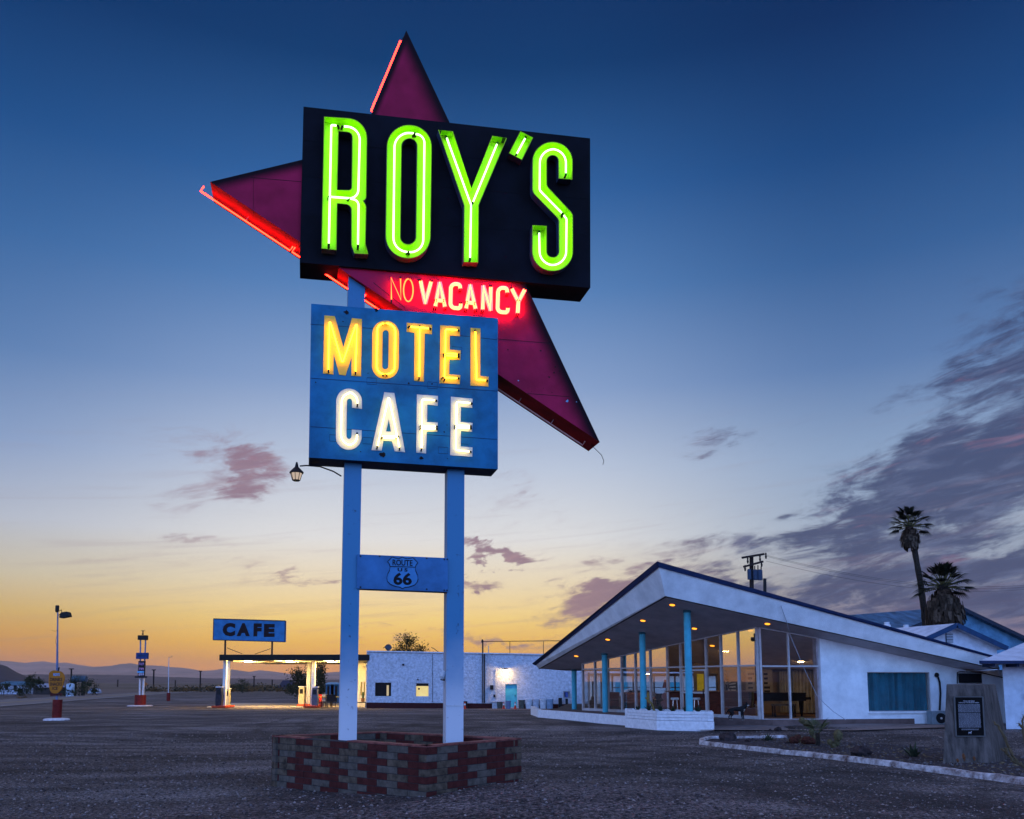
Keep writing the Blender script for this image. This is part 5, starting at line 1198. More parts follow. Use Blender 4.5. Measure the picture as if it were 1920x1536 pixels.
# table and chairs under the canopy
def cafe_table(x, Y, lab):
    P = at(x, 1278, Y); z = gz(P)+.07; t = thing('patio_table', (P.x, P.y, z), lab, 'table')
    mb = MB(); mb.box((P.x, P.y, z+.92), (2.3, .9, .06)); mb.build('table_top', mat('yellow_top', (.45, .36, .06), .5), t, bevel=.01)
    for sx in (-.9, .9):
        for sy in (-.3, .3): mb = MB(); mb.box((P.x+sx, P.y+sy, z+.45), (.08, .08, .9)); mb.build('leg', M_DARK, t)
cafe_table(624, YG+3, 'long yellow topped table beside the blue cabins')
cafe_table(604, YG+5, 'pale topped table among the red chairs')
def patio_chair(x, Y, c, lab, rz):
    P = at(x, 1278, Y); z = gz(P)+.07; t = thing('patio_chair', (P.x, P.y, z), lab, 'chair', 'chairs round the patio tables')
    M = Matrix.Rotation(rz, 3, 'Z'); q = lambda a, b, h: Vector((P.x, P.y, z))+M @ Vector((a, b, h))
    mb = MB(); mb.box(q(0, 0, .5), (.5, .48, .05), rz); mb.build('seat', c, t)
    mb = MB(); mb.box(q(0, .23, .85), (.5, .05, .62), rz); mb.build('backrest', c, t)
    for a in (-.21, .21):
        for b in (-.2, .2): mb = MB(); mb.box(q(a, b, .24), (.04, .04, .48), rz); mb.build('leg', c, t)
M_REDP = mat('red_plastic', (.65, .03, .015), .4)
for x, Y, c, l, rz in ((596.5, YG+2.6, M_REDP, 'red chair right beside the grey mottled pump', 1.6), (600.5, YG+4, M_REDP, 'red chair between the pump and the dark chairs, facing the tables', 3.0), (607.5, YG+1.8, M_BLK, 'black chair in front of the red chairs', -1.5),
                       (619, YG+1.5, M_BLK, 'black chair at the near side of the yellow table', 3.14), (625.5, YG+1.6, M_BLK, 'black chair closest to the left sign post', 3.3), (610.5, YG+2.5, mat('grey_metal_chair', (.3, .3, .33), .4), 'grey metal chair between two black chairs', .4)): patio_chair(x, Y, c, l, rz)
mb = MB(); P = at(677, 1278, YG+2.2); z = gz(P)+.05
t = thing('bench', (P.x, P.y, z), 'dark bench with potted cactus below the lit office windows', 'bench')
mb.box((P.x, P.y, z+.45), (1.3, .5, .08)); mb.build('seat', M_DARK, t)
for s in (-.5, .5): mb = MB(); mb.box((P.x+s, P.y, z+.2), (.1, .4, .4)); mb.build('leg', M_DARK, t)
P = at(681, 1278, YG+2.3); mb = MB(); mb.lathe((P.x, P.y, z+.5), [(.14, 0), (.2, .35)], 10); mb.lathe((P.x, P.y, z+.85), [(.09, 0), (.11, .3), (.08, .5), (.02, .6)], 10, 1); tag(mb.build('potted_cactus', [mat('pot', (.35, .15, .05), .8), mat('cactus_green', (.05, .09, .03), .8)]), 'small potted cactus standing on the dark bench', 'plant')
# portable toilets
def cabin(x, lab):
    P = at(x, 1278, YG+21); z = gz(P); t = thing('portable_toilet', (P.x, P.y, z), lab, 'portable toilet', 'blue cabins behind the patio tables')
    mb = MB(); mb.box((P.x, P.y, z+1.05), (1.05, 1.05, 2.1)); mb.build('body', mat('cabin_blue', (.02, .13, .24), .5, var=.3), t, bevel=.03)
    mb = MB(); mb.lathe((P.x, P.y, z+2.1), [(.72, 0), (.7, .08), (.45, .2), (.1, .24)], 4 if False else 16); mb.build('roof', mat('cabin_roof', (.2, .38, .5), .5), t)
    for k in (-.48, 0, .48): mb = MB(); mb.box((P.x+k, P.y-.545, z+1.1), (.07, .03, 2.0)); mb.build('rib', mat('cabin_rib', (.04, .22, .50), .5), t)
    mb = MB(); mb.box((P.x, P.y-.535, z+1.0), (.7, .02, 1.8)); mb.build('door', M_DARK, t)
cabin(621.5, 'blue portable toilet, left one of the pair behind the patio'); cabin(628.5, 'blue portable toilet next to the left sign post')
# bins, cones and boxes along the store wall
def onwall(x, y, Y=None):
    P = gp(x, y); return P
def bin_(x, c, lab, w=.33, h=.85, grp='bins along the store wall', o=.9, yt=None):
    u = GF.px(x, 1325, o)[0]; P = GF.p(u, 0, o); z = g(P.x, P.y)
    t = thing('trash_bin', (P.x, P.y, z), lab, 'bin', grp)
    mb = MB(); mb.lathe((P.x, P.y, z), [(w*.82, 0), (w*.92, h*.5), (w, h*.93), (w*1.06, h*.93), (w*1.06, h)], 16); mb.build('body', c, t, smooth=True)
    mb = MB(); mb.lathe((P.x, P.y, z+h*.97), [(w*.98, 0), (w*.98, .02)], 14); mb.build('liner', M_DARK, t)
    return t
GREYB = mat('bin_grey', (.42, .44, .50), .5, var=.2); WHB = mat('bin_white', (.58, .58, .60), .5, var=.2); DKB = mat('bin_dark', (.10, .10, .08), .6, var=.3)
bin_(937, DKB, 'dark square mouthed bin left of the teal door', .27, .62, o=.4)
bin_(953, mat('bin_blue', (.14, .19, .30), .5), 'small blue grey bin in front of the teal door', .24, .72, o=1.6)
bin_(978, DKB, 'dark bin with pale patch just right of the teal door', .29, .78)
bin_(991.5, WHB, 'whitest bin, first of the pale row right of the dark bin'); bin_(1004.5, GREYB, 'second pale bin of the row right of the door'); bin_(1018, WHB, 'third pale bin of the row right of the door'); bin_(1030.5, mat('bin_bluegrey', (.22, .30, .40), .5), 'bluish bin ending the row on the right')
def cone(x, lab, o=1.9, y=1331):
    u = GF.px(x, 1325, o)[0]; P = GF.p(u, 0, o); z = g(P.x, P.y); t = thing('traffic_cone', (P.x, P.y, z), lab, 'cone', 'traffic cones by the store')
    mb = MB(); mb.lathe((P.x, P.y, z), [(.12, .03), (.03, .62)], 12); mb.build('cone', mat('cone_red', (.55, .05, .02), .5), t)
    mb = MB(); mb.box((P.x, P.y, z+.02), (.36, .36, .04)); mb.build('base', mat('cone_red', (.55, .05, .02)), t)
    mb = MB(); mb.lathe((P.x, P.y, z+.33), [(.086, 0), (.062, .14)], 12); mb.build('stripe', mat('cone_white', (.7, .7, .7), .5), t)
cone(871.5, 'traffic cone beside the right sign post, far left of the three'); cone(944.5, 'traffic cone left of the small blue bin', 1.5); cone(966, 'traffic cone in front of the teal door', 2.6)
def boxobj(nm, x, y0, y1, w, d, c, lab, cat, o=.5):
    b = GF.px(x, y1, o); P = GF.p(b[0], 0, o); z = g(P.x, P.y); h = (y1-y0)*YG/FPX
    mb = MB(); mb.box((P.x, P.y, z+h/2), (w, d, h)); mb.box((P.x, P.y-d/2-.02, z+h*.7), (w*.6, .04, h*.15)); tag(mb.build(nm, c, bevel=.01), lab, cat)
boxobj('utility_box', 1050.5, 1308, 1328, .3, .3, M_DARK, 'tall black box by the store wall left of the payphone', 'box')
boxobj('utility_box', 872, 1312, 1326, .4, .4, M_DARK, 'black box by the wall beside the right sign post', 'box')
mb = MB(); b = GF.px(928, 1316, .3); P = GF.p(b[0], b[1]-.0, .3); mb.box(P+Vector((0, 0, 0)), (.75, .5, .1)); mb.box(P+Vector((0, .0, -.35)), (.5, .3, .6)); tag(mb.build('utility_sink', mat('pipe_grey', (.45, .45, .48)), bevel=.01), 'pale sink shelf against the wall left of the dark bin', 'sink')
t = thing('pay_phone', (0, 0, 0), 'pay phone in a square metal hood on a post near the lobby', 'pay phone')
b = GF.px(1062.5, 1310, 1.); P = GF.p(b[0], 0, 1.); z = g(P.x, P.y); t.location = (P.x, P.y, z); OFF[t.name] = Vector((P.x, P.y, z))
mb = MB(); mb.box((P.x, P.y, z+.45), (.22, .2, .9)); mb.build('post', M_DARK, t)
mb = MB()
for bx in ((-.29, 0, 1.25, .03, .35, .6), (.29, 0, 1.25, .03, .35, .6), (0, 0, 1.54, .6, .35, .03), (0, 0, .96, .6, .35, .03), (0, .16, 1.25, .56, .03, .56)): mb.box((P.x+bx[0], P.y+bx[1], z+bx[2]), bx[3:])
mb.build('hood', mat('hood_metal', (.4, .4, .42), .35, .6), t)
mb = MB(); mb.box((P.x-.03, P.y+.04, z+1.25), (.3, .16, .45)); mb.build('telephone', mat('phone_blue', (.08, .12, .35), .4), t)
mb = MB(); mb.tube([Vector((P.x-.14, P.y-.07, z+1.1)), Vector((P.x-.14, P.y-.07, z+1.38))], .025, 6); mb.build('receiver', M_BLK, t)

# ================================================================ right-hand buildings
M_WALLR = mat('white_wall', (.60, .62, .68), .9, var=.12, vs=3, bump=.4, bs=30)
M_ROOFW = mat('pale_roof', (.52, .55, .62), .8, var=.15, vs=2, bump=.3, bs=6)
HUT = thing('motel_cottage', at(1900, 1364, 28.), 'white cottage with pale overhanging roof cut by the right edge', 'building')
c = at(1881, 1278, 28.2); z0 = -.3
HFr = Frame(Vector((c.x, c.y, 0)), Vector((1, 0, 0)))
et = HFr.px(1876, 1243)[1]
mb = MB(); wq = [HFr.p(0, 0, 0), HFr.p(6, 0, 0), HFr.p(7, 0, -5), HFr.p(3.6, 0, -5)]; flat(mb, wq, z0, et+.0); mb.build('wall', M_WALLR, HUT)
ev = HFr.px(1838, 1239.5, .7); 
mb = MB(); xl = ev[0]; zE = ev[1]; zT = HFr.px(1925, 1203, -2.5)[1]
mb.add([HFr.p(xl, zE, .7), HFr.p(7, zE, .7), HFr.p(7, zT, -2.5), HFr.p(2.5, zT, -2.5), HFr.p(xl+4.2, zE, -5.7), HFr.p(7, zE, -5.7)], [(0, 1, 2, 3), (0, 3, 4), (3, 2, 5, 4)])
mb.build('roof', M_ROOFW, HUT)
mb = MB(); mb.beam(HFr.p(xl-.02, zE-.04, .7), HFr.p(7, zE-.04, .7), .06, .1); mb.beam(HFr.p(xl, zE-.04, .7), HFr.p(xl+4.2, zE-.04, -5.7), .06, .1); mb.build('eave', M_TRIM, HUT)
for k in range(4): mb = MB(); mb.beam(HFr.p(xl+.5+k*.8, zE-.14, .62), HFr.p(xl+.5+k*.8, zE-.14, 0), .07, .1); mb.build('rafter', M_TRIM, HUT)
mb = MB(); mb.box(HFr.p(.75, 1.1, .06), (.12, .12, .2)); mb.box(HFr.p(.8, 1.12, .14), (.2, .06, .06)); mb.build('wall_lamp', M_DARK, HUT)
# gabled house behind
def gable(nm, lab, px_l, px_r, px_apex, y_l, y_r, y_apex, Y, depth, bargec, eave_over=.3, dirx=(1, 0, 0), wallm=None, roofm=None, backdir=None, extra=None):
    F = Frame(at(px_apex, 1278, Y), Vector(dirx)); t = thing(nm, F.p(0, -2), lab, 'building')
    l, r, a = F.px(px_l, y_l), F.px(px_r, y_r), F.px(px_apex, y_apex); th = .14; bd = Vector(backdir).normalized()*depth if backdir else -F.n*depth
    mb = MB(); wl = [(l[0]+eave_over, -3.), (r[0]-eave_over, -3.), (r[0]-eave_over, r[1]+eave_over*(a[1]-r[1])/(r[0]-a[0])-.05), (a[0], a[1]-.1), (l[0]+eave_over, l[1]+eave_over*(a[1]-l[1])/(a[0]-l[0])-.05)]
    pv = [F.p(u, v, -.4) for u, v in wl]; pb = [p+bd for p in pv]; n = len(pv)
    mb.add(pv+pb, [tuple(range(n)), tuple(range(2*n-1, n-1, -1))]+[(i, n+i, n+(i+1) % n, (i+1) % n) for i in range(n)]); mb.build('wall', wallm or M_WALLR, t)
    for p, q in ((l, a), (a, r)):
        P, Q = F.p(*p), F.p(*q); up = Vector((0, 0, th)); mb = MB(); V = [P, Q, Q+bd, P+bd]
        mb.add(V+[v+up for v in V], [(3, 2, 1, 0), (4, 5, 6, 7), (0, 1, 5, 4), (1, 2, 6, 5), (2, 3, 7, 6), (3, 0, 4, 7)]); mb.build('roof', roofm or M_ROOFW, t)
        mb = MB(); mb.beam(P+F.n*.03+up*.3, Q+F.n*.03+up*.3, .07, .24); mb.build('bargeboard', bargec, t)
    return t, F
t, F = gable('gabled_house', 'white gabled house with louvred vent behind the lobby roof', 1735, 1889, 1794, 1201, 1218, 1174, 42., 9, mat('barge_blue', (.012, .045, .11), .5), backdir=(-.34, 1, 0))
v = pp(F, [(1773, 1187.5), (1786.5, 1187.5), (1787, 1205), (1773.5, 1205)], -.38); mb = MB(); prism(mb, F, v, o0=-.41, o1=-.36); V_ = mb.build('gable_vent', mat('vent_dark', (.03, .05, .08), .6), t)
for k in range(6): mb = MB(); zz = v[3][1]+(v[0][1]-v[3][1])*(k+.5)/6; mb.beam(F.p(v[0][0]+.02, zz, -.34), F.p(v[1][0]-.02, zz, -.34), .04, .035); mb.build('louvre', M_WALLR, V_)
t2, F2 = gable('corrugated_shed', 'large blue metal shed with striped dark roof edge behind the palms', 1500, 1935, 1802, 1262, 1204, 1141, 58., 14, mat('shed_barge', (.02, .03, .05), .6), .2,
      wallm=mat('shed_siding', (.12, .27, .40), .7, var=.3, vs=1.2), roofm=mat('shed_roof', (.07, .15, .24), .5, var=.4, vs=.8, stretch=(4, .5, 1)), backdir=(-.62, 1, 0))
def roof_vent(x, y, lab):
    P = at(x, y, 47.); mb = MB(); mb.lathe((P.x, P.y, P.z-.9), [(.1, 0), (.1, .75), (.2, .8), (.2, .95), (.14, 1.0), (.14, 1.12)], 12); tag(mb.build('roof_vent', mat('vent_white', (.6, .62, .66), .5)), lab, 'vent')
roof_vent(1663, 1174, 'white pipe vent on the roof line, the left one'); roof_vent(1699, 1179, 'white pipe vent on the roof line beside the bent flashing')
mb = MB(); mb.add([at(1824, 1199, 48.), at(1960, 1199, 48.), at(1960, 1225, 46.), at(1888, 1225, 46.)], [(0, 1, 2, 3), (3, 2, 1, 0)]); 
# motel wing seen through the lobby windows
WING = thing('motel_wing', (12, 62, -.5), 'low white motel wing seen beyond the lobby glass', 'building')
mb = MB(); mb.box((14.5, 64, .7), (14, 6, 3.)); mb.build('wall', mat('wing_white', (.7, .7, .68), .9, var=.08), WING)
mb = MB(); mb.box((14.5, 63.8, 2.28), (14.6, 6.8, .16)); mb.build('roof', M_ROOFW, WING)
for k in range(3): mb = MB(); mb.box((9.2+k*4, 60.97, .5), (.9, .06, 2.1)); mb.build('door', M_TEAL, WING)
# parked car behind the lobby
def car():
    P = at(1192, 1278, 56.); z = g(P.x, P.y)+.02
    P.z = z; t = thing('parked_car', P, 'white car parked beyond the lobby, seen through both glass walls', 'car'); F = Frame(P+Vector((0, -.85, 0)), Vector((1, 0, 0)))
    body = fil([(-2.2, .3, .1), (-2.2, .85, .2), (-1.2, .98, .2), (-.6, 1.42, .2), (.9, 1.42, .3), (1.6, 1.0, .3), (2.2, .9, .2), (2.2, .3, .1)])
    mb = MB(); prism(mb, F, body, o0=-1.7, o1=0); mb.build('body', mat('car_white', (.65, .66, .68), .25), t, bevel=.04)
    mb = MB(); prism(mb, F, fil([(-1.05, 1.0, .03), (-.52, 1.36, .05), (.85, 1.36, .08), (1.4, 1.02, .03)]), o0=-1.71, o1=.01); mb.build('windows', M_BLK, t)
    for x in (-1.4, 1.35):
        for y in (-.85, .85):
            ax = Matrix.Rotation(R(90), 3, 'X'); mb = MB(); mb.lathe(P+Vector((x, y+.1, .32)), [(.3, 0), (.33, .05), (.33, .15), (.3, .2)], 18, axis=ax); w = mb.build('wheel', M_DARK, t)
            mb = MB(); mb.lathe(P+Vector((x, y+.11, .32)), [(.17, 0), (.17, .22)], 10, axis=ax); mb.build('rim', M_ALU, w)
car()
# air conditioner unit
def condenser():
    P = WF.p(WF.px(1757, 1350, .35)[0], 0, .35); t = thing('air_conditioner', (P.x, P.y, 0), 'boxy air conditioner unit on the ground beside the monument', 'air conditioner'); z = -.05
    rz = math.atan2(D3.y, D3.x); mb = MB(); mb.box((P.x, P.y, z+.27), (.62, .32, .55), rz); mb.build('casing', mat('ac_grey', (.22, .26, .28), .5), t, bevel=.02)
    mb = MB(); mb.lathe((P.x+.06, P.y-.165, z+.28), [(.19, 0), (.19, .02)], 20, axis=Matrix.Rotation(R(90), 3, 'X')); mb.build('fan_grille', M_DARK, t)
    mb = MB(); mb.lathe((P.x+.06, P.y-.19, z+.28), [(.04, 0), (.04, .02)], 10, axis=Matrix.Rotation(R(90), 3, 'X')); mb.build('hub', M_ALU, t)
    mb = MB(); c = [WF.p(*WF.px(x, y, .06), .06) for x, y in ((1762, 1332), (1763.5, 1300), (1762, 1280), (1759, 1270), (1756.5, 1266))]; mb.tube(c, .035, 7); mb.blob(c[-1], .09, 8, 3, .1); mb.build('hose', M_DARK, t, smooth=True)
condenser()

# ================================================================ monument
def monument():
    Y = 16.3; zt_ = .0
    P = at(1830, 1430, Y); z0 = g(P.x, P.y)-.05
    # front face corners (pixel traced), depth from base to top leaning back
    fl, fr_ = at(1767, 1428, Y), at(1864, 1428, Y); fl.z = fr_.z = z0
    tl, tr = at(1774.5, 1282.5, Y+.28), at(1842.5, 1283, Y+.28)
    rb = at(1896, 1420, Y+1.0); rb.z = z0; rt = at(1866.5, 1282.5, Y+.8); lb = fl+Vector((.72, 1.0, 0)); lt = tl+Vector((.42, .52, 0)); rt.z = tr.z; tl.z = tr.z; lt.z = tr.z
    t = thing('stone_monument', (P.x, P.y, z0), 'tapered concrete monument with a dark history plaque', 'monument')
    mb = MB(); mb.add([fl, fr_, rb, lb, tl, tr, rt, lt], [(0, 1, 5, 4), (1, 2, 6, 5), (2, 3, 7, 6), (3, 0, 4, 7), (4, 5, 6, 7), (3, 2, 1, 0)])
    mb.build('block', mat('monument_concrete', (.115, .090, .078), .9, var=.45, vs=3, bump=.6, bs=25, stretch=(2.5, 2.5, .5), bd=.02), t, bevel=.012)
    up = ((tl+tr)/2-(fl+fr_)/2).normalized(); F = Frame((fl+fr_)/2, (fr_-fl).normalized(), up)
    q = pp(F, [(1779.5, 1303.5), (1836, 1303.5), (1841, 1382), (1786, 1379)], .01)
    q = rect((q[0][0]+q[3][0])/2-.03, (q[2][1]+q[3][1])/2, (q[1][0]+q[2][0])/2-.05, q[0][1])
    mb = MB(); prism(mb, F, q, o0=-.01, o1=.018); PL = mb.build('plaque', mat('plaque_black', (.010, .009, .009), .9, spec=.0), t)
    mb = MB()
    for i in range(4): mb.beam(F.p(*q[i], .012), F.p(*q[(i+1) % 4], .012), .03, .022)
    mb.build('plaque_frame', mat('plaque_frame', (.10, .09, .085), .6), t)
    u0, v0 = q[0]; u1, v1 = q[2]; W = u1-u0; H = v1-v0; c = (u0+u1)/2; ink = mat('plaque_ink', (.42, .40, .44), .5)
    mb = MB(); text(mb, F, 'TRAILS AND RAILS', c-.2*W, v1-.125*H, c+.2*W, v1-.095*H, .02, .002, .02); text(mb, F, 'THROUGH THE MOJAVE DESERT', c-.36*W, v1-.17*H, c+.36*W, v1-.14*H, .02, .002, .02); mb.build('plaque_title', ink, PL)
    mb = MB(); random.seed(3); rows = [.19+.0195*i for i in range(11)]+[.42+.0195*i for i in range(19)]+[.815, .835]
    for r in rows:
        x = -.38*W if r < .8 else -.3*W; e = -x
        while x < e:
            w = random.uniform(.012, .05)*W; prism(mb, F, rect(c+x, v1-(r+.011)*H, min(c+x+w, c+e), v1-r*H), o0=.019, o1=.0205, back=False); x += w+.012*W
    mb.build('plaque_lines', mat('plaque_ink_dim', (.26, .25, .28), .5), PL)
    s = .05*W; ox, oy = c, v0+.085*H; hs = [(-1.2, -.9), (-.9, -.9), (-.7, -.1), (.1, -.2), (.3, -.9), (.55, -.9), (.6, 0), (1.0, .8), (1.1, 1.2), (.7, 1.1), (.3, .5), (-.6, .45), (-1., .6), (-1.5, .2), (-1.1, .1)]
    mb = MB(); prism(mb, F, [(ox+a*s, oy+b*s) for a, b in hs], o0=.019, o1=.021); mb.build('horse_emblem', ink, PL)
monument()

# ================================================================ flower bed, rocks, desert plants
CURB = [(1476, 1385.5), (1330, 1387), (1316, 1391), (1318, 1396), (1400, 1406.5), (1500, 1417), (1620, 1431), (1760, 1449), (1900, 1468), (2060, 1492)]
def curb():
    P = [gp(x, y) for x, y in CURB]; mb = MB(); pts = []
    for a, b in zip(P, P[1:]):
        for k in range(5): pts.append(a.lerp(b, k/5))
    pts.append(P[-1]); rng = np.random.RandomState(2)
    sec = [(-.08, -.06), (-.075, .07), (-.05, .105), (.05, .105), (.075, .07), (.08, -.06)]
    V = []; 
    for i, p in enumerate(pts):
        d = (pts[min(i+1, len(pts)-1)]-pts[max(i-1, 0)]); d.z = 0; d.normalize(); n = Vector((d.y, -d.x, 0)); w = .012*rng.normal()
        for a, b in sec: q = p+n*(a+w); V.append(Vector((q.x, q.y, g(p.x, p.y)+b+.006*rng.normal())))
    k = len(sec); mb.add(V, [(i*k+j, i*k+j+1, (i+1)*k+j+1, (i+1)*k+j) for i in range(len(pts)-1) for j in range(k-1)]+[tuple(range(k-1, -1, -1))])
    tag(mb.build('bed_curb', mat('worn_white_curb', (.58, .55, .56), .85, c2=(.10, .06, .05), m2=.51, vs=5, bump=.6, bs=20, bd=.02), smooth=True), 'low curb with worn white paint edging the desert bed', 'curb')
    mb = MB(); B = [p for p in P]+[gp(x, y) for x, y in ((2060, 1440), (1900, 1418), (1700, 1400), (1560, 1392))]
    tri = tessellate_polygon([[Vector((p.x, p.y, 0)) for p in B]])
    mb.add([Vector((p.x, p.y, g(p.x, p.y)+.03)) for p in B], [tuple(t) for t in tri]); tag(mb.build('bed_soil', mat('bed_soil', (.055, .045, .05), .95, var=.4, vs=6, bump=1., bs=18, bd=.05)), 'dark soil of the desert bed behind the curb', 'soil', kind='structure')
curb()
def litter():
    rng = np.random.RandomState(8); mb = MB(); P = [gp(x, y) for x, y in CURB]; Q = [gp(x, y) for x, y in ((1476, 1385.5), (1560, 1392), (1700, 1400), (1900, 1418), (2060, 1440))]
    def along_(L_, t): k = t*(len(L_)-1); i = min(int(k), len(L_)-2); return L_[i].lerp(L_[i+1], k-i)
    for k in range(2600):
        t = rng.rand(); p = along_(P[3:], t).lerp(along_(Q, t), rng.rand()*.95+.03); z = g(p.x, p.y)+.04; q = Vector((p.x, p.y, z)); s = .012+.03*rng.rand()**2
        if k % 3: a = Vector(rng.normal(size=3)); a.z = abs(a.z)*.4; a.normalize(); b_ = a.orthogonal().normalized()*s*.25; mb.add([q-a*s*1.6, q+b_, q+a*s*1.6, q-b_], [(0, 1, 2, 3)], k % 2)
        else: mb.blob(q, s*.8, 6, k, .2, (1, 1, .7), 2)
    tag(mb.build('bed_litter', [mat('dry_straw', (.20, .15, .08), .9), mat('dead_leaf', (.07, .045, .03), .9), mat('stone_grey', (.14, .12, .12))], origin=(0, 0, 0)), 'dry leaves, twigs and small stones littering the bed soil', 'litter', kind='stuff')
litter()
def rock(x, y, w, lab, seed, c=(.05, .035, .035), sq=(1, .8, .7)):
    P = gp(x, y); r = w*P.y/FPX/2; mb = MB(); mb.blob(Vector((P.x, P.y, P.z+r*.35)), r, 12, seed, .3, sq); tag(mb.build('rock', mat('rock_%d' % int(c[0]*1000), c, .9, var=.4, vs=8, bump=.7, bs=12, bd=.03)), lab, 'rock', 'rocks in the desert bed')
rock(1365, 1391, 32, 'largest dark rock at the narrow tip of the bed', 1); rock(1408, 1393, 20, 'low dark rock right of the largest rock', 2, sq=(1, .8, .5)); rock(1613, 1420, 36, 'reddish square rock in front of the palm seedling', 3, (.05, .018, .022))
rock(1459, 1371, 14, 'small dark rock behind the bed near the lobby', 4); rock(1444, 1371, 7, 'tiny dark rock left of the small rock near the lobby', 5); rock(1476, 1397, 12, 'small rock at the foot of the first agave', 6); rock(1570, 1409, 14, 'flat brownish rock beside the cholla', 7, (.09, .06, .05)); rock(1700, 1425, 13, 'small rock midway along the bed', 8)
M_AGAVE = mat('agave_green', (.045, .06, .035), .7, var=.3); M_CHOLLA = mat('cholla', (.13, .105, .05), .9, var=.3, vs=20); M_REDC = mat('red_cactus', (.07, .022, .016), .9, var=.4, vs=20); M_PALMG = mat('palm_green', (.06, .075, .03), .7, var=.3)
def agave(P, n, ln, lab, c=M_AGAVE, seed=1, nm='agave', wid=.035, cat='agave'):
    rng = np.random.RandomState(seed); mb = MB()
    for k in range(n):
        a = 6.283*k/n+rng.rand()*.5; e = .35+1.0*rng.rand(); L = ln*(.7+.5*rng.rand()); d = Vector((math.cos(a)*math.cos(e), math.sin(a)*math.cos(e), math.sin(e))); s = d.cross(Vector((0, 0, 1))).normalized()*wid
        m1 = P+d*L*.5; tip = P+d*L; mb.add([P-s*.7, P+s*.7, m1+s, tip, m1-s, m1-Vector((0, 0, wid*.6))], [(0, 5, 4), (0, 1, 5), (1, 2, 5), (4, 5, 3), (5, 2, 3), (0, 4, 3, 2, 1)])
    tag(mb.build(nm, c, origin=P), lab, cat)
agave(gp(1440, 1391), 16, .30, 'small agave by the rocks near the bed tip', seed=2); agave(gp(1713, 1422), 18, .34, 'spiky agave left of the monument', seed=3)
def spiny(parts, lab, c, nm, cat, seed=0, sp=60, spl=.04):
    rng = np.random.RandomState(seed); mb = MB(); ms = MB()
    for p, r, sq in parts:
        mb.blob(p, r, 12, seed, .12, sq)
        for k in range(sp):
            d = Vector(rng.normal(size=3)).normalized(); q = p+Vector((d.x*r*sq[0], d.y*r*sq[1], d.z*r*sq[2])); s = d.orthogonal().normalized()*.004; ms.add([q-s, q+s, q+d*spl], [(0, 1, 2)])
    t = thing(nm, parts[0][0]-Vector((0, 0, parts[0][1])), lab, cat); mb.build('stem', c, t, smooth=True); tag(ms.build('spines', M_CHOLLA, t), None, None, kind='stuff')
b = gp(1489, 1397); spiny([(b+Vector((0, 0, .11)), .13, (1, 1, .9)), (b+Vector((.13, .05, .16)), .10, (1, 1, 1.1))], 'rust red barrel cactus, left one of the pair', M_REDC, 'barrel_cactus', 'cactus', 1, 110)
b = gp(1513, 1398); spiny([(b+Vector((0, 0, .12)), .13, (1.2, 1, .9)), (b+Vector((.12, .0, .10)), .11, (1, 1, 1))], 'rust red barrel cactus beside the palm seedling', M_REDC, 'barrel_cactus', 'cactus', 2, 110)
b = gp(1563, 1405); P = [(b+Vector((0, 0, .08)), .07, (1, 1, 1.3)), (b+Vector((-.08, 0, .17)), .06, (1, 1, 1.2)), (b+Vector((.10, -.05, .33)), .12, (.85, .85, 1.2)), (b+Vector((.08, -.03, .16)), .06, (1, 1, 1.4))]; spiny(P, 'fuzzy golden cholla with a round top', M_CHOLLA, 'cholla_cactus', 'cactus', 3, 140)
b = gp(1515, 1395); P = [(b+Vector((.02, .1, .55)), .10, (1.3, 1, .8)), (b+Vector((-.1, .1, .62)), .08, (1, 1, 1)), (b+Vector((.12, .12, .48)), .08, (1, 1, 1)), (b+Vector((.15, .1, .32)), .07, (1, 1, 1.5)), (b+Vector((.2, .08, .12)), .06, (1, 1, 1.8))]; spiny(P, 'tall cholla with pale clustered tips behind the red cacti', M_CHOLLA, 'cholla_cactus', 'cactus', 4, 140)
def fan(mb, c, d, up, ln, n=13, spread=1.15, droop=.25, mi=0, w=.022):
    """palm fan: leaflets radiating from the end of a stalk"""
    d = d.normalized(); s = d.cross(up).normalized()
    for k in range(n):
        a = -spread+2*spread*k/(n-1); v = d*math.cos(a)+s*math.sin(a); L = ln*(1-.25*abs(a)/spread); m = c+v*L*.55; e = c+v*L-Vector((0, 0, droop*L)); q = v.cross(up).normalized()*w*ln*1.6
        mb.add([c, m+q, e, m-q], [(0, 1, 2, 3)], mi)
def palm_seedling():
    b = gp(1534, 1401); t = thing('palm_seedling', b, 'young fan palm growing among the cacti', 'palm')
    mb = MB(); mb.tube([b, b+Vector((0, 0, .35))], [.07, .05], 8); mb.build('trunk', mat('palm_bark', (.035, .026, .020), .9, var=.4, vs=12), t)
    mb = MB(); rng = np.random.RandomState(4)
    for k in range(11):
        a = k*.9+rng.rand()*.4; e = .25+.8*rng.rand(); d = Vector((math.cos(a)*math.cos(e), math.sin(a)*math.cos(e), math.sin(e))); c = b+Vector((0, 0, .33))+d*.22; mb.tube([b+Vector((0, 0, .3)), c], .006, 4); fan(mb, c, d, Vector((0, 0, 1)), .38, 13, 1.0, .2, w=.018)
    mb.build('crown', M_PALMG, t)
palm_seedling()
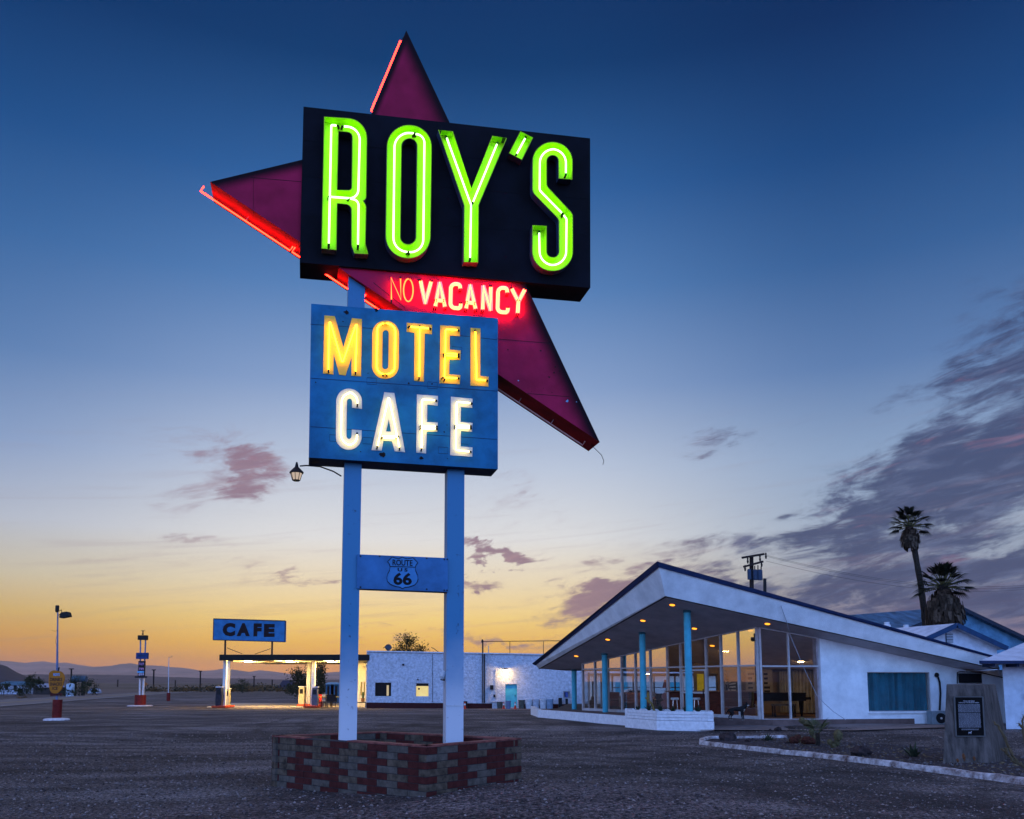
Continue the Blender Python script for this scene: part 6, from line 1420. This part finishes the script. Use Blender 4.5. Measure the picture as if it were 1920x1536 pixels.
def branchy(nm, lab, paths, r, c, cat, seed):
    t = thing(nm, paths[0][0], lab, cat); rng = np.random.RandomState(seed)
    for p in paths:
        mb = MB(); q = []
        for a, b_ in zip(p, p[1:]):
            for k in range(4): q.append(a.lerp(b_, k/4)+Vector(rng.normal(size=3))*.006)
        q.append(p[-1]); mb.tube(q, [r*(1-.25*i/len(q))*(1+.12*rng.normal()) for i in range(len(q)-1)]+[r*.4], 8)
        for k in range(len(q)*14):
            i = rng.randint(len(q)); d = Vector(rng.normal(size=3)).normalized(); o = q[i]+d*r*.9; s = d.orthogonal().normalized()*.003; mb.add([o-s, o+s, o+d*.03], [(0, 1, 2)], 1)
        mb.build('stem', [c, M_CHOLLA], t)
at2 = lambda x, y: at(x, y, 13.6)
base = gp(1925, 1452)
branchy('cane_cholla', 'lanky cane cholla with bare crooked stems at the right edge', [[at2(1925, 1440), at2(1910, 1432), at2(1898, 1415), at2(1886, 1388), at2(1876, 1368), at2(1864, 1353)], [at2(1908, 1432), at2(1896, 1422), at2(1886, 1410), at2(1878, 1404)], [at2(1886, 1410), at2(1886, 1402)], [at2(1930, 1440), at2(1924, 1400), at2(1916, 1362), at2(1921, 1342)], [at2(1918, 1366), at2(1910, 1356)]], .022, mat('cane_brown', (.13, .09, .05), .9), 'cactus', 3)
b = gp(1793, 1433); spiny([(b+Vector((0, 0, .06)), .07, (1, 1, 1)), (b+Vector((.13, 0, .10)), .09, (.7, .7, 1.3)), (b+Vector((.22, .03, .13)), .09, (.7, .7, 1.4)), (b+Vector((.33, 0, .09)), .08, (.8, .8, 1.)), (b+Vector((.48, .02, .04)), .06, (1, 1, .8))], 'clump of rusty hedgehog cactus at the foot of the monument', mat('rust_cactus', (.16, .06, .025), .9, var=.3, vs=20), 'hedgehog_cactus', 'cactus', 6, 100)
# plants in the lobby planter
rng = np.random.RandomState(12)
for i in range(6):
    s = .15+.14*i; P = LPP[0].lerp(LPP[2], s)+Vector((.1, .55, -.05)); lab = ['spiky dark plant at the left end of the lobby planter', 'low agave second from the left in the lobby planter', 'dark agave left of the near teal column', 'low spiky plant in front of the near teal column', 'dark clump just right of the near teal column', 'small spiky plant near the right end of the lobby planter'][i]
    agave(P, 13, .22+.12*rng.rand(), lab, M_AGAVE, 20+i)
P = LPP[0].lerp(LPP[2], .32)+Vector((.1, .6, -.05))
branchy('crooked_cactus', 'yellowish crooked cactus leaning in the lobby planter', [[P+Vector((.12, 0, 0)), P+Vector((0, 0, .3)), P+Vector((-.12, 0, .42)), P+Vector((-.1, 0, .72))], [P+Vector((-.02, 0, .3)), P+Vector((-.22, 0, .5))]], .05, mat('yellow_cactus', (.28, .18, .05), .9), 'cactus', 8)
t = thing('pink_chair', at(1248, 1330, 36.6), 'small pink rounded chair near the planter cacti inside', 'chair'); P = at(1248, 1318, 36.6); c_ = mat('pink_fabric', (.45, .20, .20), .8)
mb = MB(); mb.blob(P+Vector((0, 0, -.08)), .24, 12, 1, .05, (1, .8, .9)); mb.build('seat', c_, t, smooth=True)
mb = MB(); mb.blob(P+Vector((0, .08, .28)), .16, 12, 2, .05, (1, .5, 1.1)); mb.build('backrest', c_, t, smooth=True)

# ================================================================ palms, trees, poles
def skirt_palm(nm, lab, trunk, r0, r1, crown_r, skirt, seed, tilt=(0, 0), nf=26, tpts=None, stalk=1.):
    rng = np.random.RandomState(seed); top = trunk[-1]; t = thing(nm, trunk[0], lab, 'palm tree')
    q = []; 
    for a, b_ in zip(trunk, trunk[1:]):
        for k in range(8): q.append(a.lerp(b_, k/8))
    q.append(top); n = len(q); mb = MB(); mb.tube(q, [(r0+(r1-r0)*i/n)*(1+.06*rng.normal()) for i in range(n)], 10); mb.build('trunk', mat('palm_bark', (.035, .026, .020)), t)
    mb = MB()
    z0, z1, rs = skirt
    for k in range(900 if rs > .9 else 420):
        h = rng.rand(); a = rng.rand()*6.283; prof = math.sin(math.pi*min(1, h*.75+.22))**.7; r = rs*prof*(.65+.4*rng.rand())
        c = top+Vector((r*math.cos(a), r*math.sin(a), z0+(z1-z0)*h)); ln = (.35+.5*rng.rand())*max(.5, rs*.8); s = Vector((-math.sin(a), math.cos(a), 0))*.05*(1+rs); o = Vector((math.cos(a)*.12, math.sin(a)*.12, 0))*(rng.rand()-.2)
        mb.add([c-s, c+s, c+s*.5+o-Vector((0, 0, ln)), c-s*.6+o-Vector((0, 0, ln*.9))], [(0, 1, 2, 3)], int(rng.rand() < .35))
    mb.build('dead_leaf_skirt', [mat('dead_fronds', (.045, .028, .018), .95, var=.4, vs=6), mat('dead_fronds_pale', (.12, .08, .055), .95, var=.3, vs=6)], t)
    mb = MB()
    for k in range(nf):
        a = 2.4*k+rng.rand()*.5; e = -.35+1.75*(k/nf); d = Vector((math.cos(a)*math.cos(e), math.sin(a)*math.cos(e), math.sin(e)+.05)).normalized(); L = crown_r*(.45+.15*rng.rand())*stalk; c = top+d*L-Vector((0, 0, .08*L))
        mb.tube([top+Vector((0, 0, -.1)), c], .03, 4, 1); fan(mb, c, d, Vector((0, 0, 1)), crown_r*(.5+.12*rng.rand()), 15, 1.25, .28, 0, w=.035)
    mb.build('crown', [mat('frond_dark', (.014, .016, .007), .8, var=.4, vs=2), mat('frond_stalk', (.10, .09, .03), .7)], t)
Yp = 52.
tr = [at(1738, 1300, Yp), at(1736, 1175, Yp), at(1727, 1100, Yp), at(1711, 1010, Yp), at(1705, 985, Yp)]
skirt_palm('fan_palm', 'tall slim fan palm leaning left above the roofs', tr, .22, .14, 1.45, (-1.3, -.05, .55), 1, nf=26)
tr = [at(1768, 1300, Yp-3), at(1768, 1170, Yp-3), at(1768, 1098, Yp-3)]
skirt_palm('fan_palm', 'short fan palm with a thick shaggy skirt of dead leaves', tr, .4, .3, 1.7, (-2.35, -.1, 1.05), 2, nf=36, stalk=1.05)
def bushy(nm, lab, P, rad, n, size, seed, h0, cols=((.03, .035, .015), (.05, .05, .02)), grp=None, trunk_r=.1, clumps=16, cat='tree'):
    t = thing(nm, P, lab, cat, grp); c = P+Vector((0, 0, h0)); mb = MB(); cs = leaves(mb, c, rad, n, size, seed, clumps, nmi=2); mb.build('crown', [mat('leaf_%d' % int(x[0]*1000), x, .8, var=.3) for x in cols], t)
    mb = MB(); mb.tube([P-Vector((0, 0, .1)), P+Vector((.05, 0, h0*.5)), c], [trunk_r, trunk_r*.8, trunk_r*.4], 7)
    for k in range(0, len(cs), 2): q = c+cs[k][0]*.9; mb.tube([P+Vector((0, 0, h0*.45)), (P+Vector((0, 0, h0*.7))).lerp(q, .5), q], [trunk_r*.5, trunk_r*.3, trunk_r*.12], 5)
    mb.build('trunk', mat('bark_dark', (.05, .04, .03), .9), t)
P = at(566, 1278, 112.); P.z = gz(P); bushy('round_tree', 'dark round tree behind the canopy, left of the pair', P, (1.6, 1.6, 2.1), 2600, .16, 3, 2.6, trunk_r=.2)
P = at(598, 1278, 110.); P.z = gz(P); bushy('round_tree', 'dark loose tree behind the canopy nearer the sign post', P, (1.25, 1.3, 2.2), 2000, .15, 4, 2.7, trunk_r=.18)
P = at(762, 1278, 96.); P.z = gz(P); bushy('feathery_tree', 'sparse feathery tree rising behind the store roof', P, (2.1, 1.6, 1.5), 2300, .13, 5, 6.0, cols=((.08, .06, .015), (.035, .03, .012)), trunk_r=.12, clumps=26)

def utility_pole():
    P = at(1409, 1278, 66.); x0 = at(1409, 1043, 66.); P.z = -1; t = thing('utility_pole', P, 'tall wooden utility pole with crossarms and transformers behind the lobby', 'utility pole')
    wood = mat('pole_wood', (.03, .02, .018), .9); mb = MB(); mb.tube([P, x0], [.22, .16], 9); mb.build('pole', wood, t)
    q = lambda x, y: at(x, y, 65.7)
    for a, b_ in (((1391, 1046), (1433, 1039)), ((1394, 1063), (1431, 1053))): mb = MB(); mb.beam(q(*a), q(*b_), .16, .16); mb.build('crossarm', wood, t)
    for x, y in ((1397, 1064), (1428, 1056), (1402, 1050), (1425, 1046), (1436, 1041)): mb = MB(); mb.lathe(q(x, y), [(.05, -.3), (.09, -.1), (.05, 0), (.08, .1), (.03, .2)], 8); mb.build('insulator', M_DARK, t)
    for x, y, r in ((1416, 1078, .2), (1424.5, 1078, .22), (1405, 1077, .16)): c = q(x, y); mb = MB(); mb.lathe(c, [(r, -.42), (r, .35), (r*.7, .42)], 12); mb.build('transformer', mat('transformer', (.03, .05, .09), .5), t, smooth=True)
    for x, y in ((1415, 1061), (1421, 1060), (1427, 1062)): mb = MB(); mb.tube([q(x, y), q(x, y+9)], .05, 5); mb.build('bushing', M_DARK, t)
utility_pole()
P = at(1434, 1278, 60.); mb = MB(); mb.tube([Vector((P.x, P.y, -1)), at(1434, 1085, 60.)], .12, 8); tag(mb.build('vent_stack', M_DARK), 'short dark stub pole right of the utility pole', 'pole')
for i, (y0, y1, lab) in enumerate(((1041, 1092, 'upper overhead wire running right from the utility pole'), (1043, 1096, 'second overhead wire running right from the utility pole'), (1052, 1100, 'lowest overhead wire running right from the utility pole'))):
    a = at(1436, y0, 65.7); b_ = at(1960, y1+1, 95.); pts = [a.lerp(b_, k/24)-Vector((0, 0, 1.3*4*(k/24)*(1-k/24))) for k in range(25)]; mb = MB(); mb.tube(pts, .011, 5); tag(mb.build('overhead_wire', M_DARK, origin=a), lab, 'wire', 'overhead wires')

# ================================================================ left side: lamp, signs, desert
M_REDB = mat('red_base', (.16, .012, .010), .6, var=.3); M_PAD = mat('white_pad', (.62, .6, .6), .9, c2=(.42, .3, .3), vs=6); M_POLEW = mat('pole_blue_white', (.16, .20, .34), .5, var=.25)
def pad(P, r): 
    mb = MB(); mb.lathe((P.x, P.y, g(P.x, P.y)-.05), [(r, 0), (r, .09), (r*.9, .13), (r*.3, .16)], 28); return mb
def lamp_post():
    P = gp(106, 1350.5); t = thing('lamp_post', P, 'tall lamp post with drooping floodlight on a red base', 'lamp post'); Y = P.y; z = g(P.x, P.y); s = Y/FPX
    pad(P, 22.5*s).build('base_pad', M_PAD, t, smooth=True)
    mb = MB(); mb.lathe((P.x, P.y, z), [(8.2*s, 0), (8.4*s, 37.5*s), (8.*s, 37.8*s)], 20); mb.build('base_drum', M_REDB, t, smooth=True)
    top = at(108.5, 1140, Y); q = Vector((P.x, P.y, z)); mb = MB(); mb.tube([q, q.lerp(top, .5), q.lerp(top, .78), top], [.055, .05, .035, .03], 8); mb.build('pole', M_POLEW, t)
    c = at(107.3, 1142, Y); mb = MB(); mb.lathe(c, [(.05, -.16), (.085, -.1), (.085, .14), (.07, .17)], 10); mb.build('photocell', M_DARK, t)
    a, b_ = at(111, 1146, Y), at(116, 1149, Y); mb = MB(); mb.tube([a, a+Vector((.1, 0, .06)), b_], .018, 6); mb.tube([at(110, 1154, Y), b_], .018, 5); mb.build('arm', M_DARK, t)
    F = Frame(at(122, 1153.5, Y), Vector((1, 0, .18)), Vector((-.18, 0, 1))); mb = MB(); prism(mb, F, fil([(-.24, -.12, .05), (.24, -.12, .03), (.2, .13, .08), (-.1, .13, .06)]), o0=-.16, o1=.16); mb.build('floodlight', M_DARK, t)
    mb = MB(); mb.tube([at(108.5, 1180, Y), at(104, 1184, Y), at(97, 1182, Y)], .006, 4); mb.tube([at(107, 1190, Y), at(104, 1203, Y), at(106, 1211, Y)], .006, 4); mb.build('loose_wire', M_DARK, t)
    return P, Y
LPo, LY = lamp_post()
def drinks_sign():
    F = Frame(at(106, 1278, LY-.12), Vector((1, 0, 0))); t = thing('drinks_sign', F.p(0, -.6), 'rounded orange board reading DRINKS SNACKS ICE on the lamp post', 'sign')
    z8 = lambda u, v: (40+u/12, 1240+v/12)
    out = fil(Z(z8, [(660, 195, 14), (955, 235, 12), (970, 400, 10), (900, 640, 12), (800, 730, 8), (660, 715, 8), (610, 520, 14), (620, 280, 10)]))
    mb = MB(); prism(mb, F, pp(F, out), o0=-.06, o1=0); B = mb.build('board', mat('board_orange', (.46, .15, .012), .6, var=.15, vs=3), t)
    ink = mat('sign_ink', (.01, .012, .02), .7)
    for s, u0, v0, u1, v1 in (('DRINKS', 642, 372, 922, 452), ('SNACKS', 638, 475, 915, 552), ('ICE', 697, 575, 822, 645)):
        mb = MB(); tpx(mb, F, s, *z8(u0, v0), *z8(u1, v1), .002, .025); mb.build('lettering', ink, B)
    mb = MB(); tpx(mb, F, "ROY'S", *z8(722, 268), *z8(865, 332), .002, .03); mb.build('lettering', mat('sign_blue_ink', (.10, .42, .75), .6), B)
    mb = MB(); o = pp(F, Z(z8, [(650, 700), (840, 735), (860, 705), (925, 735), (880, 790), (860, 765), (650, 785)]), -.02); prism(mb, F, o, o0=-.05, o1=-.02); mb.build('arrow_board', mat('arrow_dark', (.07, .012, .01), .6), t)
    mb = MB(); prism(mb, F, pp(F, Z(z8, [(815, 225), (835, 135), (858, 135), (838, 228)])), o0=-.04, o1=0); mb.build('top_bracket', M_DARK, t)
drinks_sign()
def price_tower():
    P = gp(262.5, 1324); Y = P.y; z = g(P.x, P.y); s = Y/FPX; t = thing('price_tower', P, 'tall fuel price sign on two poles over a red drum', 'sign')
    pad(P, 22.5*s).build('base_pad', M_PAD, t, smooth=True)
    mb = MB(); mb.lathe((P.x, P.y, z), [(10*s, 0), (10*s, 20.5*s)], 20); mb.build('base_drum', M_REDB, t, smooth=True)
    F = Frame(at(264, 1278, Y), Vector((1, 0, 0))); zz = lambda u, v: (200+u/9.036, 1170+v/9.036)
    for a, b_ in (((543, 1190), (552, 262)), ((597, 1190), (640, 262))):
        pa, pb = F.px(*zz(*a)), F.px(*zz(*b_)); mid = .27; A_, B_ = F.p(*pa, -.3), F.p(*pb, -.3); M_ = A_.lerp(B_, .31)
        mb = MB(); mb.beam(A_-Vector((0, 0, .3)), M_, .14, .2); mb.build('pole', mat('pole_white', (.55, .55, .6), .5), t); mb = MB(); mb.beam(M_, B_, .1, .12); mb.build('pole', M_POLEW, t)
    def bx(nm, u0, v0, u1, v1, m, o0=-.2, o1=0, par=None):
        q = F.px(*zz(u0, v1)), F.px(*zz(u1, v0)); mb = MB(); prism(mb, F, rect(q[0][0], q[0][1], q[1][0], q[1][1]), o0=o0, o1=o1); return mb.build(nm, m, par or t)
    bx('top_box', 523, 192, 672, 270, M_DARK, -.5, 0); NB = bx('name_board', 495, 488, 692, 594, mat('tower_blue', (.015, .045, .16), .5), -.35, .02); PB = bx('price_board', 527, 628, 645, 888, M_DARK, -.25, .02); bx('shelf', 482, 886, 665, 912, M_DARK, -.3, .1); bx('price_header', 520, 800, 636, 828, mat('header_blue', (.12, .4, .7), .6), .02, .04, PB)
    c = F.p(*F.px(*zz(598, 185)), -.2); mb = MB(); mb.lathe(c, [(.12, 0), (.05, .1), (.09, .14), (.05, .2), (.06, .4), (.22, .42), (.22, .44)], 10); mb.build('beacon', M_DARK, t)
    mb = MB(); tpx(mb, F, "ROY'S", *zz(540, 522), *zz(652, 552), .022, .02); mb.build('lettering', M_DARK, NB)
    for s_, v0, v1, m in (('769', 655, 700, 'digit_mauve'), ('799', 742, 788, 'digit_mauve'), ('899', 836, 876, 'digit_pale')):
        mb = MB(); tpx(mb, F, s_, *zz(540, v0), *zz(632, v1), .022, .02); mb.build('price_digits', mat('digit_mauve', (.42, .22, .42), .6) if m == 'digit_mauve' else mat('digit_pale', (.5, .45, .6), .6), PB)
price_tower()
def thin_pole():
    P = gp(315.5, 1314.5); Y = P.y; z = g(P.x, P.y); s = Y/FPX; t = thing('thin_pole', P, 'thin white pole with a bent top bracket on a small red drum', 'pole')
    mb = MB(); mb.lathe((P.x, P.y, z), [(3.3*s, 0), (3.3*s, 15*s)], 14); mb.build('base_drum', M_REDB, t, smooth=True)
    mb = MB(); a, m_, b_ = Vector((P.x, P.y, z)), at(316.3, 1248, Y), at(317, 1233, Y); mb.tube([a, m_, b_], [.05, .045, .03], 7); mb.build('pole', mat('pole_white', (.55, .55, .6)), t)
    mb = MB(); mb.tube([at(315.5, 1232, Y), at(320, 1232.5, Y), at(323.5, 1230.5, Y)], .02, 5); mb.build('bracket', M_DARK, t)
thin_pole()
# distant timber poles
def far_pole(x, yt, Y, lab, w=3.5):
    P = at(x, 1278, Y); z = g(P.x, P.y); T = at(x, yt, Y); h = T.z; t = thing('distant_pole', (P.x, P.y, z), lab, 'utility pole', 'distant utility poles')
    wd = mat('pole_wood', (.03, .02, .018)); mb = MB(); mb.tube([Vector((P.x, P.y, z)), T], .0006*Y+.06, 6); mb.build('pole', wd, t)
    mb = MB(); hw = w*Y/FPX; mb.beam(T+Vector((-hw, 0, -.1)), T+Vector((hw, 0, -.1)), .0006*Y+.05, .0008*Y+.06); mb.build('crossarm', wd, t)
far_pole(134, 1253.5, 200, 'timber pole rising behind the white water tank', 4.5); far_pole(288.5, 1255.5, 230, 'timber pole right of the price sign', 3.6); far_pole(476.5, 1268, 330, 'timber pole seen under the canopy', 2.6)
far_pole(376, 1258, 260, 'timber pole left of the canopy', 3.); far_pole(221, 1275, 500, 'tiny pole left of the price sign', 1.2); far_pole(329, 1276, 520, 'tiny pole right of the thin white pole', 1.2); far_pole(510.5, 1275, 430, 'small pole near the distant house roof', 1.3)
far_pole(73, 1269, 300, 'slim pole beside the two small desert trees', 1.)
# desert scrub
def scrub():
    rng = np.random.RandomState(21); mb = MB()
    for k in range(900):
        px = rng.uniform(-60, 640); py = 1290+13*rng.rand()**1.5+max(0, (200-px))*.055
        if px > 150: py = min(py, 1299-0.0*px)
        if 455 < px and py > 1300: continue
        P = gp(px, py)
        if P.y > 900 or (P.y < 95 and px > 380): continue
        a0, a1 = gp(0, 1313.6), gp(340, 1296); t_ = (P.x-a0.x)/(a1.x-a0.x); 
        cr = (a1.x-a0.x)*(P.y-a0.y)-(a1.y-a0.y)*(P.x-a0.x)
        if cr > 0 - 60: pass
        if cr > -40: continue
        s = rng.uniform(.5, 1.3)*(1+P.y/400); c = Vector((P.x, P.y, g(P.x, P.y)+.25*s)); nn_ = 26; mi = int(rng.rand() < .45)
        for j in range(nn_):
            q = c+Vector(rng.normal(size=3))*Vector((1, 1, 0)).length*0+Vector((rng.normal()*.6*s, rng.normal()*.6*s, abs(rng.normal())*.28*s)); a = Vector(rng.normal(size=3)).normalized()*.22*s; b_ = Vector(rng.normal(size=3)).normalized()*.09*s; mb.add([q-a, q+b_, q+a, q-b_], [(0, 1, 2, 3)], mi)
    tag(mb.build('desert_scrub', [mat('scrub_dark', (.035, .032, .018), .9), mat('scrub_rust', (.15, .075, .025), .9)], origin=(0, 0, 0)), 'low rusty desert brush scattered beyond the road', 'scrub', kind='stuff')
scrub()
for x, Y, rr, h, lab, sd in ((58, 150, (1.0, 1., 1.5), 2.6, 'small dark tree left of the orange board', 31), (69, 155, (1.5, 1.2, 1.3), 2.0, 'squat dark tree touching the orange board', 32), (150, 140, (2.4, 1.6, 1.5), 1.5, 'broad dark bush covering the water tank base', 33), (175, 150, (1.5, 1.2, 1.3), 1.4, 'dark bush right of the black water tank', 34), (8, 150, (1.8, 1.4, 1.2), 1.2, 'dark bush in front of the blue bungalow', 35), (44, 145, (1.2, 1.2, 1.1), 1.1, 'dark bush at the right end of the bungalow', 36), (455, 180, (2.2, 1.6, 1.4), 1.5, 'dark bush seen under the left of the canopy', 37), (548, 150, (2., 1.6, 1.2), 1.2, 'bush just left of the tree pair behind the canopy', 38), (128, 142, (.9, .9, .9), .8, 'small bush in front of the white water tank', 39)):
    P = at(x, 1278, Y); P.z = gz(P); bushy('desert_bush', lab, P, rr, 800, .16, sd, h, grp='dark bushes in the desert', trunk_r=.07, clumps=10, cat='bush')
# bungalow, shed, tanks, distant house
def small_house(nm, lab, x0, x1, y0, y1, Y, wallm, roofm, d=6., roofh=.7):
    a, b_ = at(x0, y1, Y), at(x1, y1, Y); z = g(a.x, a.y); t = thing(nm, ((a.x+b_.x)/2, Y+d/2, z), lab, 'house'); zt2 = at(x0, y0, Y).z; c = ((a.x+b_.x)/2, Y+d/2)
    w = b_.x-a.x; mb = MB(); mb.box((c[0], c[1], (z+zt2-roofh*.6)/2), (w, d, zt2-roofh*.6-z)); mb.build('wall', wallm, t)
    h0 = zt2-roofh*.6; x_0, x_1 = a.x-.4, b_.x+.4; mb = MB(); mb.add([(x_0, Y-.4, h0), (x_1, Y-.4, h0), (x_1, Y+d+.4, h0), (x_0, Y+d+.4, h0), (x_0+w*.2, Y+d/2, zt2+roofh*.5), (x_1-w*.2, Y+d/2, zt2+roofh*.5)], [(0, 1, 5, 4), (1, 2, 5), (2, 3, 4, 5), (3, 0, 4), (3, 2, 1, 0)]); mb.build('roof', roofm, t)
    for k in range(3): mb = MB(); mb.box((a.x+w*(.2+.28*k), Y-.03, z+1.3), (w*.1, .06, .9)); mb.build('window', M_DARK, t)
small_house('bungalow', 'pale bungalow with blue roof at the far left edge', -14, 41, 1281, 1296, 165, mat('bungalow_wall', (.45, .45, .52), .8), mat('bungalow_roof', (.06, .14, .2), .6))
small_house('desert_shed', 'low brown shed left of the orange board', 62, 92, 1285, 1297, 160, mat('shed_brown', (.06, .045, .04), .9), mat('shed_roof_pale', (.3, .3, .36), .7))
small_house('distant_house', 'distant house with dark hipped roof seen under the canopy', 521, 546, 1283, 1291.5, 330, mat('house_pale', (.4, .4, .46), .8), mat('house_roof', (.03, .03, .05), .8), 9., 3.)
P = at(132.5, 1278, 138); z = gz(P); s = 138/FPX; mb = MB(); mb.lathe((P.x, P.y, z), [(7*s, 0), (7*s, 1.9), (6.4*s, 2.05), (3*s, 2.15)], 24); tag(mb.build('water_tank', mat('tank_white', (.5, .58, .66), .5, c2=(.16, .24, .3), vs=1.2), smooth=True), 'upright white water tank with dark stains', 'tank')
P = at(149, 1278, 146); t = thing('barrel_tank', (P.x, P.y, gz(P)), 'dark cylindrical tank lying high on a stand behind the white tank', 'tank'); s = 146/FPX; c = at(149, 1273, 146)
mb = MB(); ax = Matrix.Rotation(R(90), 3, 'Y'); mb.lathe(c-Vector((13*s, 0, 0)), [(5.2*s, 0), (6*s, .2), (6*s, 26*s-.2), (5.2*s, 26*s)], 20, axis=ax); mb.build('barrel', mat('tank_dark', (.05, .08, .11), .4), t, smooth=True)
for dx in (-8, 8): mb = MB(); mb.box((c.x+dx*s, c.y, (c.z+gz(P))/2), (.3, .8, c.z-gz(P))); mb.build('stand_leg', M_DARK, t)
P = at(174, 1278, 160); mb = MB(); F = Frame((P.x, P.y, gz(P)), Vector((1, 0, 0))); prism(mb, F, fil([(-1., .25), (-1.0, .7, .2), (-.5, .8, .2), (-.2, 1.25, .2), (.6, 1.2, .3), (1.1, .7, .2), (1.1, .25)]), o0=-1.4, o1=0); tag(mb.build('far_vehicle', mat('far_vehicle', (.4, .42, .5), .4)), 'tiny pale parked vehicle right of the dark tanks', 'vehicle')
# warning sign right of the price tower
P = at(273, 1278, 190); t = thing('warning_sign', (P.x, P.y, gz(P)), 'diamond warning sign far off between price sign and timber pole', 'road sign'); c = at(273, 1283, 190)
mb = MB(); mb.add([c+Vector(v) for v in ((0, 0, .5), (.5, 0, 0), (0, 0, -.5), (-.5, 0, 0), (0, .04, .5), (.5, .04, 0), (0, .04, -.5), (-.5, .04, 0))], [(0, 3, 2, 1), (4, 5, 6, 7), (0, 1, 5, 4), (1, 2, 6, 5), (2, 3, 7, 6), (3, 0, 4, 7)]); mb.build('panel', mat('warn_orange', (.35, .1, .02), .6), t)
mb = MB(); mb.tube([Vector((P.x, P.y+.06, gz(P))), c+Vector((0, .06, 0))], .05, 5); mb.build('post', M_DARK, t)

# ================================================================ hills and mountains
def ridge(nm, lab, prof, Y, m, foot, seed, rough=.02, dz=.25, mirror=True):
    """real ridge: crest line with slopes to front and back"""
    X = np.interp
    xs = np.arange(prof[0][0], prof[-1][0]+1, max(2, (prof[-1][0]-prof[0][0])/900)); rows = []
    K = 9; mb = MB(); V = []
    for x in xs:
        y = np.interp(x, [p[0] for p in prof], [p[1] for p in prof]); a = math.atan((x-CX)/FPX) if True else 0
        C = at(x, y, Y); H = C.z+4
        dirv = Vector((C.x, C.y, 0)).normalized(); perp = dirv
        for k in range(K):
            f = k/(K-1)*2-1; w = 1-abs(f)**1.15
            nzv = noise.noise(Vector((x*.02, k*.9, seed)))*rough*H*4*(1-w)*w*4 if 0 < k < K-1 else 0
            V.append(Vector((C.x+perp.x*foot*f, C.y+perp.y*foot*f, -4+H*w+nzv+(0 if k != K//2 else noise.noise(Vector((x*.13, 0, seed)))*rough*H))))
    n = len(xs); mb.add(V, [(i*K+j, (i+1)*K+j, (i+1)*K+j+1, i*K+j+1) for i in range(n-1) for j in range(K-1)])
    tag(mb.build(nm, m, origin=(0, Y, 0), smooth=True), lab, 'hills', kind='structure')
MT = [(-900, 1236), (-600, 1230), (-300, 1240), (-100, 1236), (0, 1239), (20, 1240), (45, 1243), (80, 1240), (100, 1243), (124, 1242.5), (150, 1247), (175, 1250.5), (205, 1249), (228, 1245), (247, 1243.7), (262, 1247), (300, 1248.5), (322, 1251), (345, 1252.5), (380, 1258), (400, 1257), (417, 1254), (440, 1256), (468, 1260), (487, 1256.8), (510, 1259), (550, 1264.5), (600, 1262), (660, 1258), (760, 1262), (900, 1256), (1100, 1262), (1400, 1250), (1700, 1260), (2100, 1246), (2500, 1256)]
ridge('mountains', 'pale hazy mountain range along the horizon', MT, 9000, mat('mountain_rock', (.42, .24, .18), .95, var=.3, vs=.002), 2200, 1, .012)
M2 = [(-400, 1258), (-100, 1256), (150, 1259), (300, 1264), (420, 1262), (520, 1267), (640, 1268), (900, 1266), (1300, 1270), (2100, 1264)]
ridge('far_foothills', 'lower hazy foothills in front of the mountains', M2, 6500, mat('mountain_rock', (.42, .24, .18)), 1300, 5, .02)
M1 = [(-500, 1268), (-200, 1264), (0, 1268), (35, 1265.6), (71, 1264), (100, 1266), (130, 1264.5), (200, 1265.5), (255, 1266.3), (300, 1269), (340, 1270), (400, 1272.5), (440, 1272), (500, 1273.5), (560, 1275), (640, 1274), (800, 1274), (1200, 1273), (2200, 1272)]
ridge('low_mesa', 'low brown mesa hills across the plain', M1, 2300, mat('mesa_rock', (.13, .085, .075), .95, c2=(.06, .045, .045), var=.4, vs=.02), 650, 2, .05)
M0 = [(-420, 1262), (-250, 1225), (-120, 1212), (-60, 1221), (0, 1246), (12, 1249), (30, 1260), (50, 1269), (75, 1276), (100, 1279)]
ridge('dark_hill', 'dark volcanic hill sloping down at the far left', M0, 1500, mat('dark_hill_rock', (.05, .038, .045), .95, var=.3, vs=.03), 400, 3, .01)

# ================================================================ the air
def haze():
    m = bpy.data.materials.new('haze'); m.use_nodes = True; N = m.node_tree.nodes; N.clear()
    v = N.new('ShaderNodeVolumePrincipled'); v.inputs['Color'].default_value = (1, .82, .74, 1); v.inputs['Density'].default_value = 5.5e-5; v.inputs['Anisotropy'].default_value = .3
    o = N.new('ShaderNodeOutputMaterial'); m.node_tree.links.new(v.outputs[0], o.inputs['Volume'])
    mb = MB(); mb.box((0, 4600, 155), (26400, 16000, 322)); h = mb.build('haze', m, origin=(0, 4600, 0)); tag(h, 'thin dusk haze over the desert plain', 'haze', kind='stuff'); h.display_type = 'WIRE'
haze()
